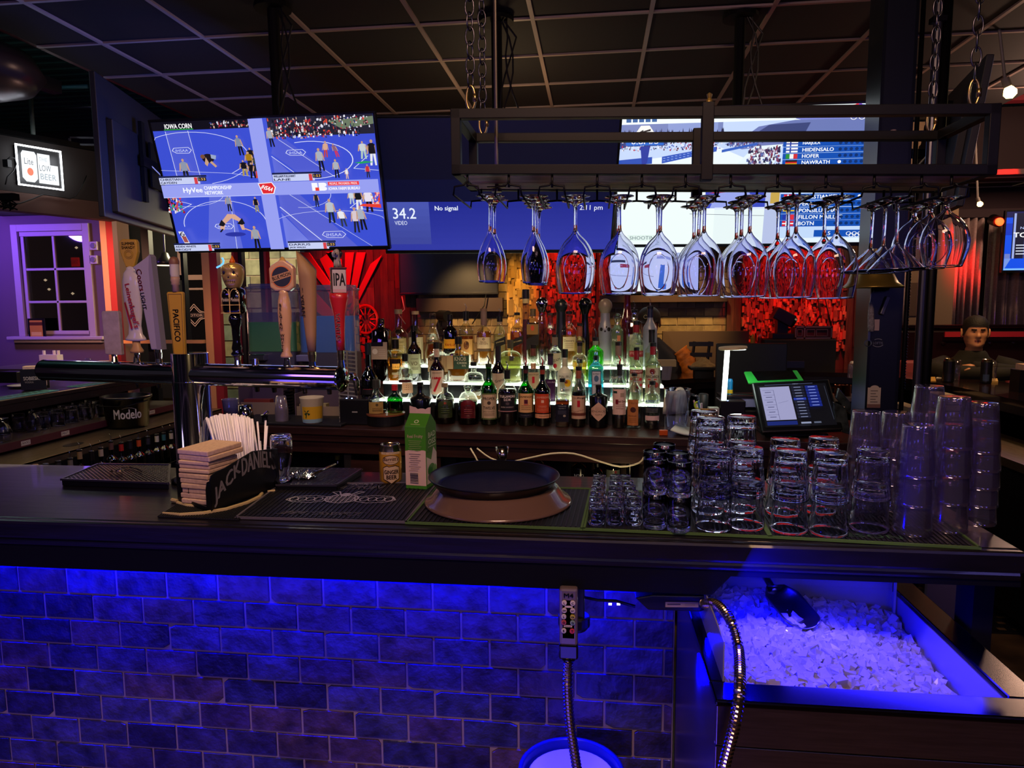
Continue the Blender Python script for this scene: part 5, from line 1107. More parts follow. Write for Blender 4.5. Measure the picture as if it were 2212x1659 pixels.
bottle(1287,1,34,11,768,778,796,'blue','bright sky blue flat gin bottle with framed portrait label',None,'#0a0a0c',9,shape='flat',pour='c',labels=[(-9,11,799,852,'#24445c',[('r',-7.5,801,9.5,851,'#9aa4b8'),('BOMBAY',1,806,4,K,14),('d',1,816,5,7,'#3c5878'),('SAPPHIRE',1,829,3,K,14)])])
bottle(1335,1,36,13,738,772,790,'clear','rounded clear vodka bottle with cursive lettering',None,'#14100e',8,foil=('#6a5a54',744,768),labels=[(-15,14,795,840,('none',WH),[('dg','Pinnacle',-2,812,7,'#b8b0a8',26)])])
bottle(1374,1,31,11,750,778,794,'clear','clear raspberry vodka bottle with berry pattern',('#c8c8a8',800),'#0a0a0c',7,foil=('#70101c',757,777),labels=[(-14,14,798,846,'#98907c',[('r',-14,797,14,806,'#6a1018'),('SMIRNOFF',0,801,4.5,'#d8c8c0',24),('d',-10,817,2.5,3,RD),('d',9,818,3,3.5,RD),('d',10,830,2.5,3,RD),('d',3,835,3,3,RD),('l',-6,814,6,2,6,RD)])])
bottle(1409,1,34,12,740,768,786,'clear','clear white rum bottle with round red mark at the right end of the lowest step',('#d0d4b0',790),'#0a0a0c',8,foil=('#781020',747,766),labels=[(-15,16,793,848,'#94927e',[('d',0,801,6,6,'#5a1418'),('BACARDI',0,812,5.5,K,26,1),('r',-10,817,-4,819,RD),('r',3,817,9,819,RD),('d',-6,832,3.5,4.5,'#8a2018'),('d',8,830,5,6,'#8a2c20')])])
bottle(798,0,40,13,740,790,822,'dgreen','large dark green champagne bottle at the left end of the steps',None,None,2,foil=('#0c1420',742,766),labels=[(-16,14,838,850,'#16161a',[('r',-12,838,6,839.5,'#8a2838')])],dy=-.02)
bottle(828,2,36,12,688,707,715,'amber','square shouldered amber bourbon bottle with large pale pictorial label',('#7a2c10',718),'#2c201c',12,shape='sq',labels=[(-18,17,738,775,'#a08c7c',[('r',-18,738,8,747,K),('d',-10,758,6,6,'#cfc4b8'),('l',-2,755,13,4,4,'#b8a698')])])
bottle(857,2,42,13,733,755,768,'clear','clear bourbon bottle with black window label glowing amber',('#d88a18',776),'#14100e',20,shape='round',labels=[(-13,10,774,815,'#1c100c',[('r',-8,784,8,796,'#e8a848'),('r',-9,803,7,808,'#7a684c')])])
bottle(897,2,31,11,703,738,760,'brown','tall dark brown whiskey bottle with pale olive label',None,'#121010',12,labels=[(-13,13,764,806,'#9aa080',[('CANADIAN',0,774,3,K,16),('VO',-1,784,8,'#5a5038',14,1),('l',-8,794,8,2,3,'#5c5840')])])
bottle(950,2,46,14,741,757,770,'clear','squat clear bourbon bottle with brown paper label behind the red seven',('#a87028',790),'#14100e',14,shape='flat',thin=.6,labels=[(-22,22,768,802,'#8d7656',[('KNOB',-6,774,8,K,28,1)])])
bottle(992,2,46,14,727,755,766,'clear','squat clear bottle with dark green square label',('#c07a28',768),'#0c0c10',16,shape='flat',thin=.6,labels=[(-9,25,767,796,'#283c2c',[('KNOB',6,774,9,'#b8b098',25,1),('CREEK',10,783,4,'#b8b098',22),('RYE',14,789,3.5,'#b8b098',8)]),(-23,-10,767,796,'#9a8460',[])])
bottle(1103,2,52,12,734,757,772,'clear','large round clear bottle with pale yellow spirit',('#b8bc78',770),'#3a3428',18,shape='round',thin=.7,labels=[(-3,6,768,778,'#1c1c20',[])])
bottle(1199,2,28,12,722,748,760,'clear','clear bourbon bottle with white label and dark slanted name',None,'#14100e',6,foil=('#6a5c50',728,746),labels=[(-13,13,762,800,'#a8a890',[('dg','BEAM',2,777,6,K,18),('d',0,789,4,5,RD)])])
bottle(1252,2,32,11,739,762,772,'clear','clear gold rum bottle with pale label above the white rum',('#d8c878',780),'#0c0c10',8,foil=('#5a4a44',747,762),labels=[(-15,15,765,777,'#b0b490',[('BACARDI',0,771,4.5,K,25)]),(-15,15,782,792,'#c8a838',[])])
bottle(1286,2,35,12,728,745,760,'lime','bright green gin bottle above the blue one',None,'#0a0a0c',8,pour='c',foil=('#6a7a68',735,745))
bottle(1373,2,32,13,693,722,742,'clear','clear vodka bottle with red strip label and red neck',('#d4d8c0',745),'#0c0c10',8,pour='c',foil=('#70141c',702,718),labels=[(-15,15,757,770,'#882028',[('STOLI',-6,762,5,'#e0c8c0',14),('SELECT',8,762,4,'#e0c8c0',12)])])
bottle(1406,2,30,12,712,742,760,'clear','clear bottle with black neck right of the frosted vodka',('#c4ccb0',762),'#0a0a0c',6,foil=('#0e0c10',718,740))
bottle(865,3,38,15,668,706,722,'clear','clear tequila bottle with black oval mark and pale yellow label',('#c8c088',728),'#9a8868',10,labels=[(-14,15,730,762,'#c0b880',[('REPOSADO',2,738,4,'#4a4420',16),('l',-6,746,8,3,3.6,'#8a8450')]),(-7,5,711,721,('dot','#1c1c18'),[])])
bottle(901,3,34,14,672,706,722,'clear','clear tequila bottle with cork and pale label, second from the left on top step',('#d8d0a0',728),'#a89070',7,labels=[(-14,15,728,775,'#c4c09a',[('l',-6,740,8,4,5,'#8a8450')])])
bottle(938,3,38,13,676,698,740,'clear','clear cone shaped cognac bottle with little amber spirit',('#c07018',744),'#3a2c20',5,shape='cone',labels=[(-17,3,724,734,('none',WH),[('FAMILY',-6,730,5,'#d8c890',18),('l',-12,720,4,1,3,'#c8b888')])])
bottle(975,3,31,11,679,702,716,'brown','dark brown liqueur bottle with orange yellow label',None,'#100c0e',12,labels=[(-14,12,732,752,'#c88a20',[('KAHLUA',0,744,5,'#8a2010',22,1)])])
bottle(1009,3,32,11,672,694,715,'clear','clear bourbon bottle with round tan animal label and black pourer',('#c87a28',726),'#0a0a0c',20,pour='c',labels=[(-12,16,732,765,'#b88c50',[('d',0,745,6,9,'#6a4020'),('d',2,741,3,4,'#3a2010')])])
bottle(1047,3,32,13,666,703,718,'clear','bourbon bottle dressed in cream paper with a dark belt',('#d89a38',716),'#6a5044',6,foil=('#6a5450',670,702),labels=[(-15,15,728,752,'#b49c7c',[('d',-1,732,2.5,2.5,K),('BASIL',-1,738,3,K,13),('HAYDEN',-1,742,3,K,18)]),(-15,15,753,758,'#4a3c30',[])])
bottle(1081,3,27,11,683,698,722,'clear','clear whisky bottle with slanted black band, left one of the three',('#e0d0a0',722),'#0a0a0c',12,pour='c',shape='sq',labels=[(-10,14,732,748,('slant','#14140f'),[('dg','JOHNNIE',2,738,3.4,'#a89868',18)])])
bottle(1118,3,29,11,675,700,713,'clear','square whisky bottle with slanted black band and amber spirit',('#b8601c',716),'#0a0a0c',6,pour='c',shape='sq',labels=[(-13,14,730,746,('slant','#16160f'),[('dg','JW LABEL',2,737,3.4,'#a89868',20)]),(-5,5,716,728,'#8a4a20',[])])
bottle(1137,3,17,14,625,646,760,'purple','very tall slender bottle with big black cork',('#b88a90',690),'#171316',20,foil=('#b0a070',645,655),dy=.03)
bottle(1152,3,28,11,667,684,697,'clear','square whisky bottle with gold label and slanted dark band',('#7a6030',697),'#5a4c30',16,shape='sq',labels=[(-12,12,700,722,'#7a5a28',[('d',0,708,4,6,'#a83c18')]),(-13,13,726,750,('slant','#17140c'),[])])
bottle(1171,3,19,12,655,676,700,'clear','slender clear bottle with mirrored dome top',None,None,2,ball=(BG['chromeb'],13),dy=.04)
bottle(1189,3,22,11,676,700,712,'clear','small clear bottle with red neck band between the two dome tops',None,'#3a2c24',5,foil=('#581418',686,698),labels=[(-4,4,712,722,('dot','#b02028'),[])])
bottle(1212,3,24,20,660,682,740,'grey','dark grey bottle with wide dome top, nearest the middle',None,None,2,ball=(BG['grey'],14),dy=.045)
bottle(1229,3,33,12,672,697,716,'clear','clear scotch bottle with cream label and amber line',('#c89040',724),'#0a0a0c',6,pour='c',foil=('#5c1c1c',684,694),labels=[(-13,14,727,757,'#c0b890',[("Dewars",0,735,5,K,21),('l',-9,742,9,3,4,'#8a8460')])])
bottle(1252,3,26,11,698,726,738,'clear','clear tequila bottle with copper foil neck',('#d8c070',740),'#14100e',6,foil=('#7a3c28',706,726),labels=[(-2,6,718,724,('dot','#50141c'),[])],dy=-.02)
bottle(1263,3,20,14,657,684,740,'black','black dome topped bottle left of the white patterned one',None,None,2,ball=(BG['black'],14),dy=.045)
bottle(1306,3,32,20,660,690,712,'frost','pale hourglass bottle with flower pattern and grey dome top',('#d8dcc0',745),None,2,shape='hour',ball=(capmat('#6e6258'),15),dy=.02,labels=[(-12,13,703,719,('none',WH),[('d',-8,711,3,4,K),('d',8,711,3.5,4.5,K),('d',0,715,2,2,K),('d',3,706,1.5,2,K)])])
bottle(1332,3,29,12,686,699,716,'clear','clear tequila bottle with round glass ball stopper',('#b8ccb8',702),'#a8b890',6,ball=(BG['clear'],9),labels=[(-9,9,722,745,('none',WH),[('PAT',-4,734,5,'#c8ccc0',12),('r',0,724,7,736,'#a86848')])])
bottle(1353,3,25,13,630,656,700,'red','tall dark red gold vase shaped bottle',None,'#4a1c10',8,dy=.04)
bottle(1368,3,34,12,669,690,697,'clear','tall rectangular clear bottle with square shoulders',('#d0d8c0',722),'#0a0a0c',6,pour='c',shape='flat',labels=[(-10,12,722,760,'#a8b098',[('SVEDKA',0,730,3.6,'#6a6c58',18)])])
bottle(1402,3,31,12,661,688,712,'frost','frosted vodka bottle with navy neck in front of the capped man',None,'#0c0c14',6,pour='c',foil=('#141c3a',664,686))
def bbp(px,off,z,y=880):
    Y=3.6
    for _ in range(4): X=aY(px,y,Y).x;Y=yf(X)+off
    return V3((X,Y,z))
m=MB();a=bbp(500,.03,.98);b_=bbp(735,.03,.98);m.prism([(a.x,a.y,.981),(b_.x,b_.y,.981),(b_.x+.02,b_.y+.3,.981),(a.x,a.y+.3,.981)],(0,0,.012));tag(m.build('bar_mat',RUBBER,bev=.003),'black mat under the plastic cups on the back counter left of the bottles','mat')
def cup(m,p,r0,r1,h,t=.0015): m.lathe([(0,0),(r0,0),(r1,h),(r1+.0015,h),(r1+.0015,h-.003),(r1-t,h-.003),(r0-t,.003),(0,.003)],p,24)
p=bbp(608,.10,.994);k=pxm(p);o=None
for i in range(7):
    m=MB();n=MB();h=.085;z=p.z+.068-.0+i*.0
    q=V3((p.x,p.y,.994+.009*i));n.lathe([(.036,0),(.0365,.003),(.026,.085),(0,.085),(0,.0835),(.0248,.0835),(.0348,.0)],q,24);tag(n.build('plastic_cup',CLEARP,smooth=1),'upside down translucent cup in the white stack on the back counter, %s from the bottom' % ['first','second','third','fourth','fifth','sixth','topmost'][i],'cup','stacked translucent cups on the back counter')
p=bbp(674,.08,.993);k=pxm(p);o=thing('plastic_bucket_cup','white plastic cup with yellow panel and green palm tree on the back counter','cup',p)
m=MB();m.lathe([(0,0),(20*k,0),(21*k,4*k),(25*k,53*k),(26*k,56*k),(24*k,56*k),(20*k,5*k),(0,4*k)],p,32);m.build('cup_body',mat('milky_plastic','#b8ac98',.5),o,smooth=1)
def cyl_canvas(c,name,p,rf,k,o,th=None,eps=.0002,m_=PRINTG):
    th=atan2(-p.y,-p.x) if th is None else th
    def fn(x,y,e): r=rf(y*k)+.0006+e;a=max(-1.5,min(1.5,x*k/r));return (p.x+r*cos(th+a),p.y+r*sin(th+a),p.z+y*k)
    return c.build(name,m_,fn,o,eps=eps,lim=5)
c=Canvas();c.rect(-24,10,26,37,'#c89c28',n=10);c.rect(-26,2,26,10,'#7f9fae',n=10);c.line([(-14,12),(-12,24)],2,'#18402c');
for q in ((-20,30),(-15,32),(-6,30),(-4,22),(-18,22)): c.poly([(-12,25),((q[0]-12)/2-1,q[1]-1),q,((q[0]-12)/2,q[1]-4)],'#18402c')
cyl_canvas(c,'printed_panel',p,lambda z: 21*k+(z-4*k)/(49*k)*4*k,k,o)
def obox(px0,px1,y0,y1,off,dep,lab,col,ng='#8a8060'):
    a=bbp(px0,off,.98);b_=bbp(px1,off,.98);zt_=aY(px0,y0,a.y).z;zb_=max(.9815,aY(px0,y1,a.y).z)
    o=thing('clear_front_bin',lab,'bin',(a.x,a.y,.98));R=RO(-.08,3,'Z');w=(b_-a).length;c_=(a+b_)/2
    m=MB()
    for dx in (-w/2,w/2): m.box((c_.x+dx,c_.y+dep/2,(zt_+zb_)/2),(.006,dep,zt_-zb_))
    m.box((c_.x,c_.y+dep,(zt_+zb_)/2),(w,.006,zt_-zb_));m.box((c_.x,c_.y+dep/2,zb_+.003),(w-.01,dep,.005));m.build('bin_body',mat(col[0],col[1],.4),o)
    m=MB();m.box((c_.x,c_.y+.005,zb_+(zt_-zb_)*.24),(w-.012,.004,(zt_-zb_)*.46));m.build('front_panel',mat('frosted_front','#8a7a70',.35),o)
    m=MB();m.box((c_.x-.04,c_.y+.05,zb_+(zt_-zb_)*.3),(w*.6,.05,(zt_-zb_)*.5));m.build('contents',mat('cream_contents_'+str(len(MATS)),ng,.7),o)
    return o
obox(520,610,835,905,.30,.16,'grey lavender organiser bin left of the white cup stack',('lavender_plastic','#55485a'),'#7a3028')
obox(640,733,850,905,.30,.16,'grey organiser bin behind the yellow cup',('lavender_plastic','#55485a'),'#948a68')
m=MB();p=bbp(623,.34,.981)
for i in range(9): m.bbox(p.x-.02,p.x+.02,p.y-.02,p.y+.05,.982+.018*i,.99+.018*i)
m.bbox(p.x-.02,p.x+.02,p.y+.03,p.y+.05,.982,1.15);tag(m.build('lid_holder',BLACK),'black ribbed lid holder between the two organiser bins','holder')
p=bbp(498,.12,.981);o=thing('clear_tumbler','clear plastic cup with dark stirrers inside on the back counter beside the chrome post','cup',p);k=pxm(p)
m=MB();cup(m,p,13*k,17*k,48*k);m.build('cup_body',CLEARP,o,smooth=1);m=MB();m.lathe([(0,2*k),(12*k,2*k),(14.5*k,26*k),(0,30*k)],p,20);m.build('contents',mat('brown_crumbs','#6a5648',.9,noise=(90,.4),bump=.6),o,smooth=1)
p=bbp(530,.04,.981);k=pxm(p);o=MB().lathe([(0,42*k),(14*k,42*k),(18*k,0),(17*k,0),(13*k,40*k),(0,40*k)],p,30).build('steel_shaker',mat('steel_shaker','#a09a98',.12,1.),smooth=1);tag(o,'upside down polished steel shaker cup behind the straws','shaker')
p=bbp(571,.06,.981);k=pxm(p);o=thing('black_stopper','small black bottle pourer with steel collar on the back counter','pourer',p);m=MB();m.lathe([(0,0),(7*k,0),(6*k,14*k),(7*k,18*k),(0,18*k)],p,16);m.build('stopper_body',BLACK,o);m=MB();m.lathe([(0,18*k),(9*k,19*k),(9*k,20*k),(0,22*k)],p,16);m.tube([p+V3((0,0,20*k)),p+V3((8*k,0,27*k))],3*k,8);m.build('collar',CHROME,o)
a=bbp(733,.10,.981);b_=bbp(790,.10,.981);zt_=aY(760,862,a.y).z;pr=thing('receipt_printer','black receipt printer with blue status lights beside the champagne bottle','printer',(a.x,a.y,.981))
m=MB();m.bbox(a.x,b_.x+.03,a.y,a.y+.14,.981,zt_);m.build('printer_body',BLACK,pr,bev=.006);m=MB();m.box(((a.x+b_.x)/2+.01,a.y-.001,(zt_+.981)/2),(.03,.002,.006));m.build('badge',mat('grey_badge','#8a8a90',.4),pr)
m=MB();
for dx in (.055,.085): m.lathe([(0,0),(.004,.0),(.003,.003),(0,.004)],(a.x+dx-.02,a.y+.02,zt_),8)
m.build('status_light',mat('blue_status','#80a0ff',emit='#90b0ff',es=8),pr)
a=aY(738,757,3.62);m=MB();k=pxm(a);R=RO(radians(12),3,'Z');o=thing('ice_tray_rack','grey slotted plastic rack standing upright behind the red tap handle','rack',(a.x+.06,3.62,.98))
c0=V3((a.x+.03,3.62,0));z1=a.z;z0=.982
for dx in (-.05,.05,0): m.box((c0.x+dx,c0.y,(z0+z1)/2),(.008,.02,z1-z0),R)
n=int((z1-z0)/.022)
for i in range(n+1): m.box((c0.x,c0.y,z0+(z1-z0-.008)*i/n+.004),(.108,.014,.006),RO(radians(12),3,'Z') @ RO(radians(8),3,'Y'))
m.build('slats',mat('grey_slats','#6a6866',.5),o)
def dispenser(x0,x1,ytop,ybot,ylq,col,top,lab,foam=True,Y=4.55):
    a=aY(x0,ytop,Y);b_=aY(x1,ybot,Y);W=b_.x-a.x;cx=(a.x+b_.x)/2;zt=a.z;zb=b_.z;zl=aY(x0,ylq,Y).z;D=.2;o=thing('drink_dispenser',lab,'drink dispenser',(cx,Y+D/2,zb-.3))
    def shell(r,z0,z1,sh):
        pts=[];
        for (cxx,cyy,a0) in ((W/2-r,-D/2+r,-pi/2),(W/2-r,D/2-r,0),(-W/2+r,D/2-r,pi/2),(-W/2+r,-D/2+r,pi)):
            for i in range(5): t=a0+pi/2*i/4;pts.append(((cxx+(r-sh)*cos(t))+cx,cyy+(r-sh)*sin(t)+Y+D/2))
        return pts
    m=MB();P=shell(.05,0,0,0);n=len(P);m.add([(x,y,zb) for x,y in P]+[(x,y,zt-.03) for x,y in P],[(i,(i+1) % n,n+(i+1) % n,n+i) for i in range(n)]);m.build('tank',tint_glass('tank_plastic'+lab[:5],'#cfc4da',gloss=.07,diff=.22,dcol='#a892a8'),o,smooth=1)
    m=MB();P=shell(.05,0,0,.006);m.prism([(x,y,zb+.002) for x,y in P],(0,0,zl-zb));m.build('drink',mat('drink_'+lab[:5],col,.35,emit=col,es=.06),o,smooth=False)  # faint emission in the drink's own colour, added to brighten it
    if foam:
        m=MB();m.prism([(x,y,zl+.004) for x,y in P],(0,0,.065));m.build('foam',tint_glass('foam_'+lab[:5],'#ffffff',diff=.5,gloss=.02,dcol='#8a8a98'),o)
    m=MB();P=shell(.05,0,0,-.008);m.prism([(x,y,zt-.035) for x,y in P],(0,0,.018));P=shell(.06,0,0,.012);m.prism([(x,y,zt-.017) for x,y in P],(0,0,.02));m.build('lid',tint_glass('lid_plastic'+lab[:5],'#d8d4e8',gloss=.2,diff=.3,dcol='#9088a8'),o,bev=.006)
    m=MB();P=shell(.05,0,0,-.004);m.prism([(x,y,zb-.32) for x,y in P],(0,0,.318));m.build('machine_base',mat('dispenser_base','#3a343c',.4),o)
    m=MB();m.box((cx+top,Y-.028,zb-.035),(.11,.06,.045));m.build('spigot_head',CHROME if foam else mat('muted_purple','#5c5468',.4),o,bev=.006)
    m=MB();m.tube([(cx+.08,Y+.02,zt-.05),(cx+.085,Y+.02,zt-.12),(cx+.07,Y+.02,zt-.2)],.008,8);m.build('paddle',CLEARP,o)
dispenser(524,636,614,760,697,'#48b428',-.07,'clear drink dispenser half full of bright green slush')
dispenser(638,762,617,762,684,'#1484b4',-.13,'wide clear drink dispenser half full of blue slush',foam=False,Y=4.5)
m=MB();a=aY(500,770,4.4);b_=aY(775,770,4.4);m.bbox(a.x,b_.x,4.4,4.9,a.z-.32-.03,a.z-.32);m.bbox(a.x,b_.x,4.42,4.88,0,a.z-.35);tag(m.build('service_counter',mat('service_grey','#3c363c',.5)),'grey service counter that carries the slush dispensers','counter')
ag=thing('agave_sign','big red lit metal agave plant sign with letters on the plank wall','wall sign',aY(740,650,6.1))
m=MB();YA=6.165;RM=mat('red_metal','#b02020',.35,.4)
def blade(pts): m.prism([aY(x,y,YA) for x,y in pts],(0,.012,0))
blade([(690,560),(718,540),(745,600),(748,640),(735,650)]);blade([(640,545),(668,545),(735,640),(725,655),(700,620)]);blade([(745,545),(765,545),(752,640),(744,640)]);blade([(770,545),(790,545),(765,650),(750,660)]);blade([(800,570),(826,550),(790,620),(760,680),(752,672)]);blade([(650,600),(690,640),(735,690),(720,700),(680,670)]);blade([(706,545),(722,545),(740,600),(738,560)])
m.build('blades',RM,ag,bev=.003)
m=MB();p=aY(790,690,YA-.01);k=pxm(p);
m.tube([p+V3((26*k*cos(a),0,30*k*sin(a))) for a in [2*pi*i/30 for i in range(30)]],3*k,6,closed=True)
for i in range(12): a=2*pi*i/12;m.tube([p+V3((10*k*cos(a),0,11*k*sin(a))),p+V3((26*k*cos(a),0,30*k*sin(a)))],1.6*k,5)
m.build('wheel',RM,ag)
for ch,x,y,h in (('I',738,656,20),('L',752,657,20),('A',770,655,20),('1',752,690,38),('S',772,700,34),('T',740,728,20),('A',756,728,20),('C',772,730,20)):
    c=Canvas();c.text(ch,0,0,h,'#d02020');p=aY(x,y,YA-.025);k=pxm(p);o=c.build('letter',mat('red_letter','#c02424',.35,.3),flatmap(p,(1,0,0),(0,0,1),k,k),ag);q=o.modifiers.new('s','SOLIDIFY');q.thickness=.012
m=MB();
for i in range(16): a=aY(745+rnd.uniform(-25,60),700+rnd.uniform(0,70),YA);m.box(a,(.06,.01,.06),RO(rnd.uniform(0,1.5),3,'Y'))
m.build('scrap_pattern',RM,ag)
p=bbp(1462,.22,.981);k=pxm(p);pi_=thing('glass_pitcher','clear handled pitcher stuffed with curled paper receipts right of the bottles','pitcher',p)
m=MB();m.lathe([(0,.002),(22*k,.0),(24*k,6*k),(28*k,88*k),(30*k,90*k),(27*k,90*k),(22*k,6*k),(0,5*k)],p,28);m.tube([p+V3((27*k,0,78*k)),p+V3((44*k,0,74*k)),p+V3((46*k,0,50*k)),p+V3((40*k,0,32*k)),p+V3((26*k,0,28*k))],3*k,10);m.build('pitcher_body',THIN,pi_,smooth=1)
m=MB();PAP=mat('receipt_paper','#b4b8ac',.7)
def ribbon(m,pts,w,tw=0):
    vs=[];
    for i,q in enumerate(pts): q=V3(q);s=V3((cos(.3+tw*i),-.25+.1*sin(i),sin(tw*i)*.6)).normalized()*w/2;vs += [q-s,q+s]
    m.add(vs,[(2*i,2*i+1,2*i+3,2*i+2) for i in range(len(pts)-1)])
for j in range(6):
    a=rnd.uniform(-.3,.3);pts=[]
    for i in range(12): t=i/11;pts.append(p+V3(((-22+j*7+24*sin(t*2.6+j*.5)*t)*k,(-8+j*3)*k,(20+78*sin(pi*min(t*1.25,1)*.62+.2)-46*t*t)*k)))
    ribbon(m,pts,17*k,.05*j)
m.build('receipts',PAP,pi_,smooth=1,solid=.0006)
p=bbp(1434,.06,.981);k=pxm(p);m=MB();m.box(p+V3((0,0,6*k)),(18*k,.02,12*k));tag(m.build('orange_box',mat('orange_plastic','#a84410',.35),bev=.003),'small orange plastic box at the counter edge by the vodka bottle','box')
m=MB();a=bbp(1450,.05,.983);b_=bbp(1495,.03,.983);
vs=[]
for i in range(9): t=i/8;q=a.lerp(b_,t);vs += [q+V3((0,0,.02*(1-t)**2+.012)),q+V3((.05,.17,.02*(1-t)**2+.012))]
m.add(vs,[(2*i,2*i+2,2*i+3,2*i+1) for i in range(8)]);tag(m.build('check_presenter',mat('pale_sheet','#b8c4c0',.6),solid=.008,smooth=1),'curled pale sheet lying at the counter edge before the pitcher','paper')
m=MB();a=bbp(1548,.02,.981);b_=bbp(1580,.02,.981);m.prism([(a.x,a.y,.9815),(b_.x+.03,b_.y,.9815),(b_.x,b_.y+.13,.9815),(a.x-.02,a.y+.13,.9815)],(0,0,.003));tag(m.build('paper_sheet',mat('grey_sheet','#6c7470',.7)),'grey paper sheet flat on the counter beside the card reader','paper')
p=bbp(1519,.40,.981);k=pxm(p);m=MB();m.lathe([(0,0),(10*k,0),(10.5*k,58*k),(8*k,60*k),(0,60*k)],p+V3((0,0,.02)),20);tag(m.build('dark_jug',mat('dark_green_grey','#20282c',.5),smooth=1),'dark cylindrical jug behind the pen cup','jug')
p=bbp(1522,.14,.981);k=pxm(p);o=thing('pen_cup','clear cup crowded with pens, scissors and markers beside the led lamp','pen cup',p);m=MB();cup(m,p,13*k,16*k,42*k);m.build('cup_body',CLEARP,o,smooth=1)
PC=['#b8b0b8','#5080b8','#d8d0c8','#a0785a','#304878','#c8c8d0','#b89098','#1c3c8c']
for i,cc in enumerate(PC):
    m=MB();a=rnd.uniform(0,6.28);q=p+V3((5*k*cos(a),5*k*sin(a),4*k));d=V3((.28*cos(a),.2*sin(a),1)).normalized();m.cyl(q,q+d*(58+rnd.uniform(-6,14))*k,1.9*k,n=8);tag(m.build('pen',mat('pen_'+str(i),cc,.4)),'%s pen standing in the clear cup, leaning %s' % (['pale grey','blue','cream','wooden brown','navy capped','silver','dusty pink','royal blue'][i],'right' if cos(a) > 0 else 'left'),'pen','pens in the clear cup')
p=bbp(1503,.14,.981);k=pxm(p);m=MB();m.tube([p+V3((2*k+5*k*cos(a),-.01,62*k+7*k*sin(a))) for a in [2*pi*i/14 for i in range(14)]],1.8*k,6,closed=True);m.cyl(p+V3((4*k,-.01,55*k)),p+V3((12*k,0,20*k)),2*k,n=6);tag(m.build('scissors',mat('lime_handle','#a8c820',.4)),'lime green scissors handle sticking out of the pen cup','scissors')
p=bbp(1543,.12,.981);k=pxm(p);m=MB();m.bbox(p.x-11*k,p.x+11*k,p.y,p.y+.05,.981,.981+58*k);tag(m.build('note_block',mat('pale_green_white','#a8b0a4',.6,noise=(40,.8)),bev=.002),'upright pale block of slips between pens and lamp','paper block')
p=bbp(1563,.16,1.075);k=pxm(p);la=thing('led_lamp','white led lamp with glowing post and flat round head beside the sales terminal','lamp',p)
zt_=aY(1578,752,p.y).z;zb_=aY(1563,866,p.y).z;xt=aY(1571,760,p.y).x
m=MB();m.tube([(p.x,p.y,zb_),(xt,p.y,zt_-.01)],5.5*k,10);m.build('light_post',mat('lamp_post_glow','#ffffff',emit='#f0fff6',es=4.5),la,smooth=1)
c_=V3((aY(1583,752,p.y).x,p.y,zt_));m=MB();m.lathe([(0,-.006),(29*k,-.006),(30*k,0),(29*k,.008),(10*k,.010),(0,.010)],c_,36,R=RO(radians(-3),3,'Y'));m.build('lamp_head',mat('lamp_head_white','#c8b890',.5),la,smooth=False,bev=.002)
m=MB();m.lathe([(0,-.007),(27*k,-.007),(27*k,-.0065),(0,-.0065)],c_,30);m.build('light_ring',mat('lamp_ring_glow','#ffffff',emit='#f4fff8',es=3),la)
light('desk_lamp_light','POINT',c_+V3((0,-.03,-.05)),.9,'#e8fff4',.04)
a=bbp(1556,.12,.981);b_=bbp(1612,.12,.981);cb=thing('black_cube_printer','black square printer box with a blue light under the led lamp','printer',(a.x,a.y,.981));zt_=aY(1570,866,a.y).z
m=MB();m.bbox(a.x,b_.x,a.y,a.y+.14,.981,zt_);m.build('printer_body',BLACK,cb,bev=.005);m=MB();m.box((a.x+.035,a.y+.005,zt_+.001),(.008,.004,.002));m.build('status_light',mat('blue_status','#80a0ff',emit='#90b0ff',es=8),cb);m=MB();m.box(((a.x+b_.x)/2,a.y-.001,(zt_+.981)/2-.01),(.03,.002,.005));m.build('badge',mat('grey_badge','#8a8a90',.4),cb)
m=MB();m.bbox(a.x+.02,b_.x+.09,a.y+.09,a.y+.24,zt_+.002,zt_+.012);m.bbox(a.x+.05,a.x+.09,a.y+.15,a.y+.2,.981,zt_+.002);o=tag(m.build('black_platform',BLACK),'flat black platform shelf behind the lamp','platform')
p=V3((a.x+.075,a.y+.17,zt_+.012));k=pxm(p);m=MB();m.lathe([(0,0),(6*k,0),(6*k,28*k),(4*k,33*k),(0,34*k)],p,16);m.mi=1;m.lathe([(6.2*k,2*k),(6.2*k,10*k)],p,16);tag(m.build('blue_marker_bottle',[mat('cyan_blue','#1878b0',.4),mat('yellow_band','#c8a820',.5)]),'small bright blue bottle with yellow base behind the led lamp','bottle')
p=bbp(1610,.24,1.07);k=pxm(p);o=thing('desk_phone','dark angled phone base behind the led lamp under the green tablet','phone',p);m=MB();m.box(p+V3((0,.02,.05)),(.13,.10,.03),RO(radians(50),3,'X'));m.box(p+V3((0,0,.01)),(.12,.12,.03));m.build('phone_body',BLACK,o,bev=.006);m=MB();m.box(p+V3((.0,-.025,.062)),(.08,.06,.003),RO(radians(50),3,'X'));m.build('display',mat('grey_violet_display','#5a5878',.2),o)
p=bbp(1600,.04,.981);k=pxm(p);cr=thing('card_reader','small black card reader with pale keypad on the counter edge','card reader',p);R=RO(radians(-25),3,'Z') @ RO(radians(18),3,'X')
m=MB();m.box(p+V3((0,.03,.022)),(.075,.14,.025),R);m.build('reader_body',BLACK,cr,bev=.004)
m=MB();m.box(p+R @ V3((0,-.015,.014))+V3((0,.03,.022)),(.055,.05,.003),R);m.build('keypad',mat('pale_keys','#8a9490',.5),cr);m=MB();m.box(p+R @ V3((0,.045,.014))+V3((0,.03,.022)),(.06,.035,.003),R);m.build('display',mat('reader_display','#4c5c60',.3),cr)
c4=[(1638,834),(1778,828),(1814,917),(1652,924)]
Yt,Yb=3.50,3.34
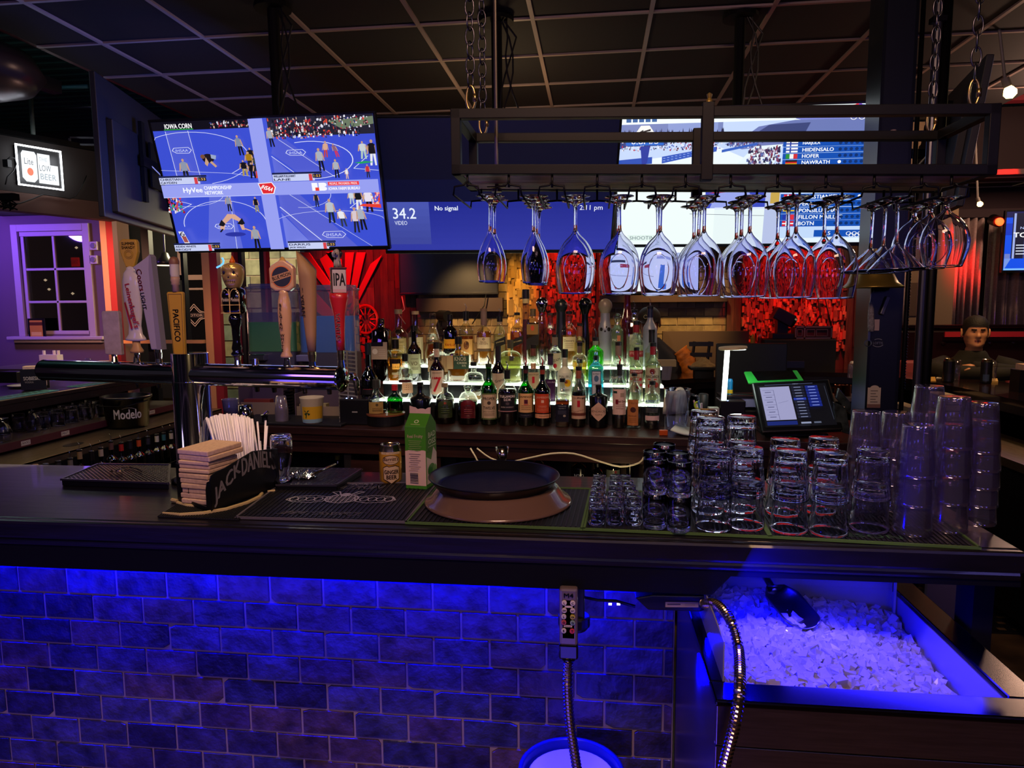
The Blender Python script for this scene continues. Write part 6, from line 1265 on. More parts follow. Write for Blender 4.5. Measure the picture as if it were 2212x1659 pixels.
TL,TR=aY(*c4[0],Yt),aY(*c4[1],Yt);BL,BRt=aY(*c4[3],Yb),aY(*c4[2],Yb)
pos=thing('sales_terminal','black touchscreen sales terminal showing a seating plan and blue buttons','sales terminal',(BL.x+.15,3.45,.98))
ctr=(TL+TR+BL+BRt)/4;ux=((TR-TL)+(BRt-BL)).normalized();uy=((TL-BL)+(TR-BRt)).normalized();uy=(uy-ux*uy.dot(ux)).normalized();un=ux.cross(uy);SW=((TR-TL).length+(BRt-BL).length)/2;SH=((TL-BL).length+(TR-BRt).length)/2;R=Matrix((ux,uy,un)).transposed()
m=MB();m.box(ctr-un*.016,(SW+.045,SH+.05,.03),R);m.build('terminal_body',BLACK,pos,bev=.008)
m=MB();q=ctr-un*.03;m.prism([(q.x-.14,q.y-.02,.981),(q.x+.15,q.y-.03,.981),(q.x+.15,q.y+.2,.981),(q.x-.14,q.y+.2,.981)],(0,0,.02));m.box((q.x,q.y+.07,(q.z+1.0)/2),(.12,.06,q.z-1.0+.02));m.build('terminal_stand',BLACK,pos,bev=.004)
c=Canvas();c.rect(0,0,1,1,'#07080e');c.rect(.03,.16,.46,.96,'#9c9cc4');c.rect(.03,.04,.46,.13,'#14246c');
for i in range(6): c.line([(.06,.88-.12*i),(.22,.88-.12*i),(.22,.88-.12*i-.12)],.006,'#55557c');c.rect(.09,.82-.12*i,.18,.835-.12*i,'#44446a')
c.line([(.25,.55),(.40,.60)],.005,'#66668c')
for i in range(11): c.rect(.48,.89-.072*i,.66,.945-.072*i,'#1a1d30' if i != 4 else '#2438a0');c.rect(.52,.91-.072*i,.62,.925-.072*i,'#8088a8')
for i in range(7): c.rect(.68,.87-.075*i,.86,.935-.075*i,'#14247c');c.rect(.72,.895-.075*i,.82,.91-.075*i,'#8090d0')
c.rect(.5,.03,.64,.07,'#8c94b0');c.rect(.68,.03,.78,.07,'#555c70');c.rect(.1,.975,.8,.985,'#50587a');c.line([(.955,.9),(.965,.1)],.006,'#3a4050');c.text('MENU',.55,.98,.02,'#9098b0',wid=.08)
c.build('screen',SCREEN,flatmap(ctr-ux*SW/2-uy*SH/2+un*.0005,ux,uy,SW,SH),pos,eps=.0002)
Yt,Yb=3.66,3.52;TL,TR=aY(1607,802,Yt),aY(1722,799,Yt);BL,BRt=aY(1617,826,Yb),aY(1737,821,Yb)
tb=thing('green_tablet','black tablet in a bright green case lying flat on a stand over the terminal','tablet',(TL+BRt)/2)
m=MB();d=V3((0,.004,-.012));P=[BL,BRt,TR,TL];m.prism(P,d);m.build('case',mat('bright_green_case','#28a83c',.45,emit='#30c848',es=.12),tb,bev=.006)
n_=(BRt-BL).cross(TL-BL).normalized();q=lambda u,v: (BL.lerp(BRt,u)).lerp(TL.lerp(TR,u),v)+n_*.0025
m=MB();m.quad(q(.17,.08),q(.90,.08),q(.90,.92),q(.13,.92));m.build('tablet_screen',mat('tablet_black','#0b0f10',.15),tb)
m=MB();a=(BL+BRt)/2;m.box((a.x,a.y+.10,(a.z-.02+.981)/2+.0),(.05,.02,a.z-.02-.981));m.build('stand',BLACK,tb)
p=bbp(1842,.10,.981);k=pxm(p);o=thing('vinyl_pouch','glossy black plastic pouches hanging right of the sales terminal','pouch',p)
m=MB();P=[aY(x,y,3.35) for x,y in ((1800,868),(1828,880),(1838,940),(1808,930))];m.prism(P,(0,.02,0));P=[aY(x,y,3.38) for x,y in ((1812,838),(1846,880),(1842,900),(1806,860))];m.prism(P,(0,.02,0));m.build('pouch_body',mat('grey_plastic_film','#3c4644',.15,noise=(30,.3),bump=.6),o,bev=.004)
COP=mat('copper','#9a5030',.2,1.)
for i,px in enumerate((1812,1828)):
    p=aY(px,855,3.75);k=pxm(p);o=thing('copper_mug','%s copper mug on the rear shelf behind the pouches' % ('left' if i == 0 else 'right'),'mug',p,group='copper mugs');m=MB();cup(m,p,9*k,9.5*k,24*k);m.build('mug_body',COP,o,smooth=1);m=MB();m.tube([p+V3((-9*k,0,18*k)),p+V3((-16*k,0,18*k)),p+V3((-17*k,0,8*k)),p+V3((-9*k,0,5*k))],1.5*k,6);m.build('handle',COP,o)
m=MB();q=aY(1812,855,3.75);m.bbox(q.x-.12,q.x+.16,3.68,3.86,q.z-.02,q.z-.001);m.bbox(q.x-.12,q.x-.1,3.68,3.86,.98,q.z-.02);m.bbox(q.x+.14,q.x+.16,3.68,3.86,.98,q.z-.02);tag(m.build('mug_shelf',mat('pale_shelf','#6a6458',.5)),'small shelf carrying the copper mugs','shelf')
def ub(px,w,yt,yn,ys,gl,lab,**k_):
    X=aY(px,1000,3.62).x;bottle(px,0,w,10,yt,yn,ys,gl,lab,place=(X,yf(X)+.30,.521),group='bottles under the back bar',**k_)
ub(1250,34,975,998,1010,'black','black tequila bottle with tall grey neck under the back bar',foil=('#8a8078',978,996),labels=[(-10,12,1015,1032,('none',WH),[('NOSO',0,1024,7,'#c8ccd0',20,1)])])
ub(1160,26,980,992,1002,'amber','bottle with slanted red label on the under shelf behind the tray',labels=[(-13,13,1008,1026,('slant','#a01820'),[('LABEL',3,1016,5,'#c8a8a0',18)])])
ub(1325,34,972,985,1005,'dgreen','dark green bottle under the back bar with a thin gold line',labels=[(-14,14,1012,1030,'#70786a',[('d',6,1016,3,3,RD)])])
ub(1362,16,978,990,1000,'black','slim dark bottle under the back bar left of the tumblers')
ub(1290,26,1000,1010,1020,'brown','short brown bottle behind the shot glasses under the back bar',labels=[(-8,8,1022,1032,'#8a8460',[])])
ub(1050,26,1000,1010,1018,'black','dark bottle with a pale label left of the jigger under the back bar',labels=[(-11,11,1020,1040,'#7c8490',[])])
ub(705,14,983,992,1002,'brown','small bottle with a yellow cap in the dark opening under the back bar',cap='#b8a830',caph=9)
p=aY(967,1000,3.6);m=MB();m.bbox(p.x-.045,p.x+.05,3.58,3.66,.521,aY(967,968,3.6).z);tag(m.build('grey_canister',mat('dark_grey_green','#1c2426',.4),bev=.01),'dark grey square canister behind the green carton','canister')
pts=[aY(x,y,3.30) for x,y in ((1392,985),(1380,1000),(1340,1008),(1290,995),(1240,980),(1190,980),(1140,990),(1096,998),(1060,990),(1030,968))]
m=MB();sm=[]
for i in range(len(pts)-1):
    for t in (0,.34,.67):
        a,b,c_,d=pts[max(i-1,0)],pts[i],pts[i+1],pts[min(i+2,len(pts)-1)];sm.append(.5*((2*b)+(c_-a)*t+(2*a-5*b+4*c_-d)*t*t+(3*b-a-3*c_+d)*t**3))
sm.append(pts[-1]);m.tube(sm,.0042,8);tag(m.build('power_cable',CABLE,smooth=1),'long white cable sagging in a wave under the back counter','cable')
m=MB();m.tube([aY(x,y,3.30) for x,y in ((1016,968),(1026,985),(1040,1012),(1048,1030))],.0042,8);tag(m.build('power_cable',CABLE,smooth=1),'short white cable falling straight down left of the jigger','cable')
m=MB();m.tube([aY(x,y,3.30) for x,y in ((1212,1038),(1230,1034),(1260,1034),(1300,1036))],.0042,8);tag(m.build('power_cable',CABLE,smooth=1),'white cable running level right of the round tray','cable')
m=MB();a=aY(1548,742,4.4);b_=aY(1702,742,4.4);m.bbox(a.x,b_.x,4.4,4.43,.5,a.z);tag(m.build('black_board',mat('slate_panel','#161c1e',.4),bev=.006),'tall dark panel standing behind the led lamp','panel')
BT=1.0705
tw=thing('tap_tower','polished chrome T shaped beer tap tower with black handled faucets on the bar','beer tap tower',(-1.24,2.02,BT))
A0=aY(97,807,2.13);A1=aY(738,808,1.92);PC_=aY(412,800,2.03);pcx,pcy=PC_.x,2.03
TZ=aY(412,763,2.03).z
m=MB();m.lathe([(.075,0),(.075,.012),(.056,.02),(.054,TZ-BT),(.050,TZ-BT+.001),(0,TZ-BT+.001)],(pcx,pcy,BT),48);m.lathe([(.0545,-.0015),(.0548,0),(.0545,.0015)],(pcx,pcy,A1.z-.035),48);m.build('post',CHROME,tw,smooth=1,bev=0)
AZ=(A0.z+A1.z)/2;A0.z=A1.z=AZ
ad=(A1-A0).normalized();m=MB();m.cyl(A0,A1,.0345,n=40);m.build('arm',CHROME,tw,smooth=False)
tw.children[-1].data.polygons.foreach_set('use_smooth',[len(p.vertices) == 4 for p in tw.children[-1].data.polygons]) if tw.children else None
m=MB();m.lathe([(0,.014),(.02,.013),(.036,.004),(.040,0),(.036,-.004),(0,-.004)],A1,32,R=ad.to_track_quat('Z','Y').to_matrix());m.build('end_cap',mat('cap_mirror','#b8c8b8',.08,1.),tw,smooth=1)
m=MB();m.lathe([(0,.012),(.02,.011),(.034,.002),(.0355,0),(0,0)],A0,32,R=(-ad).to_track_quat('Z','Y').to_matrix());m.build('end_cap',mat('dark_cap','#1c1c1e',.15,.8),tw,smooth=1)
def on_arm(px):
    lo,hi=0.,1.
    for _ in range(40):
        t=(lo+hi)/2;q=A0.lerp(A1,t);d=q-CAM;x=W_/2+F_*d.dot(rt)/d.dot(fwd)
        if x < px: lo=t
        else: hi=t
    return A0.lerp(A1,lo)+V3((0,.0,.034))
back=V3((-ad.y,ad.x,0)) if ad.x > 0 else V3((ad.y,-ad.x,0))
FX=[250,297,345,391,515,553,621,676,741]
for px in FX:
    q=on_arm(px);m=MB();f=q+back*.03+V3((0,0,-.034));m.cyl(f,f+back*.035,.011,n=14);m.tube([f+back*.03,f+back*.05+V3((0,0,-.015)),f+back*.055+V3((0,0,-.06))],[.010,.010,.007],12);m.build('faucet',CHROME,tw,smooth=1);MB().cyl(q+V3((0,0,-.003)),q+V3((0,0,.018)),.011,.008,n=14).build('faucet_collar',CHROME,tw)
HND=[]
def handle(px,lab):
    q=on_arm(px)+V3((0,0,.012));o=thing('handle_root',lab,'x',q);HND.append(o);return o,q,pxm(q)
def ferrule(o,q,k,h=12,r=6,m_=CHROME): m=MB();m.lathe([(0,0),(r*.8*k,0),(r*k,h*k*.7),(r*k,h*k),(0,h*k)],q,18);m.build('ferrule',m_,o,smooth=False)
CREAM=mat('cream_enamel','#b4aca4',.35,coat=.4);TANW=mat('tan_wood_paint','#a8804c',.45);GREYW=mat('grey_white_plastic','#8f8794',.4)
def slabz(m,q,k,prof,d0=0.,dep=6,rot=0.):
    """front outline in pixels (x, z above q) with real thickness"""
    R=RO(rot,3,'Z');P=[q+R @ V3((x*k,-dep*k,z*k)) for x,z in prof];m.prism(P,R @ V3((0,2*dep*k,0)))
def sym(half): return [(-x,z) for x,z in half]+[(x,z) for x,z in half[::-1]]
o,q,k=handle(250,'short blank grey rectangular tap handle at the far left of the chrome arm');ferrule(o,q,k,8)
m=MB();slabz(m,q,k,[(-17,8),(19,6),(19,98),(16,101),(-16,101),(-19,97)],dep=6,rot=.1);m.build('handle_block',mat('weathered_beige','#9a8a84',.6,noise=(60,.85)),o,bev=.003)
o,q,k=handle(299,'white bulging tap handle with red script and yellow top badge');ferrule(o,q,k,12)
m=MB();m.lathe([(0,12*k),(14*k,12*k),(15*k,17*k),(9*k,26*k),(8*k,40*k),(0,40*k)],q,24,sy=.7);m.build('wooden_foot',TANW,o,smooth=1)
m=MB();m.lathe([(0,37*k),(10*k,37*k),(24*k,39*k),(22*k,44*k),(16*k,52*k),(14*k,70*k),(20*k,110*k),(22.5*k,140*k),(22*k,165*k),(18*k,182*k),(11*k,190*k),(11*k,196*k),(0,196*k)],q,28,sy=.45,sx=1);m.build('white_body',CREAM,o,smooth=1)
m=MB();slabz(m,q,k,[(-9,194),(9,194),(17,216),(20,226),(20,246),(17,252),(-14,253),(-20,248),(-20,226),(-17,216)],dep=5);m.build('top_badge',mat('yellow_badge','#a8841c',.45),o,bev=.003)
c=Canvas();c.text('SUMMER',0,243,6,'#2a2010',wid=30,bold=.4);c.text('SHANDY',0,235,6,'#2a2010',wid=30,bold=.4);c.arc(0,221,10,9,0,6.28,1,'#8a6a10');c.arc(0,221,7,6,0,6.28,1,'#8a6a10');c.build('badge_print',PRINT,lambda x,y,e: q+V3((x*k,-5.4*k-e,y*k)),o)
c=Canvas();c.text("Leinenkugel's",1,112,15,'#8c1420',wid=94,rot=-1.40,bold=.7);c.poly([(-16,118),(-12,122),(2,66),(-2,62)],'#8c1420')
def prof_y(hr): return lambda x,y,e: q+V3((x*k,-sqrt(max(0.,1-(x/hr)**2))*hr*.45*k-.0012-e,y*k))
c.build('script_print',PRINT,prof_y(22.5),o)
o,q,k=handle(345,'tall pale grey slanted slab tap handle with red script and black capitals');ferrule(o,q,k,20,8)
m=MB();slabz(m,q,k,[(-12,20),(13,20),(2,216),(-1,222),(-12,214),(-41,196),(-41,192),(-35,190)],dep=7);m.build('slab_body',GREYW,o,bev=.003)
m=MB();slabz(m,q,k,[(3,20),(14,20),(3,217),(-1,222),(-4,190)],dep=9);m.build('side_face',mat('grey_side','#77707c',.4),o)
c=Canvas();c.text('Coors',-25.5,168,12,'#8c1428',wid=46,rot=-1.45,bold=.6);c.text('LIGHT.',-21.5,122,9,'#16161c',wid=38,rot=-1.47,bold=.5);c.build('slab_print',PRINT,lambda x,y,e: q+V3((x*k,-7.3*k-e,y*k)),o)
o,q,k=handle(391,'flat mustard yellow tap handle with carved brown and white baton on top');ferrule(o,q,k,3,9)
m=MB();slabz(m,q,k,[(-12,3),(14,3),(18,142),(15,144),(-17,144),(-19,141)],dep=5);m.build('yellow_slab',mat('mustard','#a8801c',.5),o,bev=.003)
c=Canvas();
for a,b_ in (((-10,7),(12,7)),((12,7),(15,139)),((15,139),(-15,139)),((-15,139),(-10,7))): c.line([a,b_],1,'#4a3414',same=True)
c.text('PACIFICO',0,72,13,'#30281a',wid=68,rot=-1.55,bold=.8);c.build('slab_print',PRINT,lambda x,y,e: q+V3((x*k,-5.3*k-e,y*k)),o)
m=MB();m.lathe([(0,144*k),(7*k,144*k),(6.5*k,158*k),(9*k,160*k),(8*k,164*k),(9.5*k,168*k),(8.5*k,176*k),(0,176*k)],q,20);m.build('baton_foot',mat('pinkish_wood','#9a7c6c',.5),o,smooth=1)
m=MB();m.lathe([(8.6*k,176*k),(9.5*k,182*k),(9.5*k,200*k),(10*k,202*k)],q,20);m.build('baton_grip',CREAM,o,smooth=1)
m=MB();m.lathe([(10*k,202*k),(10.5*k,208*k),(8*k,216*k),(0,219*k)],q,20);m.build('baton_top',mat('brown_wood_top','#6a4634',.5),o,smooth=1)
o,q,k=handle(515,'black tap handle topped by a gold sugar skull with an orange flame');ferrule(o,q,k,10,8,mat('pale_brass','#b0a070',.25,1.))
m=MB();m.lathe([(0,10*k),(11*k,10*k),(13*k,14*k),(9*k,20*k),(11*k,26*k),(8*k,40*k),(9*k,70*k),(14*k,86*k),(13*k,94*k),(9*k,100*k),(0,102*k)],q,28);m.build('black_grip',mat('gloss_black','#07070a',.08,coat=1.),o,smooth=1)
m=MB();m.lathe([(0,100*k),(17*k,100*k),(22*k,106*k),(23*k,140*k),(20*k,152*k),(10*k,158*k),(0,158*k)],q,24,sq=.7,sy=.8);m.build('black_body',mat('gloss_black','#07070a',.08,coat=1.),o,smooth=1)
GOLD=mat('aged_gold','#b8985c',.28,.6)
c=Canvas()
for s in (-1,1): c.arc(s*11,138,9.5,14,-.2,3.3,1.2,'#b8985c');c.line([(s*20,103),(s*20,140)],1.2,'#b8985c');c.text('Modelo',s*11,130,8,'#a89c88',wid=17,bold=.3);c.rect(-22*(s < 0),118,22*(s > 0),119.3,'#b8985c')
c.rect(-1,101,1,152,'#b8985c');c.rect(-22,101,22,102.5,'#b8985c');c.build('gold_print',PRINTG,lambda x,y,e: q+V3((x*k,-(18.6-abs(x)**2.2*.004)*k-.0015-e,y*k)),o)
m=MB();H0=len(m.v);n=32;rows=24
g=lambda x,s: math.exp(-(x/s)**2)
vs=[]
for j in range(rows+1):
    t=j/rows;z=(154+54*t)*k;rx=(13+10.5*(1-(1-min(t*1.6,1))**2))*(1 if t < .72 else sqrt(max(0,1-((t-.72)/.29)**2)));ry=rx*.95
    for i in range(n):
        a=2*pi*i/n;an=(a if a < pi else a-2*pi)-.0;d=-3.2*g(abs(an)-.5,.27)*g(t-.60,.10)-2.2*g(an,.13)*g(t-.42,.05)-1.5*g(t-.26,.03)*g(an,.8)+1.2*g(t-.15,.07)*g(an,.6)
        vs.append(q+V3(((rx+d)*sin(a)*k,-(ry+d)*cos(a)*k,z)))
m.add(vs,[(j*n+i,j*n+(i+1) % n,(j+1)*n+(i+1) % n,(j+1)*n+i) for j in range(rows) for i in range(n)]+[tuple(rows*n+i for i in range(n))]);m.build('gold_skull',GOLD,o,smooth=1)
m=MB();
for a,t in ((-.5,.60),(.5,.60),(0,.42)):
    r_e=4.2 if t > .5 else 1.8;z=(154+54*t)*k;m.lathe([(0,-.3*k),(r_e*k,0),(0,.3*k)],q+V3((20.5*sin(a)*k,-20.3*cos(a)*k,z)),12,R=RO(radians(90),3,'X'))
for i in range(7): a=-.6+.2*i;m.box(q+V3((19.5*sin(a)*k,-19*cos(a)*k,(154+54*.26)*k)),(.6*k,1.*k,5*k))
for i in range(9): a=.15+.09*i;m.box(q+V3((23.5*sin(a)*k,-22.5*cos(a)*k,(154+54*(.86-.05*i))*k)),(1.3*k,1*k,1.6*k))
m.build('skull_marks',BLACK,o)
m=MB();m.lathe([(0,204*k),(6*k,206*k),(5.5*k,212*k),(3*k,217*k),(0,224*k)],q,14,fl=lambda a,z: 1+.12*cos(5*a));m.build('orange_flame',mat('orange_resin','#b85410',.3),o,smooth=1)
o,q,k=handle(621,'cream tap handle with round slate badge and vertical black lettering');ferrule(o,q,k,8,7)
CB=mat('cream_tan_enamel','#b89068',.28,coat=.5)
m=MB();m.lathe([(0,8*k),(12*k,8*k),(13*k,12*k),(9*k,20*k),(10*k,40*k),(14*k,80*k),(15*k,105*k),(13*k,130*k),(10*k,144*k),(12*k,152*k),(0,156*k)],q,28,sy=.8);m.build('cream_shaft',CB,o,smooth=1)
m=MB();slabz(m,q,k,[(-15,150),(15,150),(25,158),(26,198),(22,204),(6,215),(-4,215),(-22,204),(-27,198),(-26,158)],dep=10,rot=.12);m.build('badge_head',CB,o,bev=.005)
m=MB();m.lathe([(0,204*k),(13*k,204*k),(9*k,213*k),(3*k,222*k),(0,223*k)],q,20,sy=.6);m.build('peak',mat('gold_tan_enamel','#b08c4c',.3,coat=.4),o,smooth=1)
R12=RO(.12,3,'Z')
c=Canvas();c.ell(0,180,22,23,'#c06a30',32);c.ell(0,180,20,21,'#23252e',32);c.poly([(-22,168),(22,182),(22,194),(-22,180)],'#a88058');c.text('BLUE MOON',0,181,7.5,'#14100e',wid=40,rot=.30,bold=.5);c.build('badge_print',PRINTG,lambda x,y,e: q+R12 @ V3((x*k,-10.2*k-e-.0008,y*k)),o)
c=Canvas()
for i,ch in enumerate('BELGIAN'): c.text(ch,-3,120-8*i,6,'#1a120c',bold=.6)
for i,ch in enumerate('WHITE'): c.text(ch,-1,56-8*i,6,'#1a120c',bold=.6)
c.build('shaft_print',PRINT,lambda x,y,e: q+V3((x*k,-15.0*.8*k-.002-e,y*k)),o)
o,q,k=handle(676,'pale raw wooden tap handle with slanted cut top and dark letters');ferrule(o,q,k,22,9,mat('pale_brass','#b0a070',.25,1.))
m=MB();prof=[(0,22*k),(9*k,22*k),(12*k,60*k),(16*k,120*k),(19*k,180*k),(21*k,236*k)];m.lathe(prof,q+V3((-.0,0,0)),28,sy=.8)
for i,v in enumerate(m.v):
    v=V3(v)-q;zz=v.z/k
    xx=v.x/k-(zz-22)*.02
    if zz > 200: zz=236-max(0,(xx+24))*1.05
    m.v[i]=tuple(q+V3((xx*k,v.y,zz*k)))
top=[i for i,v in enumerate(m.v[-28:])];m.f.append(tuple(range(len(m.v)-28,len(m.v))));m.m.append(0);m.c.append((1,1,1))
m.build('wooden_body',mat('raw_wood','#94714a',.55,noise=(22,.72,(1,1,.12)),bump=.15),o,smooth=1)
c=Canvas();c.text('ELYSIAN',-13,128,11,'#221a12',wid=60,rot=-1.5,bold=.7);c.build('burned_print',PRINT,lambda x,y,e: q+V3((x*k,-sqrt(max(.1,1-((x+2)/17.)**2))*17*.8*k-.0012-e,y*k)),o)
o,q,k=handle(741,'red flared tap handle with a spotted dog sitting on a labelled block');ferrule(o,q,k,26,7,mat('pale_brass','#b0a070',.25,1.))
m=MB();m.lathe([(0,26*k),(9*k,26*k),(10*k,60*k),(12*k,100*k),(20*k,136*k),(21*k,148*k),(0,150*k)],q,28,sy=.9);m.build('red_shaft',mat('red_enamel','#b01c20',.35,coat=.5),o,smooth=1)
R20=RO(radians(28),3,'Z');m=MB();m.box(q+V3((0,0,173*k)),(30*k,30*k,50*k),R20);m.box(q+V3((0,0,200*k)),(33*k,33*k,4*k),R20);m.build('label_block',mat('dark_red_block','#3c0e14',.4),o,bev=.002)
c=Canvas();c.rect(-14,-24,14,24,'#b0a8a0');c.text('IPA',0,3,26,'#0c0c0c',wid=24,bold=1.);c.rect(-14,-23,14,-17,'#b89090');c.build('front_label',PRINT,lambda x,y,e: q+V3((0,0,173*k))+R20 @ V3((x*k,-15.2*k-e,y*k)),o)
c=Canvas();c.rect(-13,-24,13,24,'#3a2a1c');c.rect(-11,-23,11,23,'#b8a468');c.text('IPA',0,11,12,'#0c0c0c',wid=22,rot=-1.57,bold=.6);c.arc(0,-10,6,6,0,6.28,2,'#1c1410');c.ell(0,-10,2,2,'#1c1410')
c.build('side_label',PRINT,lambda x,y,e: q+V3((0,0,173*k))+R20 @ V3((15.2*k+e,x*k,y*k)),o) if False else c.build('side_label',PRINT,lambda x,y,e: q+V3((0,0,173*k))+RO(radians(28-90),3,'Z') @ V3((x*k,-15.2*k-e,y*k)),o)
c=Canvas();c.text('LAGUNITAS',0,80,10,'#c09a98',wid=66,rot=-1.57,bold=.5);c.build('shaft_print',PRINT,lambda x,y,e: q+V3((x*k,-11.4*k*.9-.0015-e,y*k)),o)
m=MB();m.col=lin('#8c8480');loft(m,[(q+V3((0,0,202*k)),9*k,8*k,0),(q+V3((-1*k,0,212*k)),8*k,7*k,0),(q+V3((-1*k,0,222*k)),6*k,6*k,0),(q+V3((-1*k,-1*k,230*k)),7.5*k,8*k,0),(q+V3((-1*k,-1*k,238*k)),6*k,6*k,0),(q+V3((-1*k,-1*k,241*k)),2*k,2*k,0)],14)
m.tube([q+V3((-1*k,-5*k,231*k)),q+V3((2*k,-12*k,229*k))],[5*k,3.5*k],10)
for s in (-1,1): m.tube([q+V3(((s*6-1)*k,0,237*k)),q+V3(((s*9-1)*k,-1*k,232*k)),q+V3(((s*8-1)*k,-2*k,224*k))],[2*k,3*k,1.5*k],8);m.tube([q+V3((s*4*k,-5*k,216*k)),q+V3((s*4.5*k,-7*k,204*k))],[2.5*k,2.4*k],8)
m.col=lin('#121212')
for a,z,r in ((-.5,208,3),(.6,214,3),(.3,205,2.4),(-.3,221,2.4)): m.lathe([(0,-.4*k),(r*k,0),(0,.4*k)],q+V3((8*sin(a)*k,-7.4*cos(a)*k,z*k)),10,R=RO(radians(90),3,'X'))
m.lathe([(0,-.4*k),(2*k,0),(0,.4*k)],q+V3((2*k,-15.6*k,230*k)),10,R=RO(radians(90),3,'X'));m.tube([q+V3((5*k,0,239*k)),q+V3((8.5*k,-1*k,232*k)),q+V3((7*k,-2*k,224*k))],[2.4*k,3.4*k,2*k],8)
m.build('dog_figure',mat('dog_enamel',rough=.3,attr=True),o,smooth=1)
for h in HND:
    ks=sorted(KIDS[h.name],key=lambda c: -max(v.co.z for v in c.data.vertices)+min(v.co.z for v in c.data.vertices));mn=ks[0];mn.name='tap_handle';mn['label']=h['label']
    mn.parent=tw;mn.location=h.location-tw.location
    for c_ in ks[1:]: c_.parent=mn
    bpy.data.objects.remove(h)
def drip(P,lab,h=.022,holes='diamond',z=BT):
    o=thing('drip_tray',lab,'drip tray',(sum(p[0] for p in P)/4,sum(p[1] for p in P)/4,z));Q=[V3((x,y,0)) for x,y in P]
    m=MB();m.prism([q+V3((0,0,z)) for q in Q],(0,0,h-.004));m.build('tray_body',mat('tray_dark','#1a1820',.3,.6),o,bev=.002)
    m=MB();f=lambda u,v: Q[0].lerp(Q[1],u).lerp(Q[3].lerp(Q[2],u),v)
    L=(Q[1]-Q[0]).length;D=(Q[3]-Q[0]).length;zt=z+h
    for a,b_ in ((0,1),(1,2),(2,3),(3,0)): beam(m,Q[a]+V3((0,0,zt-.002)),Q[b_]+V3((0,0,zt-.002)),.006)
    if holes == 'diamond':
        n=int(L/.016);nd=D/L*n
        for i in range(-int(nd),n+1):
            for s in (1,-1):
                pts=[]
                for j in range(41):
                    v=j/40;u=(i+s*v*nd+(nd if s < 0 else 0))/n
                    if 0 <= u <= 1: pts.append(f(u,v)+V3((0,0,zt-.003)))
                if len(pts) > 1: m.tube([pts[0],pts[-1]],.0022,4)
        m.build('grate',mat('grate_steel','#5c5866',.3,.9),o)
    else:
        n=int(L/.013);nd=int(D/.013);bw=.30
        for i in range(n+1): u=i/n;beam(m,f(u,0)+V3((0,0,zt-.002)),f(u,1)+V3((0,0,zt-.002)),.0055)
        for j in range(nd+1): v=j/nd;beam(m,f(0,v)+V3((0,0,zt-.002)),f(1,v)+V3((0,0,zt-.002)),.0055)
        m.build('grate',mat('grate_steel','#5c5866',.3,.9),o)
    return o
def pq(*a): return [tuple(aZ(x,y,1.09))[:2] for x,y in a]
drip(pq((133,1036),(364,1044),(367,1004),(212,1003)),'black drip tray with diamond grate left of the chrome post')
drip(pq((598,1048),(726,1049),(781,1014),(618,1012)),'pierced steel drip tray right of the chrome post behind the napkin caddy',holes='sq')
p=aZ(258,1019,1.095);m=MB();m.lathe([(0,0),(.012,.002),(.010,.008),(0,.011)],p,12);m.lathe([(0,0),(.008,.002),(0,.008)],p+V3((-.02,-.008,0)),10);tag(m.build('brass_nut',mat('brassy_nut','#a88c70',.25,1.)),'two small shiny brass nuts lying on the diamond drip grate','nut')
m=MB();m.tube([aZ(x,y,1.095) for x,y in ((262,1011),(280,1009),(300,1014),(306,1019))],.0018,6);tag(m.build('black_wire',CABLEB),'thin curved black wire on the diamond drip grate','wire')
CX0=[aZ(x,y,BT) for x,y in ((340,1118),(515,1125),(640,1050),(470,1038))]
mt=thing('spill_mat','black ridged spill mat with cream arc lettering under the napkin caddy','bar mat',(CX0[0]+CX0[2])/2)
m=MB();m.prism(CX0,(0,0,.004));m.build('mat_base',RUBBER,mt,bev=.001)
m=MB()
for i in range(34): u=(i+.5)/34;a=CX0[0].lerp(CX0[1],u)+V3((0,0,.0048));b_=CX0[3].lerp(CX0[2],u)+V3((0,0,.0048));beam(m,a,b_,.002)
m.build('ridges',RUBBER,mt)
m=MB();pts=[aZ(x,y,BT+.007) for x,y in ((352,1108),(390,1112),(440,1109),(490,1100),(535,1086),(560,1074),(566,1066))];m.tube(pts,[.003,.005,.006,.006,.006,.006,.005],8)
m.tube([aZ(x,y,BT+.006) for x,y in ((384,1086),(405,1092),(430,1094))],.005,8);m.tube([aZ(x,y,BT+.006) for x,y in ((448,1099),(464,1100))],.004,8);m.tube([aZ(x,y,BT+.006) for x,y in ((578,1062),(594,1060))],.004,8);m.tube([aZ(x,y,BT+.006) for x,y in ((372,1080),(384,1083))],.006,8)
m.build('raised_letters',mat('cream_rubber','#a08c64',.6),mt)
z0=BT+.006;K0,K1,K2=aZ(384,1082,z0),aZ(457,1108,z0),aZ(604,1050,z0);K3=K0+K2-K1
zA=aY(383,1000,K0.y).z;zB=aY(605,968,K2.y).z
cd=thing('napkin_caddy','black napkin and straw caddy with arched white lettering on its long side','caddy',(K0+K2)/2)
CBK=mat('caddy_black','#08080c',.4)
m=MB();m.prism([K0,K1,K2,K3],(0,0,.004));d1=(K1-K0).normalized();d2=(K2-K1).normalized();n1=V3((-d2.y,d2.x,0));th=.004
def sidewall(m,A,B,top,inward):
    """top: list of (t, z)"""
    P=[A,B]+[A.lerp(B,t)+V3((0,0,z-A.z)) for t,z in top[::-1]];m.prism(P,inward*th)
inn=(K0-K1).normalized();inn2=(K2-K1).normalized()
sidewall(m,K1,K2,[(0,zA-.022),(.02,zA-.010),(.08,zA-.004),(.2,zA-.001),(.6,zA+.022),(1,zB)],inn)
sidewall(m,K0,K3,[(0,zA),(.5,zA+.02),(1,zB)],-inn)
sidewall(m,K3,K2,[(0,zB),(1,zB)],-inn2)
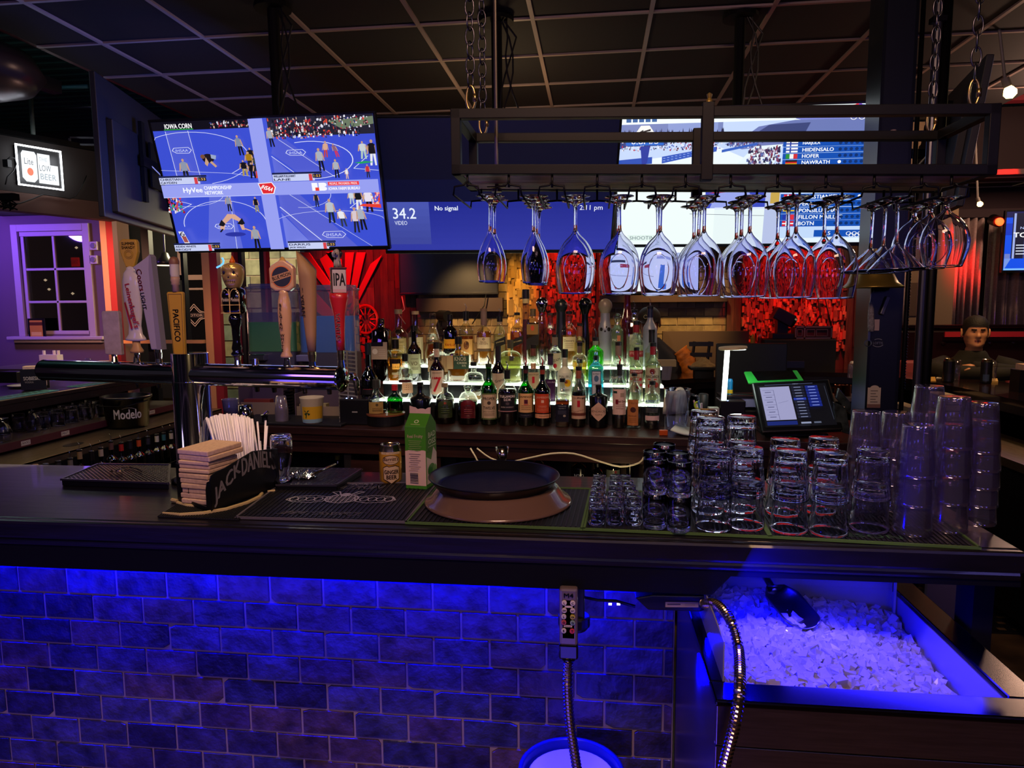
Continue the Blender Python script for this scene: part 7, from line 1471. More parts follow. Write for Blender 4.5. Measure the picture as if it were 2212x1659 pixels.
sidewall(m,K0,K0.lerp(K1,.36),[(0,zA),(.5,zA-.003),(.85,zA-.018),(1,zA-.05)],inn2);sidewall(m,K0.lerp(K1,.86),K1,[(0,zA-.05),(.3,zA-.03),(1,zA-.022)],inn2)
sidewall(m,K0.lerp(K1,.3),K0.lerp(K1,.9),[(0,z0+.012),(1,z0+.012)],inn2)
q1,q2=K1.lerp(K2,.60),K0.lerp(K3,.60);m.prism([q1,q2,q2+V3((0,0,zB-z0-.03)),q1+V3((0,0,zB-z0-.03))],inn2*.004)
q1,q2=K1.lerp(K2,.80),K0.lerp(K3,.80);m.prism([q1,q2,q2+V3((0,0,zB-z0-.02)),q1+V3((0,0,zB-z0-.02))],inn2*.003)
m.build('caddy_body',CBK,cd,bev=.0012)
Lc=(K2-K1).length;c=Canvas()
def archfn(x,y):
    t=x;xc=.5;yy=y+.058*(1-((t-.60)/.50)**2);return (t,yy)
c.text('JACK',.225,.0,.36,'#8c878c',wid=.37,fn=lambda x,y: (x,y*1.1+.25+(x-.05)*1.35),bold=.010)
c.text('DANIEL\'S',.68,.0,.40,'#8c878c',wid=.50,fn=lambda x,y: (x,y*(1.05-.25*abs(x-.6))+.79-((x-.62)**2)*2.1),bold=.010)
hz=.125
c.build('arched_lettering',PRINT,lambda x,y,e: K1+inn2*(x*Lc)+V3((0,0,y*hz+.005))-inn*(e+.0004),cd)
def napkins(lab,base,h,rot,dz,size=.118,n=8):
    m=MB();zz=base.z;q=h/n
    for i in range(n):
        R=RO(rot+rnd.uniform(-.03,.03),3,'Z') @ RO(dz,3,'Y');m.box((base.x+rnd.uniform(-.003,.003),base.y+rnd.uniform(-.003,.003),zz+q/2),(size,size*.86,q*.97),R);zz += q
    o=m.build('napkin_stack',mat('napkin_paper','#bd9f88',.9,noise=(120,.9)),bev=.003);return tag(o,lab,'napkins','napkins in the black caddy')
rc=atan2(inn2.y,inn2.x);nb=K1.lerp(K0,.5)+inn2*(.066);L1=(K1-K0).length;
napkins('lower stack of cream paper napkins standing in the black caddy',V3((nb.x,nb.y,z0+.005)),.085,rc,0,size=min(.118,L1*1.05),n=6)
napkins('middle block of cream napkins bulging over the caddy edge',V3((nb.x-.004,nb.y+.002,z0+.091)),.034,rc+.03,.02,n=3)
napkins('topmost thick block of cream napkins lit from above',V3((nb.x+.004,nb.y+.004,z0+.128)),.030,rc-.05,-.03,size=.128,n=2)
sb=K1.lerp(K0,.5)+inn2*(Lc*.72);
for i in range(96):
    u=(i+.5)/92 if i < 92 else 1;v=rnd.random();a=K1.lerp(K2,.62+.15*v).lerp(K0.lerp(K3,.62+.15*v),.93-.86*min(u,1)) if i < 92 else K1.lerp(K2,.82)+inn*.03
    a=V3((a.x,a.y,z0+.005));tx=446+96*u+rnd.uniform(-5,5) if i < 92 else (556,574,577,562)[i-92]
    t=aY(tx,(905-10*sin(pi*u) if i < 92 else (912,905,921,950)[i-92])+rnd.uniform(-3,4),a.y+.02+.04*v);d=(t-a).normalized();m=MB();m.tube([a,t],.0031,6);o=m.build('drinking_straw',mat('straw_plastic','#dcd4e0',.35,emit='#8c84a0',es=.05),smooth=1)  # slight emission put into the plastic to make the straws brighter
    tag(o,'translucent white straw in the packed fan behind the napkins' if i < 92 else 'loose translucent straw leaning right out of the black caddy','straw','straws in the black caddy' if i < 92 else 'loose straws leaning right')
p=aZ(611,1040,1.094);k=pxm(p);m=MB()
pr_=[(19,0),(20,1),(16,8),(13,14),(14,22),(20,44),(23,60),(23,92),(22,100),(20,103),(0,103)];inner=[(0,98),(18,98),(20.5,91),(20.8,60),(17.5,45),(11.5,23),(10.5,13),(14,6),(17.5,0)]
m.lathe([(r*k,z*k) for r,z in pr_+inner]+[(19*k,0)],p,40);tag(m.build('soda_glass',GLASS,smooth=1),'empty clear waisted beer glass standing on the drip tray behind the caddy','glass')
p=aZ(657,1030,1.094);s=thing('cocktail_strainer','cocktail strainer with coiled spring and long steel handle on the drip tray','strainer',p);k=pxm(p)
m=MB();m.tube([p+V3((26*k*cos(a),26*k*sin(a),.006+.004*sin(9*a))) for a in [2*pi*i/60 for i in range(60)]],.002,5,closed=True)
pts=[];
for i in range(220): a=2*pi*i/220;b_=a*40;rr=26*k;pts.append(p+V3(((rr+.005*cos(b_))*cos(a),(rr+.005*cos(b_))*sin(a),.009+.005*sin(b_))))
m.tube(pts,.0009,4,closed=True);m.lathe([(0,.004),(24*k,.004),(24*k,.006),(0,.006)],p,30);m.build('strainer_disc',CHROME,s)
m=MB();a=aZ(672,1026,1.11);b_=aY(724,1003,2.12);m.tube([a,a.lerp(b_,.5),b_],[.0035,.0045,.0045],10);m.build('strainer_handle',mat('warm_steel','#c8b49c',.15,1.),s,smooth=1)
p=aZ(845,1042,BT);k=pxm(p);cn=thing('drink_can','gold ginger beer can with oval and shield marks standing on the bar','can',p)
m=MB();m.lathe([(0,2*k),(18*k,0),(20*k,1*k),(24*k,8*k),(24*k,70*k)],p,40);m.build('can_body',mat('can_gold','#c8922c',.3,.25),cn,smooth=1)
m=MB();m.lathe([(24*k,70*k),(24*k,72*k),(20.5*k,82*k),(21*k,84*k),(20*k,85.5*k),(19*k,84*k),(18.5*k,81*k),(0,81*k)],p,40);m.tube([p+V3((7*k*cos(a),-3*k+7*k*sin(a),82*k)) for a in [2*pi*i/12 for i in range(12)]],1*k,5,closed=True);m.build('can_top',mat('can_silver','#c8b48c',.2,1.),cn,smooth=1)
c=Canvas();c.rect(-22,66,22,71,'#c8b088',n=8);c.text('THE ORIGINAL',0,68.5,2.5,'#4a3010',wid=34)
c.ell(1,54,19.5,10.5,'#2c1c14',28);c.ell(1,54,18.3,9.3,'#b8a080',28);c.text("Barritt's",1,56,8,'#3a1c10',wid=33,shear=.2,bold=.4);c.text('BERMUDA',1,49,2.4,'#4a3010',wid=14)
c.poly([(-18,38),(-8,43),(0,38),(10,43),(20,38),(19,12),(10,8),(1,2),(-8,8),(-17,12)],'#2c1c14');c.poly([(-16.5,37),(-8,41),(0,36.5),(10,41),(18.5,37),(17.5,13),(9,9.5),(1,4),(-7,9.5),(-15.5,13)],'#b8a080')
c.text('GINGER',1,28,8.5,'#24140e',wid=31,bold=.8);c.text('BEER',1,17,8.5,'#24140e',wid=22,bold=.8)
cyl_canvas(c,'can_print',p,lambda z: 24*k,k,cn,th=atan2(-p.y,-p.x))
p=aZ(903,1052,BT+.004);k=pxm(p);P0,P1,P2=aZ(877,1055,BT+.004),aZ(922,1058,BT+.004),aZ(948,1046,BT+.004)
d1=(P1-P0);w1=d1.length;d1.normalize();d2=V3((-d1.y,d1.x,0));w2=w1*1.25;zs=aY(880,921,P0.y).z-P0.z;zt=aY(900,892,P0.y+.03).z-P0.z;zf=aY(900,878,P0.y+.03).z-P0.z
ct=thing('juice_carton','tall green and white gable top drink carton with lime picture','carton',P0+d1*w1/2+d2*w2/2)
V=lambda u,v,z: P0+d1*(u*w1)+d2*(v*w2)+V3((0,0,z))
m=MB();m.add([V(0,0,0),V(1,0,0),V(1,1,0),V(0,1,0),V(0,0,zs),V(1,0,zs),V(1,1,zs),V(0,1,zs),V(0,.5,zt),V(1,.5,zt)],[(0,3,2,1),(0,1,5,4),(1,2,6,5),(2,3,7,6),(3,0,4,7),(4,5,9,8),(6,7,8,9),(5,6,9),(7,4,8)]);m.build('carton_body',mat('carton_green','#3a7a1c',.45),ct,bev=.0015)
m=MB();
tp=[]
for i in range(9): u=i/8;tp.append(V(u,.5,zf-.004*abs(sin(u*5.5))*1.0-(.006 if .3 < u < .8 else 0)))
for i in range(8): m.prism([V(i/8,.47,zt-.003),V((i+1)/8,.47,zt-.003),tp[i+1]-d2*.001,tp[i]-d2*.001],d2*.004)
m.build('gable_fin',mat('carton_board','#b89c94',.6),ct)
c=Canvas();fw,fh=45,(P0-P0).length;hpx=zs/k;
def wave(x): return hpx*.62+1.5*sin(x*.25)
c.poly([(.5,8)]+[(44.5,8)]+[(44.5-i*4.4,wave(i*4.4)) for i in range(11)],'#c8aca0')
c.text('Real Fruity',22,hpx*.84,9,'#c0b090',wid=33,rot=.05,bold=.3)
for i in range(6): c.rect(8+(i % 2)*2,hpx*.77-4*i,36-(i % 3)*2,hpx*.77-4*i+1,'#8a9a60')
for i in range(9): c.rect(9+(i % 2)*3,hpx*.56-4.4*i,34-(i % 3)*3,hpx*.56-4.4*i+1,'#77645c')
c.rect(11,14,29,37,'#b8a49c');
for i in range(11): c.rect(11.5,14.5+2*i,28.5,15.2+2*i+(i % 3)*.25,'#241c1c')
kk=w1/45.;c.build('front_print',PRINT,lambda x,y,e: P0+d1*(x*kk)+V3((0,0,y*k))-d2*(e+.0006),ct)
c=Canvas();c.poly([(1,10),(44,10),(44,70),(30,86),(20,60),(1,70)],'#d0c4b8');c.text('BAD',24,hpx*.85,11,'#dce8cc',wid=30,bold=.6);c.text('OSS',24,hpx*.74,11,'#dce8cc',wid=30,bold=.6);c.rect(8,hpx*.66,40,hpx*.66+1.2,'#dce8cc')
c.ell(20,38,15,14,'#1c6a1c');c.ell(34,34,9,13,'#7aa860');c.ell(34,34,7,11,'#4c8a40');
for s in range(6): a=.5+s*.45;c.poly([(18,78),(18+22*cos(a),78+14*sin(a)),(19+20*cos(a+.12),77+12*sin(a+.12))],'#1c5a20')
kk2=w2/45.;c.build('side_print',PRINT,lambda x,y,e: V(1,0,0)+d2*(x*kk2)+V3((0,0,y*k))+d1*(e+.0006),ct)
nA=(V(0,.5,zt)-V(0,0,zs)).normalized();nN=d1.cross(nA).normalized();c=Canvas();c.arc(22,14,4,4,0,6.28,1.6,'#b8c8a0');c.rect(12,5,32,6.4,'#98b070');c.build('gable_print',PRINT,lambda x,y,e: V(0,0,zs)+d1*(x*kk)+nA*(y*k)+nN*(e+.0006),ct)
p=aZ(1085,1035,BT+.0);p=V3((aY(1085,1000,2.12).x,2.12,BT));k=pxm(p);zt=aY(1085,966,2.12).z-BT;m=MB();m.lathe([(.0175,0),(.0105,zt*.46),(.0075,zt*.5),(.0105,zt*.54),(.0215,zt),(.0202,zt),(.009,zt*.55),(0,zt*.53)],p,32);tag(m.build('jigger',mat('jigger_steel','#b8a890',.14,1.),smooth=1),'steel double cone jigger standing behind the round trays','jigger')
def barmat(P,lab,edge,n=26):
    Q=[aZ(x,y,BT+.004) for x,y in P];Q=[V3((q.x,q.y,BT)) for q in Q];o=thing('bar_mat',lab,'bar mat',(Q[0]+Q[2])/2,group=None)
    m=MB();m.prism(Q,(0,0,.0035));m.build('mat_base',RUBBER,o)
    m=MB();z=V3((0,0,.0040));f=lambda u,v: Q[0].lerp(Q[1],u).lerp(Q[3].lerp(Q[2],u),v)
    for i in range(n): u=.02+.96*(i+.5)/n;beam(m,f(u,.04)+z,f(u,.96)+z,.0042)
    m.build('ridges',mat('rubber_ridge','#10101a',.45),o)
    m=MB()
    for a,b_ in ((0,1),(1,2),(2,3),(3,0)): beam(m,Q[a]+z,Q[b_]+z,.0058)
    m.build('edge_band',edge,o);return o,f
GE=mat('green_rubber_edge','#44622e',.6);GY=mat('grey_rubber_edge','#55505a',.5)
o,f=barmat([(510,1118),(876,1128),(946,1042),(606,1046)],'ridged black bar mat with grey bee emblem and white lettering',GY,34)
c=Canvas();G='#9c98a4'
c.text('SIMPLY PERFECT.',.47,.13,.075,G,wid=.50,shear=.6,bold=.002);c.text('PATRON',.52,.84,.10,G,wid=.31,bold=.003,shear=.3);c.text('TEQUILA',.52,.945,.05,G,wid=.16,shear=.3)
for s in (-1,1):
    pts=[(.50+s*.07,.55),(.50+s*.18,.60),(.50+s*.30,.57),(.50+s*.335,.48),(.50+s*.28,.42),(.50+s*.17,.40),(.50+s*.10,.44)];c.line(pts+[pts[0]],.010,G)
    for q in range(4): c.arc(.50+s*(.14+.05*q),.50,.025,.05,0,6.28,.008,G,12)
    c.line([(.50+s*.03,.62),(.50+s*.06,.72),(.50+s*.10,.70),(.50+s*.05,.62)],.010,G)
c.arc(.5,.51,.10,.115,0,6.28,.012,G,24);c.ell(.5,.62,.03,.05,G)
for i in range(6): x=.43+.028*i;h=.115*sqrt(max(0,1-((x-.5)/.1)**2));c.line([(x,.51-h),(x,.51+h)],.006,G)
for i in range(5): y=.44+.035*i;w=.1*sqrt(max(0,1-((y-.51)/.115)**2));c.line([(.5-w,y),(.5+w,y)],.009,G)
c.build('raised_emblem',mat('raised_grey_print',rough=.5,attr=True),lambda x,y,e: f(x,y)+V3((0,0,.0064+e)),o,eps=.00002)
barmat([(878,1129),(1256,1143),(1276,1056),(948,1048)],'ridged black bar mat with green edge under the round trays',GE,34)
barmat([(1262,1143),(1661,1160),(1612,1072),(1281,1057)],'ridged black bar mat with green edge under the shot glasses',GE,36)
o,f=barmat([(1666,1160),(2116,1184),(1985,1085),(1618,1072)],'ridged black bar mat with green edge under the tall tumblers',GE,38)
c=Canvas();c.text('JAMESON',.42,.10,.09,'#2c4a30',wid=.5);c.build('raised_emblem',MATS['raised_grey_print'],lambda x,y,e: f(x,y)+V3((0,0,.0064+e)),o,eps=.00002)
q=aZ(1075,1090,BT+.02);tc=V3((aY(1076,1090,1.87).x,1.872,BT+.0075))
m=MB();R_=.204;m.lathe([(0,.044),(.158,.044),(.168,.040),(.186,.014),(R_-.004,.008),(R_,.004),(R_+.001,0),(R_-.003,-.001),(.184,.008),(.163,.034),(0,.040)],tc,80)
tag(m.build('serving_tray',mat('brown_tray','#5c463c',.2,coat=.4),smooth=1),'brown round serving tray turned upside down on the green edged mat','tray','round trays')
tc2=tc+V3((-.011,.002,.0455));m=MB();m.lathe([(0,.002),(.150,.002),(.160,.006),(.176,.026),(.182,.028),(.183,.026),(.178,.022),(.162,.001),(.150,-.0008),(0,-.0008)],tc2,80)
o=thing('serving_tray','black round non slip tray lying face up on the brown tray','tray',tc2,group='round trays');m.build('tray_rim',mat('black_tray','#0a0a0f',.32),o,smooth=1)
m=MB();m.lathe([(0,.0035),(.149,.0035),(.149,.002),(0,.002)],tc2,60);m.build('rubber_surface',mat('tray_rubber','#101018',.42,noise=(22,.5),bump=.1),o)
def tum(o,t,b):
    """outer outline from base edge down to the rim -> closed thick based glass"""
    o=spl(o,4);return [(0,o[0][1])]+o+[(o[-1][0]-t*.5,o[-1][1]-t*.4)]+[p for p in shell(o,t) if p[1] < b]+[(0,b)]
TUM=tum([(.0325,.118),(.0350,.1165),(.0362,.108),(.0395,.055),(.0440,.001)],.0022,.104)
def flute(n,amp,z0,z1):
    def f(a,z): w=1 if z0 < z < z1 else 0;e=min(1,max(0,(z-z0)/.012))*min(1,max(0,(z1-z)/.012));return 1-amp*e*(.5-.5*cos(n*a))*w
    return f
def tumbler(kind):
    if kind == 't': return MB().lathe(TUM,(0,0,0),48,fl=flute(12,.09,.04,.114)).build('tumbler',GLASS,smooth=1)
    if kind == 'p': return MB().lathe(tum([(.031,.122),(.0330,.120),(.0345,.105),(.0358,.09),(.0395,.05),(.0432,.001)],.0014,.118),(0,0,0),48).build('plastic_tumbler',tint_glass('grey_tumbler_plastic','#eae6f4',gloss=.16,diff=.035,rough=.08,dcol='#d0c4f0') if 'grey_tumbler_plastic' not in MATS else MATS['grey_tumbler_plastic'],smooth=1)
    if kind == 's': return MB().lathe(tum([(.0160,.068),(.0175,.067),(.0190,.045),(.0217,.001)],.0025,.050),(0,0,0),36,fl=flute(8,.09,.012,.066)).build('shot_glass',GLASS,smooth=1)
    if kind == 'r': return MB().lathe([(0,.0),(.0255,0)]+spl([(.0272,.002),(.0278,.006),(.0268,.010),(.0280,.015),(.0285,.05),(.0292,.086)],4)+[(.0280,.0862),(.0271,.05),(.0264,.02),(.024,.014),(0,.013)],(0,0,0),40).build('rocks_glass',GLASS,smooth=1)
GN={'t': ('fluted glass tumbler','upside down fluted tumblers on the bar'),'p': ('plain clear plastic tumbler','upside down plastic tumblers on the bar'),'s': ('fluted shot glass','upside down shot glasses on the bar'),'r': ('small straight sided glass','stacked straight glasses on the bar')}
GP={}
def put(kind,x,y,z,lab,flip=False):
    if kind not in GP: o=GP[kind]=tumbler(kind)
    else: o=GP[kind].copy();COL.objects.link(o)
    o.location=(x,y,z);o.rotation_euler=(rnd.uniform(-.012,.012),rnd.uniform(-.012,.012),rnd.uniform(0,6));tag(o,lab,GN[kind][0].split()[-1],GN[kind][1]);return o
MZ=BT+.0068
LV=['bottom','second','third','fourth','fifth','sixth']
def stack(kind,px,py,n,pitch,where,dy=0.):
    p=aZ(px,py,MZ)
    for i in range(n):
        lv='topmost' if i == n-1 and n > 1 else LV[i]
        put(kind,p.x+rnd.uniform(-.0012,.0012)*i,p.y+dy,MZ+i*pitch+.0004*i,'%s, %s %s' % (GN[kind][0],(lv+' one of') if n > 1 else 'single one in',where))
for r_i,(py,dx) in enumerate(((1131,0),(1117,2),(1104,4),(1091,6),(1079,8))):
    for c_i,px in enumerate((1288,1328,1369)):
        p=aZ(px+(0,0,-6)[c_i]*r_i*.8+dx*(.9,.3,-.2)[c_i],py,MZ)
        put('s',p.x,p.y,MZ,'upside down fluted shot glass, %s column, %s row from the bar edge' % (['left','middle','right'][c_i],['nearest','second','third','fourth','farthest'][r_i]))
for (px,py,w) in ((1414,1138,'the left front pair'),(1466,1145,'the right front pair'),(1411,1115,'the left rear pair'),(1461,1119,'the right rear pair'),(1432,1093,'the rearmost pair')): stack('r',px,py,2,.0845,w)
for (px,py,n,w) in ((1541,1139,2,'the front stack next to the straight glasses'),(1611,1136,2,'the front stack left of the mat joint'),(1530,1104,3,'the second row stack behind the leftmost tumblers'),(1598,1100,3,'the second row stack above the mat joint'),(1515,1078,3,'the tall rear stack before the led lamp'),(1703,1145,2,'the front stack right of the mat joint'),(1789,1150,2,'the front stack below the sales terminal'),(1877,1143,2,'the front stack left of the plastic tumblers'),(1690,1108,2,'the rear stack right of the mat joint'),(1772,1104,2,'the rear stack below the sales terminal')): stack('t',px,py,n,.078 if n == 2 else .066,w)
for (px,py,n,pt,w) in ((1969,1150,3,.068,'the front plastic stack beside the fluted glasses'),(2046,1143,4,.066,'the tall plastic stack near the bar end'),(2108,1128,5,.044,'the narrow nested stack at the bar end'),(1860,1100,3,.070,'the rear plastic stack by the column foot'),(1925,1098,3,.068,'the rear plastic stack in the middle'),(1990,1098,4,.068,'the highest rear plastic stack')): stack('p',px,py,n,pt,w)
la_=thing('bar_counter','left arm of the black bar running away from the viewer with a shiny top','bar counter',(-3.85,4.5,0))
m=MB();m.bbox(-4.25,-3.57,2.6,5.5,1.035,1.07);m.build('bar_top',WOODD,la_,bev=.006)
m=MB();m.bbox(-3.60,-3.575,2.6,5.5,.985,1.034);m.build('nosing',WOODD,la_);m=MB();m.bbox(-4.1,-4.0,2.6,5.5,0,1.034);m.build('bar_wall',BLACKM,la_)
m=MB();m.bbox(-3.99,-3.455,2.6,5.5,.80,.828);m.mi=1;m.bbox(-3.4545,-3.445,2.6,5.5,.785,.83);m.build('glass_shelf',[mat('dull_shelf_steel','#4c4038',.4,.6),mat('maroon_shelf_edge','#3c181c',.4)],la_)
for y,t in ((3.78,'ROCKS'),(4.1,'PINT'),(5.0,'WINE')):
    c=Canvas();c.rect(-.035,-.014,.035,.014,'#b0a48c');c.rect(-.031,-.011,.031,.011,'#2a2420');c.rect(-.029,-.0095,.029,.0095,'#b0a48c');c.text(t,0,0,.012,'#201814',wid=.05,bold=.001)
    o=c.build('shelf_label',PRINT,flatmap((-3.4445,y,.808),(0,1,0),(0,0,1)),la_)
sk=thing('steel_sink_deck','long stainless sink deck under the glass shelf of the left bar arm','sink deck',(-3.4,4.4,0))
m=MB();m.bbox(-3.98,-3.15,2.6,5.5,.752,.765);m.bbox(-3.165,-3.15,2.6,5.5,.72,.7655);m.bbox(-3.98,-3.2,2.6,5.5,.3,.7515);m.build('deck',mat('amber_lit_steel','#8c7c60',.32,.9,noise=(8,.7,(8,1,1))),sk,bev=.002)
m=MB();m.lathe([(0,0),(.045,0),(.045,.002),(0,.002)],(-3.27,3.95,.7655),20,sy=1.6);m.build('drain',BLACK,sk)
light('under_bar_and_fill_light','AREA',(-3.3,4.2,1.5),3.2,'#ffe0a0',.5,(-3.35,4.2,.7),sy=1.6)
sr=thing('speed_rail','black steel bottle rail in front of the left sink deck','rail',(-3.05,4.2,.45));m=MB();m.bbox(-3.14,-2.9,2.7,5.4,.44,.452);m.bbox(-2.905,-2.9,2.7,5.4,.452,.56);m.bbox(-3.145,-3.14,2.7,5.4,.44,.72);m.build('rail_body',STEELB,sr)
SR=[(40,1009,'amber','#a88a58','with a gold cap, nearest the viewer'),(76,1003,'brown','#a8763c','with a wooden cork top'),(98,1001,'black','#3a4048','with a dark cap'),(125,995,'clear','#2a2a2a','with a small dark cap and pale neck'),(151,989,'dgreen','#6a6450','with a tapered steel spout'),(171,971,'amber','#8c7448','with a tall gold sleeve neck'),(197,974,'black','#14100e','with an orange ring on a black neck'),(217,966,'amber','#a09070','with a cream neck band'),(239,952,'brown','#5a3c30','with a reddish grey neck'),(261,955,'black','#a02018','with a bright red neck foil'),(280,951,'clear','#18181c','with a slim black neck'),(299,946,'dgreen','#b04418','with an orange neck foil'),(319,942,'black','#28262a','with a dark ringed neck'),(338,937,'clear','#b0a888','with a white paper neck'),(353,934,'green','#2c5a54','with a teal neck foil'),(369,931,'clear','#a89c7c','with a cream neck foil beside the chrome post')]
for x,yt,gl,fc,l in SR:
    p=aX(x,yt,-3.01);k=pxm(p);h=.285
    bottle(x,0,.072/k,.026/k,yt,yt+.085/k,yt+.12/k,gl,'speed rail bottle '+l,foil=(fc,yt+2,yt+.055/k),caph=4,cap=fc if yt < 1012 and x < 110 else '#15130f',pour='c' if x > 140 and x % 2 else None,place=(p.x,p.y,p.z-h),group='bottles in the speed rail')
def shelfglass(px,Y=None,X=-3.7): return None
for i,(X,Y,l) in enumerate([(-3.52,3.60,'nearest, at the picture edge'),(-3.53,3.72,'second, stem up'),(-3.6,4.02,'third, standing further back')]):
    o=proto['br'].copy() if i != 2 else proto['wn'].copy();COL.objects.link(o);o.location=(X,Y,.8285+(.1434 if i != 2 else .2150));tag(o,'upside down stemmed glass on the left shelf, '+l,'goblet','stemmed glasses on the left shelf')
n=0
for j in range(2):
    for i in range(7):
        X=-3.62-.10*j;Y=3.86+.13*i+(.05 if j else 0)
        if i < 2 and j == 0: continue
        if Y > 4.72: continue
        put('t',X,Y,.8285,'dim shelf tumbler in the %s row, %s from the near end' % (['front','rear'][j],['first','second','third','fourth','fifth','sixth','seventh'][i]));n += 1
for o_ in [o for o in bpy.data.objects if o.get('label','').startswith('dim shelf tumbler')]: o_['group']='tumblers on the left shelf'
p=aX(262,897,-3.52);m=MB();k=pxm(p);vs=[];n=16
for j in range(7):
    for i in range(n): a=2*pi*i/n;rr=(36-5.2*j)*(1+.12*sin(3*a+j))*k;vs.append(V3((p.x+rr*.6*cos(a),p.y+rr*sin(a)*1.1,.829+(j*4.6+2*sin(2*a+j))*k*(1 if j else 0))))
m.add(vs,[(j*n+i,j*n+(i+1) % n,(j+1)*n+(i+1) % n,(j+1)*n+i) for j in range(6) for i in range(n)]+[tuple(6*n+i for i in range(n))]);tag(m.build('bar_cloth',mat('cream_cloth','#a08c58',.9,noise=(40,.8),bump=.3),smooth=1),'crumpled cream cloth on the left shelf edge','cloth')
p=aZ(328,922,.766);p.x=min(p.x,-3.36);p=V3((p.x,p.y,.766));k=pxm(p);bk=thing('ice_bucket','black bucket with large white lettering on the left sink deck','bucket',p)
m=MB();m.lathe([(0,0),(38*k,0),(46*k,62*k),(50*k,63*k),(50*k,68*k),(46*k,68*k),(40*k,4*k),(0,4*k)],p,40);m.build('bucket_body',mat('bucket_black','#0b0b10',.3),bk,smooth=1)
c=Canvas();c.text('Modelo',0,32,20,'#b4ac98',wid=54,bold=.9);c.arc(2,40,14,6,.5,2.6,1.4,'#6a6458');cyl_canvas(c,'white_lettering',p,lambda z: (39.6+z/k*8/62)*k,k,bk)
m=MB();m.tube([p+V3((-49*k,0,58*k)),p+V3((-30*k,-44*k,50*k)),p+V3((30*k,-44*k,50*k)),p+V3((49*k,0,58*k))],1.4*k,6);m.build('wire_handle',STEELB,bk)
TEAL=mat('teal_rubber','#3a7a74',.6)
for i,(Y0,Y1,l) in enumerate(((3.5,4.25,'teal patterned bar runner at the left picture edge'),(4.45,5.2,'teal patterned bar runner further along the left bar arm'))):
    m=MB();m.bbox(-3.70,-3.59,Y0,Y1,1.0705,1.074);m.mi=1
    for q in range(14): y=Y0+.03+(Y1-Y0-.06)*q/14;m.bbox(-3.68,-3.61,y,y+.016,1.0741,1.0755)
    tag(m.build('bar_runner',[TEAL,BLACK]),l,'bar runner','bar runners on the left arm')
p=aZ(5,838,1.075);p=V3((-4.0,4.42,1.0705));pl=thing('plate','white plate with a bit of food at the far left on the bar','plate',p);m=MB();m.lathe([(0,.003),(.06,.003),(.10,.016),(.1,.018),(.06,.006),(0,.006)],p,30);m.build('plate_body',WHITE,pl,smooth=1);m=MB();m.lathe([(0,.006),(.02,.008),(.012,.02),(0,.022)],p+V3((.03,0,0)),10);m.build('food_scrap',mat('brown_food','#7a4a28',.8),pl)
p=aZ(78,842,1.0705);k=pxm(p);R=RO(radians(28),3,'Z');sb_=thing('napkin_caddy','small black napkin caddy with white lettering on the left bar arm','caddy',p)
m=MB()
for (c_,d) in (((0,0,18),(46,26,1)),((0,-13,24),(46,1.5,44)),((0,13,24),(46,1.5,44)),((-23,0,20),(1.5,26,36))): m.box(p+R @ V3((c_[0]*k,c_[1]*k,c_[2]*k-(.0 if c_[2] > 18 else 16*k))),(d[0]*k,d[1]*k,d[2]*k),R)
m.build('caddy_body',CBK,sb_);c=Canvas();c.text('SOBIESKI',-3,26,7.5,'#b8b0a0',wid=30,bold=.5);c.text('VODKA',-8,18,4,'#8a8478',wid=16);c.build('white_lettering',PRINT,lambda x,y,e: p+R @ V3((x*k,-13.9*k-e,y*k)),sb_)
m=MB();m.box(p+R @ V3((0,0,30*k)),(38*k,22*k,44*k),R);tag(m.build('napkin_stack',MATS['napkin_paper'],bev=.003),'cream napkins in the small caddy on the left bar arm','napkins')
p=aZ(30,826,1.0705);k=pxm(p);m=MB();m.box(p+V3((0,0,12*k)),(42*k,.1,24*k));tag(m.build('black_box',BLACK,bev=.004),'low black box on the left bar arm behind the caddy','box')
p=aY(112,790,6.3);k=pxm(p);cdy=thing('condiment_holder','white condiment holder with straws seen above the left tap arm','holder',p);m=MB();m.box(p+V3((0,0,12*k)),(42*k,.08,24*k));
for q in (-16,8,18): m.cyl(p+V3((q*k,0,22*k)),p+V3((q*k,0,33*k)),3*k,n=8)
m.build('holder_body',WHITE,cdy);
tb_=thing('high_table','table in the lavender alcove behind the left tap arm','table',(-5.0,6.3,0));m=MB();m.bbox(-5.9,-4.0,5.95,6.7,p.z-.035,p.z-.001);m.build('table_top',mat('pale_table','#55484a',.4),tb_,bev=.004);m=MB();m.cyl((-4.9,6.3,.02),(-4.9,6.3,p.z-.035),.05);m.lathe([(0,0),(.3,0),(.3,.02),(0,.02)],(-4.9,6.3,0),24);m.build('table_leg',STEELB,tb_)
tz_=p.z
for (x,w,h,l,mm) in ((191,16,17,'small clear glass jar on the alcove table',THIN),(273,10,22,'white cylinder shaker on the alcove table',WHITE)):
    q=aY(x,790,6.3);k=pxm(q);m=MB();m.lathe([(0,0),(w*k/2,0),(w*k/2,h*k*.8),(w*k*.3,h*k),(0,h*k)],(q.x,6.3,tz_),16);tag(m.build('table_jar',mm,smooth=1),l,'jar')
q=aY(240,780,6.3);k=pxm(q);m=MB();m.box((q.x,6.25,tz_+6*k),(50*k,.1,11*k));tag(m.build('napkin_stack',MATS['napkin_paper'],bev=.003),'flat pile of napkins on the alcove table behind the grey tap handle','napkins')
p=onsof(8,355)+sn*.05;k=pxm(p);ch_=thing('power_adapter','black power adapter with loose cord at the left end of the soffit','adapter',p);m=MB();m.box(p,(12*k,12*k,16*k));m.build('adapter_body',BLACK,ch_,bev=.002)
m=MB();m.tube([onsof(x,y)+sn*.05 for x,y in ((6,348),(14,341),(24,344),(28,356),(22,370),(8,384),(4,400))],.004,6);m.build('cord',CABLEB,ch_,smooth=1)
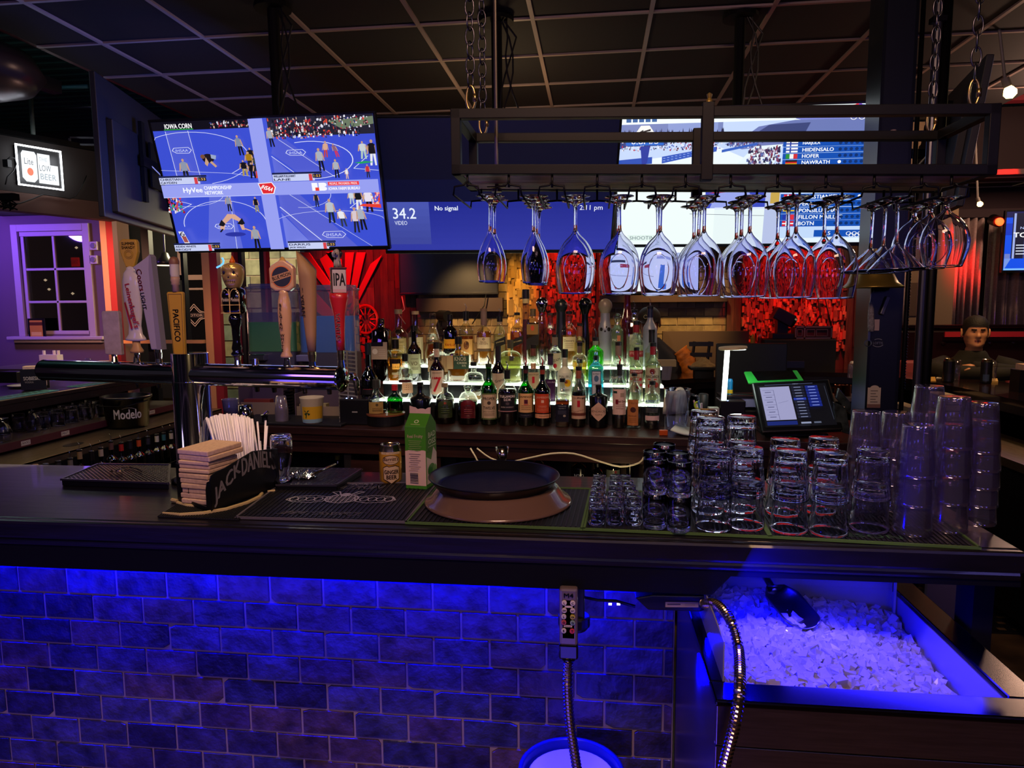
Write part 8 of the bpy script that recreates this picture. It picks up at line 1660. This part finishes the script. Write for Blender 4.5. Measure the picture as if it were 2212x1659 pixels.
m=MB();m.tube([onsof(x,y)+sn*(.02) for x,y in ((0,441),(40,440),(68,430),(91,420),(122,425),(148,430),(160,425),(174,404),(184,380))],.004,6);tag(m.build('draped_cable',CABLEB,smooth=1),'thin dark cord draped under the lit sign','cord')
p=aY(18,438,3.9);k=pxm(p);bkk=thing('black_plant_hook','black ragged hanging object under the soffit at the left edge','hanging ornament',p);m=MB();m.box(p+V3((0,0,12*k)),(40*k,.05,14*k));
for i in range(14): m.tube([p+V3((rnd.uniform(-20,18)*k,0,8*k)),p+V3((rnd.uniform(-24,20)*k,rnd.uniform(-.03,.03),rnd.uniform(-6,2)*k)),p+V3((rnd.uniform(-24,20)*k,rnd.uniform(-.03,.03),rnd.uniform(-16,-6)*k))],1.6*k,5)
m.build('leaves',BLACKM,bkk)
p=aY(-45,155,4.0);m=MB();m.lathe([(0,.20),(.1,.2),(.28,.12),(.345,0),(.28,-.09),(.12,-.15),(0,-.16)],p,40);m.cyl(p+V3((0,0,.18)),(p.x,p.y,3.71),.03);tag(m.build('ceiling_dome',mat('grey_dome_metal','#5a5462',.3,.6),smooth=1),'large grey rounded metal dome hanging at the upper left corner','ceiling dome')
def pipe(pts,r,mm,lab,cat='pipe',nm='ceiling_pipe'): m=MB();m.tube(pts,r,10);tag(m.build(nm,mm,smooth=1),lab,cat)
TP=mat('pale_pipe','#5c6468',.35,.5)
pipe([aY(-20,227,7.0),aY(100,228,7.0),aY(205,231,7.0)],.028,TP,'long level grey pipe above the lit sign')
pipe([aY(-20,196,6.0),aY(110,190,6.0),aY(190,187,6.0)],.02,mat('teal_pipe','#4a8a94',.4,.3),'pale teal pipe under the green roof deck')
pipe([aY(66,190,4.6),aY(68,240,4.6),aY(72,290,4.6)],.014,mat('greenish_conduit','#2c3a34',.5),'thin vertical conduit running down to the soffit')
m=MB();a=aY(45,160,4.8);beam(m,aY(50,165,4.8),aY(112,186,5.0),.09);tag(m.build('roof_joist',mat('lavender_steel','#4a3c44',.5)),'short lavender lit steel joist under the green roof deck','joist')
m=MB();P=[aY(x,y,4.9) for x,y in ((150,297),(207,298),(207,313),(152,312))]
for a,b_ in ((0,1),(1,2),(2,3),(3,0)): beam(m,P[a],P[b_],.012)
tag(m.build('bracket_frame',mat('pale_bracket','#8a9098',.3,.6)),'small pale rectangular bracket frame left of the tilted television','bracket')
ib=thing('ice_bin','stainless steel ice bin under the right end of the bar, lid open','ice bin',(.56,1.66,0))
ox0,ox1,oy0,oy1,zT=.240,.868,1.325,1.985,.85;ix0,ix1,iy0,iy1=.268,.806,1.386,1.925
BIN=mat('bin_steel','#8a7e7a',.26,1.,noise=(10,.82,(1,1,16)))
LIN=mat('bin_liner','#a8a8b4',.38,.55)
m=MB();m.bbox(ox0,ox1,oy0,oy0+.012,.02,.748);m.bbox(ox0,ox1,oy0-.004,oy0+.012,.752,zT-.012);m.bbox(ox0,ox0+.012,oy0+.012,oy1,.02,zT-.012);m.bbox(ox1-.012,ox1,oy0+.012,oy1,.02,zT-.012);m.bbox(ox0,ox1,oy1-.012,oy1,.02,zT-.012);m.build('bin_shell',BIN,ib,bev=.002)
m=MB();m.bbox(ox0-.004,ox1+.004,oy0-.010,iy0,zT-.014,zT);m.bbox(ox0-.004,ix0,iy0,oy1,zT-.014,zT);m.bbox(ix1,ox1+.004,iy0,oy1,zT-.014,zT);m.bbox(ix0,ix1,iy1,oy1,zT-.014,zT);m.build('bin_rim',mat('polished_rim','#343032',.22,1.),ib,bev=.004)
m=MB();m.bbox(ix0-.003,ix0,iy0,iy1,.5,zT-.014);m.bbox(ix1,ix1+.003,iy0,iy1,.5,zT-.014);m.bbox(ix0,ix1,iy1,iy1+.003,.5,zT+.10);m.bbox(ix0,ix1,iy0-.003,iy0,.5,zT-.014);m.bbox(ix0,ix1,iy0,iy1,.49,.5);m.build('bin_liner',LIN,ib)
m=MB();m.bbox(ix0-.006,ix0-.003,iy0+.0,iy1,zT,zT+.085);m.build('side_splash',LIN,ib)
m=MB();m.bbox(ix1-.012,ix1-.006,iy1-.04,iy1-.034,.78,zT+.1);m.build('lid_guide',LIN,ib)
p=aY(1654,1571,oy0);k=pxm(p);c=Canvas();c.rect(-15,-5,15,5,'#0a0a0c');c.text('Perlick',-1,0,5,'#8a8488',wid=22,bold=.3);c.build('name_plate',PRINT,flatmap((p.x,oy0-.001,p.z),(1,0,0),(0,0,1),k,k),ib)
def icez(x,y):
    u=(x-ix0)/(ix1-ix0);v=(y-iy0)/(iy1-iy0)
    z=.800+.030*v-.075*max(0,u-.45)/.55*(1-.35*v)+.010*sin(9*x+3)*cos(11*y)
    return z
m=MB();n=26;vs=[(ix0+.002+(ix1-ix0-.004)*i/n,iy0+.002+(iy1-iy0-.004)*j/n,icez(ix0+(ix1-ix0)*i/n,iy0+(iy1-iy0)*j/n)-.006+rnd.uniform(-.003,.003)) for j in range(n+1) for i in range(n+1)]
m.add(vs,[(j*(n+1)+i,j*(n+1)+i+1,(j+1)*(n+1)+i+1,(j+1)*(n+1)+i) for j in range(n) for i in range(n)])
r2=random.Random(5)
for i in range(2300):
    s=r2.uniform(.007,.0155);x=r2.uniform(ix0+.012,ix1-.014);y=r2.uniform(iy0+.012,iy1-.014);z=icez(x,y)-r2.uniform(-.004,.010)
    R=RO(r2.uniform(0,6),3,'Z') @ RO(r2.uniform(0,6),3,'X') @ RO(r2.uniform(0,6),3,'Y');vs=[]
    for a in (-1,1):
        for b_ in (-1,1):
            for c_ in (-1,1): vs.append(R @ V3((a*s*r2.uniform(.6,1.1),b_*s*r2.uniform(.6,1.1),c_*s*r2.uniform(.4,.8)))+V3((x,y,z)))
    m.add(vs,[(0,1,3,2),(4,6,7,5),(0,4,5,1),(2,3,7,6),(0,2,6,4),(1,5,7,3)])
ICE=mat('ice','#e0dcec',.10,trans=.6,ior=1.31,spec=.6)
tag(m.build('ice_cubes',ICE),'heap of chipped ice cubes filling the steel bin under blue light','ice',kind='stuff')
S0=aZ(1672,1285,.855);sc_=thing('ice_scoop','round bottomed aluminium ice scoop lying on the ice with its handle up left','scoop',S0);tip=aZ(1742,1372,.822);ax=(tip-S0).normalized();sd=ax.cross(V3((0,0,1))).normalized();un_=sd.cross(ax)
m=MB();vs=[];L=(tip-S0).length;nn=14;mm=12
for i in range(nn+1):
    t=i/nn;w=.046*(min(1,.55+t*2.2)) if t < .8 else .046*(1-((t-.8)/.2)**2*.45);q=S0+ax*(L*t)
    for j in range(mm+1): a=pi*j/mm;ex=(1-.35*t);vs.append(q+sd*(w*cos(a))-un_*(w*.78*sin(a)*ex-.03))
m.add(vs,[(i*(mm+1)+j,i*(mm+1)+j+1,(i+1)*(mm+1)+j+1,(i+1)*(mm+1)+j) for i in range(nn) for j in range(mm)]+[tuple(range(mm+1))]);m.build('scoop_bowl',ALU,sc_,smooth=1,solid=.002)
m=MB();q=S0+un_*.012;m.tube([q,q-ax*.03+un_*.004,q-ax*.085+un_*.012],[.008,.0095,.0085],12);m.build('scoop_handle',ALU,sc_,smooth=1)
for i,(x,y,l) in enumerate(((1693,1335,'bluish ice cube lying in the scoop at left'),(1708,1345,'bluish ice cube lying in the scoop at its middle'),(1722,1355,'bluish ice cube lying near the scoop tip'))):
    q=aZ(x,y,.838);m=MB();m.box(q,(.022,.020,.016),RO(.7*i,3,'Z') @ RO(.4,3,'X'));tag(m.build('ice_cube',ICE,bev=.002),l,'ice cube')
def hose(pts,r,lab,n=None,par=None):
    P=[V3(p) for p in pts];sm=[]
    for i in range(len(P)-1):
        a,b,c_,d=P[max(i-1,0)],P[i],P[i+1],P[min(i+2,len(P)-1)];q=max(2,int((c_-b).length/.0021))
        for j in range(q): t=j/q;sm.append(.5*((2*b)+(c_-a)*t+(2*a-5*b+4*c_-d)*t*t+(3*b-a-3*c_+d)*t**3))
    rr=[r*(1.0 if i % 4 in (1,2) else .80) for i in range(len(sm))];m=MB();m.tube(sm,rr,14)
    o=m.build('metal_hose',mat('hose_steel','#a89480',.2,1.),par,smooth=False)
    if lab: tag(o,lab,'hose')
    return o
GY_=1.585;q0=aY(1230,1272,GY_);q1=aY(1226,1396,GY_);k=pxm((q0+q1)/2);gun=thing('soda_gun','soda gun with ten round buttons hanging at the bar edge on a metal hose','soda gun',q1)
gx=(q0.x+q1.x)/2;m=MB();m.box((gx,GY_+.012,(q0.z+q1.z)/2),(40*k,.024,q0.z-q1.z));m.build('button_plate',mat('worn_clear_plate','#6a5c5a',.25,.3),gun,bev=.006)
m=MB();m.box((gx,GY_+.013,(q0.z+q1.z)/2-4*k),(25*k,.026,86*k));m.build('dark_inlay',BLACK,gun)
m=MB();m.box((gx,GY_+.014,q1.z-14*k),(42*k,.03,34*k));m.lathe([(0,-10*k),(14*k,-8*k),(17*k,0),(0,0)],(gx,GY_+.014,q1.z-31*k),16);m.build('gun_neck',mat('gun_black','#060609',.12,coat=.6),gun,bev=.005)
c=Canvas();zc_=(q0.z+q1.z)/2;BT_=[('L',-9,34,'#c8b8a8'),('C',9,34,'#c8b8a8'),('SW',-9,17,'#c0b0a0'),('DT',9,17,'#c0b0a0'),('L',-10,3,'#b8aca0'),('CR',9,3,'#a8982c'),('O',-10,-10,'#a84838'),('G',9,-10,'#7a9078'),('R',-10,-29,'#c0b4a8'),('T',8,-29,'#b83028')]
c.rect(-8,23,9,27.5,'#c8b8a0');c.rect(-10,-21,8,-16,'#c0b090');c.text('WATER',-1,-18.5,3,K,wid=14);c.text('M4',0,50,9,'#0a0808',wid=20,bold=.8)
c.build('plate_print',PRINT,lambda x,y,e: V3((gx+x*k,GY_-.0012-e,zc_+y*k)),gun)
for t,x,y,cc in BT_:
    m=MB();m.lathe([(0,0),(5.6*k,0),(5.4*k,.003),(0,.0035)],(gx+x*k,GY_-.0008,zc_+y*k),20,R=RO(radians(90),3,'X'));o=m.build('button',capmat(cc,.4),gun)
    c=Canvas();c.text(t,0,0,5 if len(t) == 1 else 3.4,'#140c0c',bold=.4);m=MB();c.fill(m,lambda a,b,e: V3((gx+(x+a)*k,GY_-.0048-e,zc_+(y+b)*k)),.0001);m2=m.build('button_letter',PRINT,gun);m2.parent=o;m2.matrix_parent_inverse=Matrix();KIDS[gun.name].remove(m2);KIDS.setdefault(o.name,[]).append(m2)
hd=thing('gun_holder','black plastic holster cup behind the soda gun on the bar edge','holder',(gx+.01,1.6,.86));m=MB();q=aY(1236,1345,1.62);m.lathe([(0,-.028),(.026,-.026),(.034,-.014),(.034,.01),(.028,.012),(0,.012)],(q.x+.004,1.640,q.z),24,sx=1.15);m.box((q.x+.005,1.628,(q.z+.95)/2+.01),(.05,.014,.95-q.z),None);m.build('holster',BLACK,hd,bev=.003)
hose([(gx,GY_+.012,q1.z-40*k),aY(1226,1480,1.59),aY(1231,1560,1.58),aY(1243,1640,1.57),aY(1256,1720,1.56),aY(1268,1800,1.58)],.0125,'segmented metal hose hanging from the soda gun down past the blue bucket')
hose([aY(1520,1304,1.62),aY(1548,1306,1.55),aY(1578,1340,1.47),aY(1595,1400,1.43),aY(1598,1480,1.30),aY(1588,1560,1.28),aY(1568,1640,1.28),aY(1550,1720,1.28),aY(1540,1800,1.28)],.0115,'segmented metal hose curving in front of the ice bin corner')
a=aY(1372,1296,1.66);b_=aY(1530,1322,1.66);bx=thing('flow_box','flat black box with white label screwed under the bar edge','box',(a.x,1.7,b_.z));m=MB();m.prism([aY(x,y,1.64) for x,y in ((1372,1292),(1400,1318),(1512,1322),(1530,1316),(1530,1288),(1410,1286))],(0,.12,0));m.build('box_body',BLACK,bx,bev=.003)
c=Canvas();c.rect(-35,-6,35,6,'#8c7c6c');c.rect(-31,-1,-3,2,'#3a2c2c');c.rect(6,1,28,2.2,'#6a5c54');c.rect(6,-2,28,-1,'#6a5c54');p=aY(1473,1306,1.638);k=pxm(p);c.build('box_label',PRINT,flatmap(p,(1,0,.04),(0,0,1),k,k),bx)
m=MB();m.tube([aY(x,y,1.66) for x,y in ((1262,1290),(1290,1296),(1330,1298),(1372,1310))],.004,8);tag(m.build('black_cable',CABLEB,smooth=1),'thin black cable between soda gun holder and flat box','cable')
for i,(x,l) in enumerate(((1318,'left tiny lit led under the bar edge'),(1336,'right tiny lit led under the bar edge'))):
    p=aY(x,1305,1.70);m=MB();m.box(p,(.008,.004,.004));tag(m.build('led_diode',mat('white_blue_led','#e0e8ff',emit='#c8d4ff',es=12)),l,'led')
p=V3((aY(1234,1620,1.80).x,1.80,0));zr=aY(1234,1590,1.95).z;bkt=thing('waste_bucket','round blue bucket with a white plate inside, cut off by the lower picture edge','bucket',p)
m=MB();m.lathe([(0,0),(.115,0),(.138,zr-.01),(.146,zr-.006),(.147,zr),(.138,zr+.003),(.134,zr-.004),(.112,.02),(0,.02)],p,48);m.build('bucket_body',mat('blue_bucket','#101c6a',.3),bkt,smooth=1)
m=MB();m.lathe([(0,zr-.03),(.118,zr-.03),(.122,zr-.022),(.118,zr-.020),(0,zr-.022)],p,40);m.build('inner_plate',mat('white_lid','#b8b8d0',.35),bkt)
m=MB();a=aY(2003,1272,2.7);b_=aY(2106,1420,2.7);m.bbox(a.x,b_.x,2.7,2.72,0,a.z+.06);tag(m.build('upright_partition',mat('violet_steel_panel','#5a5270',.5,.3)),'upright violet lit steel panel standing beside the ice bin','panel')
ra=thing('bar_counter','curved far arm of the bar where the man in the hoodie leans','bar counter',(2.5,4.9,0))
inn_=[(-.6,4.95),(.4,5.05),(1.1,5.45),(1.65,5.75),(2.03,5.68),(2.24,5.27),(2.33,4.72),(2.34,4.04),(2.34,3.0),(2.34,2.2)]
out_=[(-.6,5.30),(.3,5.40),(1.0,5.80),(1.6,6.02),(2.2,6.0),(2.72,5.5),(2.80,4.8),(2.80,4.04),(2.80,3.0),(2.80,2.2)]
def strip(m,A,B,z0,z1):
    for (a,b_),(c_,d) in zip(zip(A,A[1:]),zip(B,B[1:])): m.prism([(a[0],a[1],z0),(b_[0],b_[1],z0),(d[0],d[1],z0),(c_[0],c_[1],z0)],(0,0,z1-z0))
m=MB();strip(m,inn_,out_,1.035,1.07);m.build('bar_top',mat('far_bar_wood','#241512',.14,coat=.5,noise=(5,.6)),ra)
def off(P,Q,t): return [(a[0]+(b_[0]-a[0])*t,a[1]+(b_[1]-a[1])*t) for a,b_ in zip(P,Q)]
m=MB();strip(m,off(inn_,out_,.02),off(inn_,out_,.06),.985,1.034);m.build('nosing',WOODD,ra)
m=MB();strip(m,off(inn_,out_,.72),off(inn_,out_,.80),0,1.034);strip(m,off(inn_,out_,.05),off(inn_,out_,.70),.74,.76);m.build('bar_wall',BLACKM,ra)
m=MB();strip(m,off(inn_,out_,-.75),off(inn_,out_,-.02),.845,.86)
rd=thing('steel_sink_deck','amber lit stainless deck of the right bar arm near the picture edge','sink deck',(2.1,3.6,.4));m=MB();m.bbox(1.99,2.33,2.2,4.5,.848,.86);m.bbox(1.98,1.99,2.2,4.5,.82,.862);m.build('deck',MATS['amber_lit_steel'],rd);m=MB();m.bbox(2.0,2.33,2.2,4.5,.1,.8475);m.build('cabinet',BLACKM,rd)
light('under_bar_and_fill_light','SPOT',(3.0,3.4,3.0),50,'#ffd890',.05,(2.15,3.7,.86),26,.8)
def on_far(x,y): p=aZ(x,y,1.0705);return p
for i,(x,y,l) in enumerate(((2048,826,'left tall black beer can before the man in the hoodie'),(2129,828,'right tall black beer can before the man in the hoodie'))):
    p=on_far(x,y);k=pxm(p);o=thing('beer_can',l,'can',p,group='black cans on the far bar');m=MB();m.lathe([(0,0),(10*k,0),(11*k,3*k),(11*k,46*k),(9*k,50*k),(0,50*k)],p,20);m.build('can_body',BLACK,o,smooth=False)
    m=MB();m.lathe([(0,50.2*k),(9*k,50.2*k),(9.5*k,52*k),(8*k,51*k),(0,50.8*k)],p,20);m.build('can_top',mat('can_silver','#c8b48c',.2,1.),o)
    c=Canvas();c.rect(-6,6,6,20,'#30405a' if i else '#1c1c24');cyl_canvas(c,'can_print',p,lambda z: 11*k,k,o,m_=PRINTG)
for i,(x,y,l) in enumerate(((2064,824,'beer glass beside the left black can'),(2142,826,'beer glass beside the right black can'))):
    p=on_far(x,y);k=pxm(p);m=MB();m.lathe([(0,0),(7*k,0),(9*k,46*k),(8*k,46*k),(6*k,3*k),(0,3*k)],p,20);tag(m.build('beer_glass',THIN,smooth=1),l,'glass','beer glasses on the far bar')
def flat(x0,y0,x1,y1,mm,lab,cat,nm,h=.004):
    P=[on_far(x0,y1),on_far(x1,y1),on_far(x1-2,y0),on_far(x0+6,y0)];m=MB();m.prism(P,(0,0,h));tag(m.build(nm,mm),lab,cat)
flat(1974,815,2022,824,mat('yellow_menu','#b08c40',.6),'yellow lit menu card lying on the far bar left of the cans','menu','menu_card')
flat(2022,812,2034,817,WHITE,'small white napkin on the far bar between menu and left can','napkin','napkin');flat(2066,811,2076,816,WHITE,'small white napkin right of the left can','napkin','napkin');flat(2137,821,2156,827,mat('cream_note','#b89c58',.6),'folded cream napkin right of the right can','napkin','napkin',h=.012)
p=on_far(2200,846);k=pxm(p);o=thing('napkin_caddy','black napkin caddy at the right picture edge on the far bar','caddy',p);m=MB();m.box(p+V3((.01,0,24*k)),(26*k,.1,48*k));m.build('caddy_body',CBK,o)
m=MB();m.box(p+V3((.02,0,54*k)),(18*k,.08,12*k));tag(m.build('napkin_stack',MATS['napkin_paper']),'pale napkins in the caddy at the right picture edge','napkins')
PK=mat('pink_booth','#8a4048',.45)
for i,(x0,x1,y0,l) in enumerate(((1940,1983,778,'rose lit low seat back left of the man in the hoodie'),(1985,2012,792,'narrow rose lit seat back touching the man in the hoodie'),(2172,2250,790,'pink lit seat back at the right edge'))):
    a=aY(x0,y0,5.95);b_=aY(x1,y0,5.95);m=MB();m.bbox(a.x,b_.x,5.9,5.97,.482,a.z);tag(m.build('seat_back',PK,bev=.02),l,'seat','rose lit seats')
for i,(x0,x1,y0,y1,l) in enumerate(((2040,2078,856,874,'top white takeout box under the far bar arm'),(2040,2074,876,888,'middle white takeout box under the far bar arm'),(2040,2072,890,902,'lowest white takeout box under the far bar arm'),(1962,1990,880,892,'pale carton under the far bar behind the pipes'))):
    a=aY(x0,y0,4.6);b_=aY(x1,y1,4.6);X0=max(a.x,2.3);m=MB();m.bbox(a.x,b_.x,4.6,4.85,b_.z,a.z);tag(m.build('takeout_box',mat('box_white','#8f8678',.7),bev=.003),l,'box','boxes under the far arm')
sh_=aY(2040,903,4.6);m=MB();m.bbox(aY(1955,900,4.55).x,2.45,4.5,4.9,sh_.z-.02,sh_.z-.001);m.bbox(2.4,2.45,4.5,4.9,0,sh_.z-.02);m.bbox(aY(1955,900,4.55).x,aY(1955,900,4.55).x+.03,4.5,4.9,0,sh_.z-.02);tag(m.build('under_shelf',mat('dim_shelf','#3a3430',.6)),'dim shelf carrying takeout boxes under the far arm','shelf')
for i,(x,y,l) in enumerate(((2182,905,'nearer dark glass on the right steel deck'),(2202,912,'farther dark glass at the right edge of the deck'),(2192,896,'rear dark glass on the right steel deck'))):
    p=aZ(x,y,.8605);put('t',max(2.03,min(2.28,p.x)),p.y,.8605,l)['group']='glasses on the right deck'
def jar(x,y,w,h,lab,Y=None):
    p=on_far(x,y);k=pxm(p);o=thing('condiment_jar',lab,'jar',p);m=MB();m.lathe([(0,0),(w*k/2,0),(w*k/2,h*k*.78),(w*k*.42,h*k*.85),(0,h*k*.85)],p,18);m.build('jar_body',CLEARP,o,smooth=1);m=MB();m.lathe([(0,h*k*.85),(w*k*.2,h*k*.87),(w*k*.1,h*k),(0,h*k)],p+V3((w*k*.2,0,0)),10);m.lathe([(0,h*k*.85),(w*k*.2,h*k*.87),(w*k*.1,h*k),(0,h*k)],p-V3((w*k*.2,0,0)),10);m.build('jar_nozzle',WHITE,o)
jar(1689,797,24,30,'clear jar holding salt and pepper at the wooden bar rim');jar(1844,816,25,36,'clear double shaker jar on the far bar left of the column')
p=aY(1719,796,5.55);k=pxm(p);m=MB();m.box(p+V3((0,.02,8*k)),(38*k,.012,15*k));tag(m.build('table_card',mat('navy_card','#20284a',.4),bev=.002),'low dark blue card stand beside the salt jar','card stand')
m=MB();a=aY(1432,716,5.98);b_=aY(1618,716,5.98);m.bbox(a.x,b_.x,5.98,6.05,0,a.z);struct('trim_half_wall',m,mat('brown_half_wall','#4a3a30',.6))
m=MB();a=aY(1618,741,5.9);b_=aY(1700,741,5.9);m.bbox(a.x,b_.x+.05,5.88,6.1,a.z-.03,a.z);struct('trim_red_ledge',m,mat('red_ledge','#6a2028',.5))
lz=a.z
for x,cc,tc_,l in ((1626,'#b09020','#c8a830','yellow mustard bottle on the red lit ledge'),(1641,'#5a1418','#c0b4ac','dark red ketchup bottle with white cap on the red lit ledge')):
    p=V3((aY(x,741,5.92).x,5.92,lz));k=pxm(p);o=thing('sauce_bottle',l,'bottle',p);m=MB();m.lathe([(0,0),(5*k,0),(5*k,11*k),(3*k,14*k),(0,14*k)],p,14);m.build('bottle_body',capmat(cc),o);m=MB();m.lathe([(0,14*k),(3*k,14*k),(2.6*k,18*k),(0,19*k)],p,12);m.build('bottle_cap',capmat(tc_),o)
p=V3((aY(1690,738,5.85).x,5.85,0));sp=thing('speaker_box','big black box carrying stage light and road case behind the bar','speaker',p);a=aY(1696,733,5.8);b_=aY(1808,733,5.8);m=MB();m.bbox(a.x-.16,b_.x,5.8,6.04,.3,a.z);m.build('box_body',mat('speaker_black','#0b0a0d',.6),sp,bev=.01);stz=a.z
p=V3((aY(1687,735,5.9).x,5.9,stz));k=pxm(p);ml=thing('stage_light','black moving head stage light before the right red mosaic','stage light',p);m=MB();m.box(p+V3((0,0,6*k)),(44*k,.14,12*k));m.build('light_base',BLACK,ml,bev=.004)
m=MB();m.box(p+V3((0,0,26*k)),(22*k,.09,30*k));m.build('yoke',BLACK,ml,bev=.004);m=MB();R=RO(radians(-62),3,'Y');m.box(p+V3((2*k,0,47*k)),(26*k,.13,42*k),R);m.lathe([(0,0),(12*k,0),(13*k,8*k),(0,8*k)],p+V3((2*k,0,47*k))+R @ V3((0,0,-28*k)),16,R=R);m.build('light_head',BLACK,ml,bev=.006)
a=aY(1716,728,5.85);b_=aY(1798,705,5.85);rc_=thing('road_case','silver edged burgundy road case lying on the black box','case',(a.x,5.85,stz));m=MB();m.bbox(a.x+.008,b_.x-.008,5.845,5.99,stz+.008,b_.z-.008);m.build('case_body',mat('burgundy_case','#3a161a',.5),rc_)
m=MB()
for z in (stz+.006,b_.z-.004): m.bbox(a.x,b_.x,5.838,5.85,z-.007,z+.007)
for x in (a.x+.006,b_.x-.006,a.x+(b_.x-a.x)*.26): m.bbox(x-.006,x+.006,5.838,5.85,stz,b_.z)
zc2=(stz+b_.z)/2;x3=a.x+(b_.x-a.x)
for fx,w in ((.13,.02),(.42,.045),(.72,.07)):
    q=a.x+(b_.x-a.x)*fx
    for dz in (-.026,.026): m.bbox(q-w/2-.01,q+w/2+.01,5.837,5.845,zc2+dz-.003,zc2+dz+.003)
    for dx in (-w/2-.008,w/2+.008): m.bbox(q+dx-.003,q+dx+.003,5.837,5.845,zc2-.026,zc2+.026)
m.build('metal_edges',mat('case_alloy','#8a7a6c',.35,.8),rc_)
cp=V3((aY(1503,780,5.7).x,5.7,0));chr_=thing('bar_chair','black slatted wooden chair back right of the capped man','chair',cp);k=pxm(V3((cp.x,5.7,1.2)));R=RO(radians(14),3,'Y')
zt_=aY(1505,738,5.7).z
for dx in (-.06,.06): m=MB();m.tube([(cp.x+dx,5.7,0),(cp.x+dx,5.7,.8),(cp.x+dx+.05,5.73,zt_)],.012,8);m.build('leg',BLACK,chr_)
for dx in (-.06,.06): m=MB();m.tube([(cp.x+dx,5.42,0),(cp.x+dx,5.44,.76)],.012,8);m.build('leg',BLACK,chr_)
m=MB();m.box((cp.x,5.57,.77),(.2,.32,.03));m.build('seat',BLACK,chr_,bev=.004);m=MB()
for q in range(5): m.box((cp.x+.01+q*.008,5.705+.004*q,.95+(zt_-.97)*q/4),(.19,.015,.035))
m.build('backrest',BLACK,chr_)
p=aZ(1520,793,1.0705);p=V3((aY(1520,790,5.2).x,5.2,1.0705));bs=thing('food_basket','black tray heaped with crumpled cream paper on the far bar','tray',p);k=pxm(p);zb_=aY(1520,792,5.2).z;m=MB();m.bbox(p.x-30*k,p.x+30*k,5.12,5.30,zb_-.02,zb_);m.bbox(p.x-20*k,p.x+20*k,5.16,5.26,1.0705,zb_-.02);m.build('tray_body',BLACK,bs,bev=.004)
m=MB();vs=[];n=18
for j in range(6):
    for i in range(n): a_=2*pi*i/n;rr=(27-4.6*j)*(1+.15*sin(4*a_+j*2));vs.append(V3((p.x+rr*k*cos(a_),5.21+rr*k*.5*sin(a_),zb_+.001+(j*3.6+(2*sin(3*a_) if j else 0))*k)))
m.add(vs,[(j*n+i,j*n+(i+1) % n,(j+1)*n+(i+1) % n,(j+1)*n+i) for j in range(5) for i in range(n)]+[tuple(5*n+i for i in range(n))]);m.build('crumpled_paper',mat('cream_crumple','#b09868',.8),bs)
p=aY(1436,790,5.15);k=pxm(p);m=MB();m.box(p+V3((0,0,6*k)),(46*k,.08,14*k));m.mi=1;m.lathe([(0,1.071-p.z),(12*k,1.071-p.z),(15*k,0),(0,0)],p+V3((0,-.03,0)),16);m.mi=0;tag(m.build('cup_dispenser',[mat('white_papers','#b8a888',.7),mat('blue_grey_cup','#8484a0',.5)]),'pale blue grey cup stack with papers behind the right end of the bottles','cup')
p=aY(958,682,6.05);k=pxm(p);spt=thing('black_spotlight','black round spotlight on a bracket under the small dark television','spotlight',p);m=MB();m.cyl(p+V3((-10*k,.06,0)),p+V3((12*k,-.04,-1*k)),12*k,n=20);m.build('can',BLACK,spt);m=MB();m.tube([p+V3((-14*k,.05,0)),p+V3((-12*k,.05,-28*k)),p+V3((10*k,.05,-28*k)),p+V3((14*k,.05,0))],2.4*k,8);m.build('bracket',BLACK,spt)
for i,(pts,l) in enumerate(((((868,640),(874,668),(862,680),(876,700)),'pale thin cable hanging at the left of the stone wall'),(((1050,636),(1046,660),(1020,700)),'thin dark cable curving down from the small television'),(((1765,622),(1772,680),(1750,712)),'black cable hanging beside the right red mosaic'),(((1778,622),(1790,680),(1796,704)),'second black cable falling to the road case'))):
    m=MB();m.tube([aY(x,y,6.08 if i < 2 else 6.165) for x,y in pts],.005,6);tag(m.build('hanging_cable',CABLE if i == 0 else CABLEB,smooth=1),l,'cable')
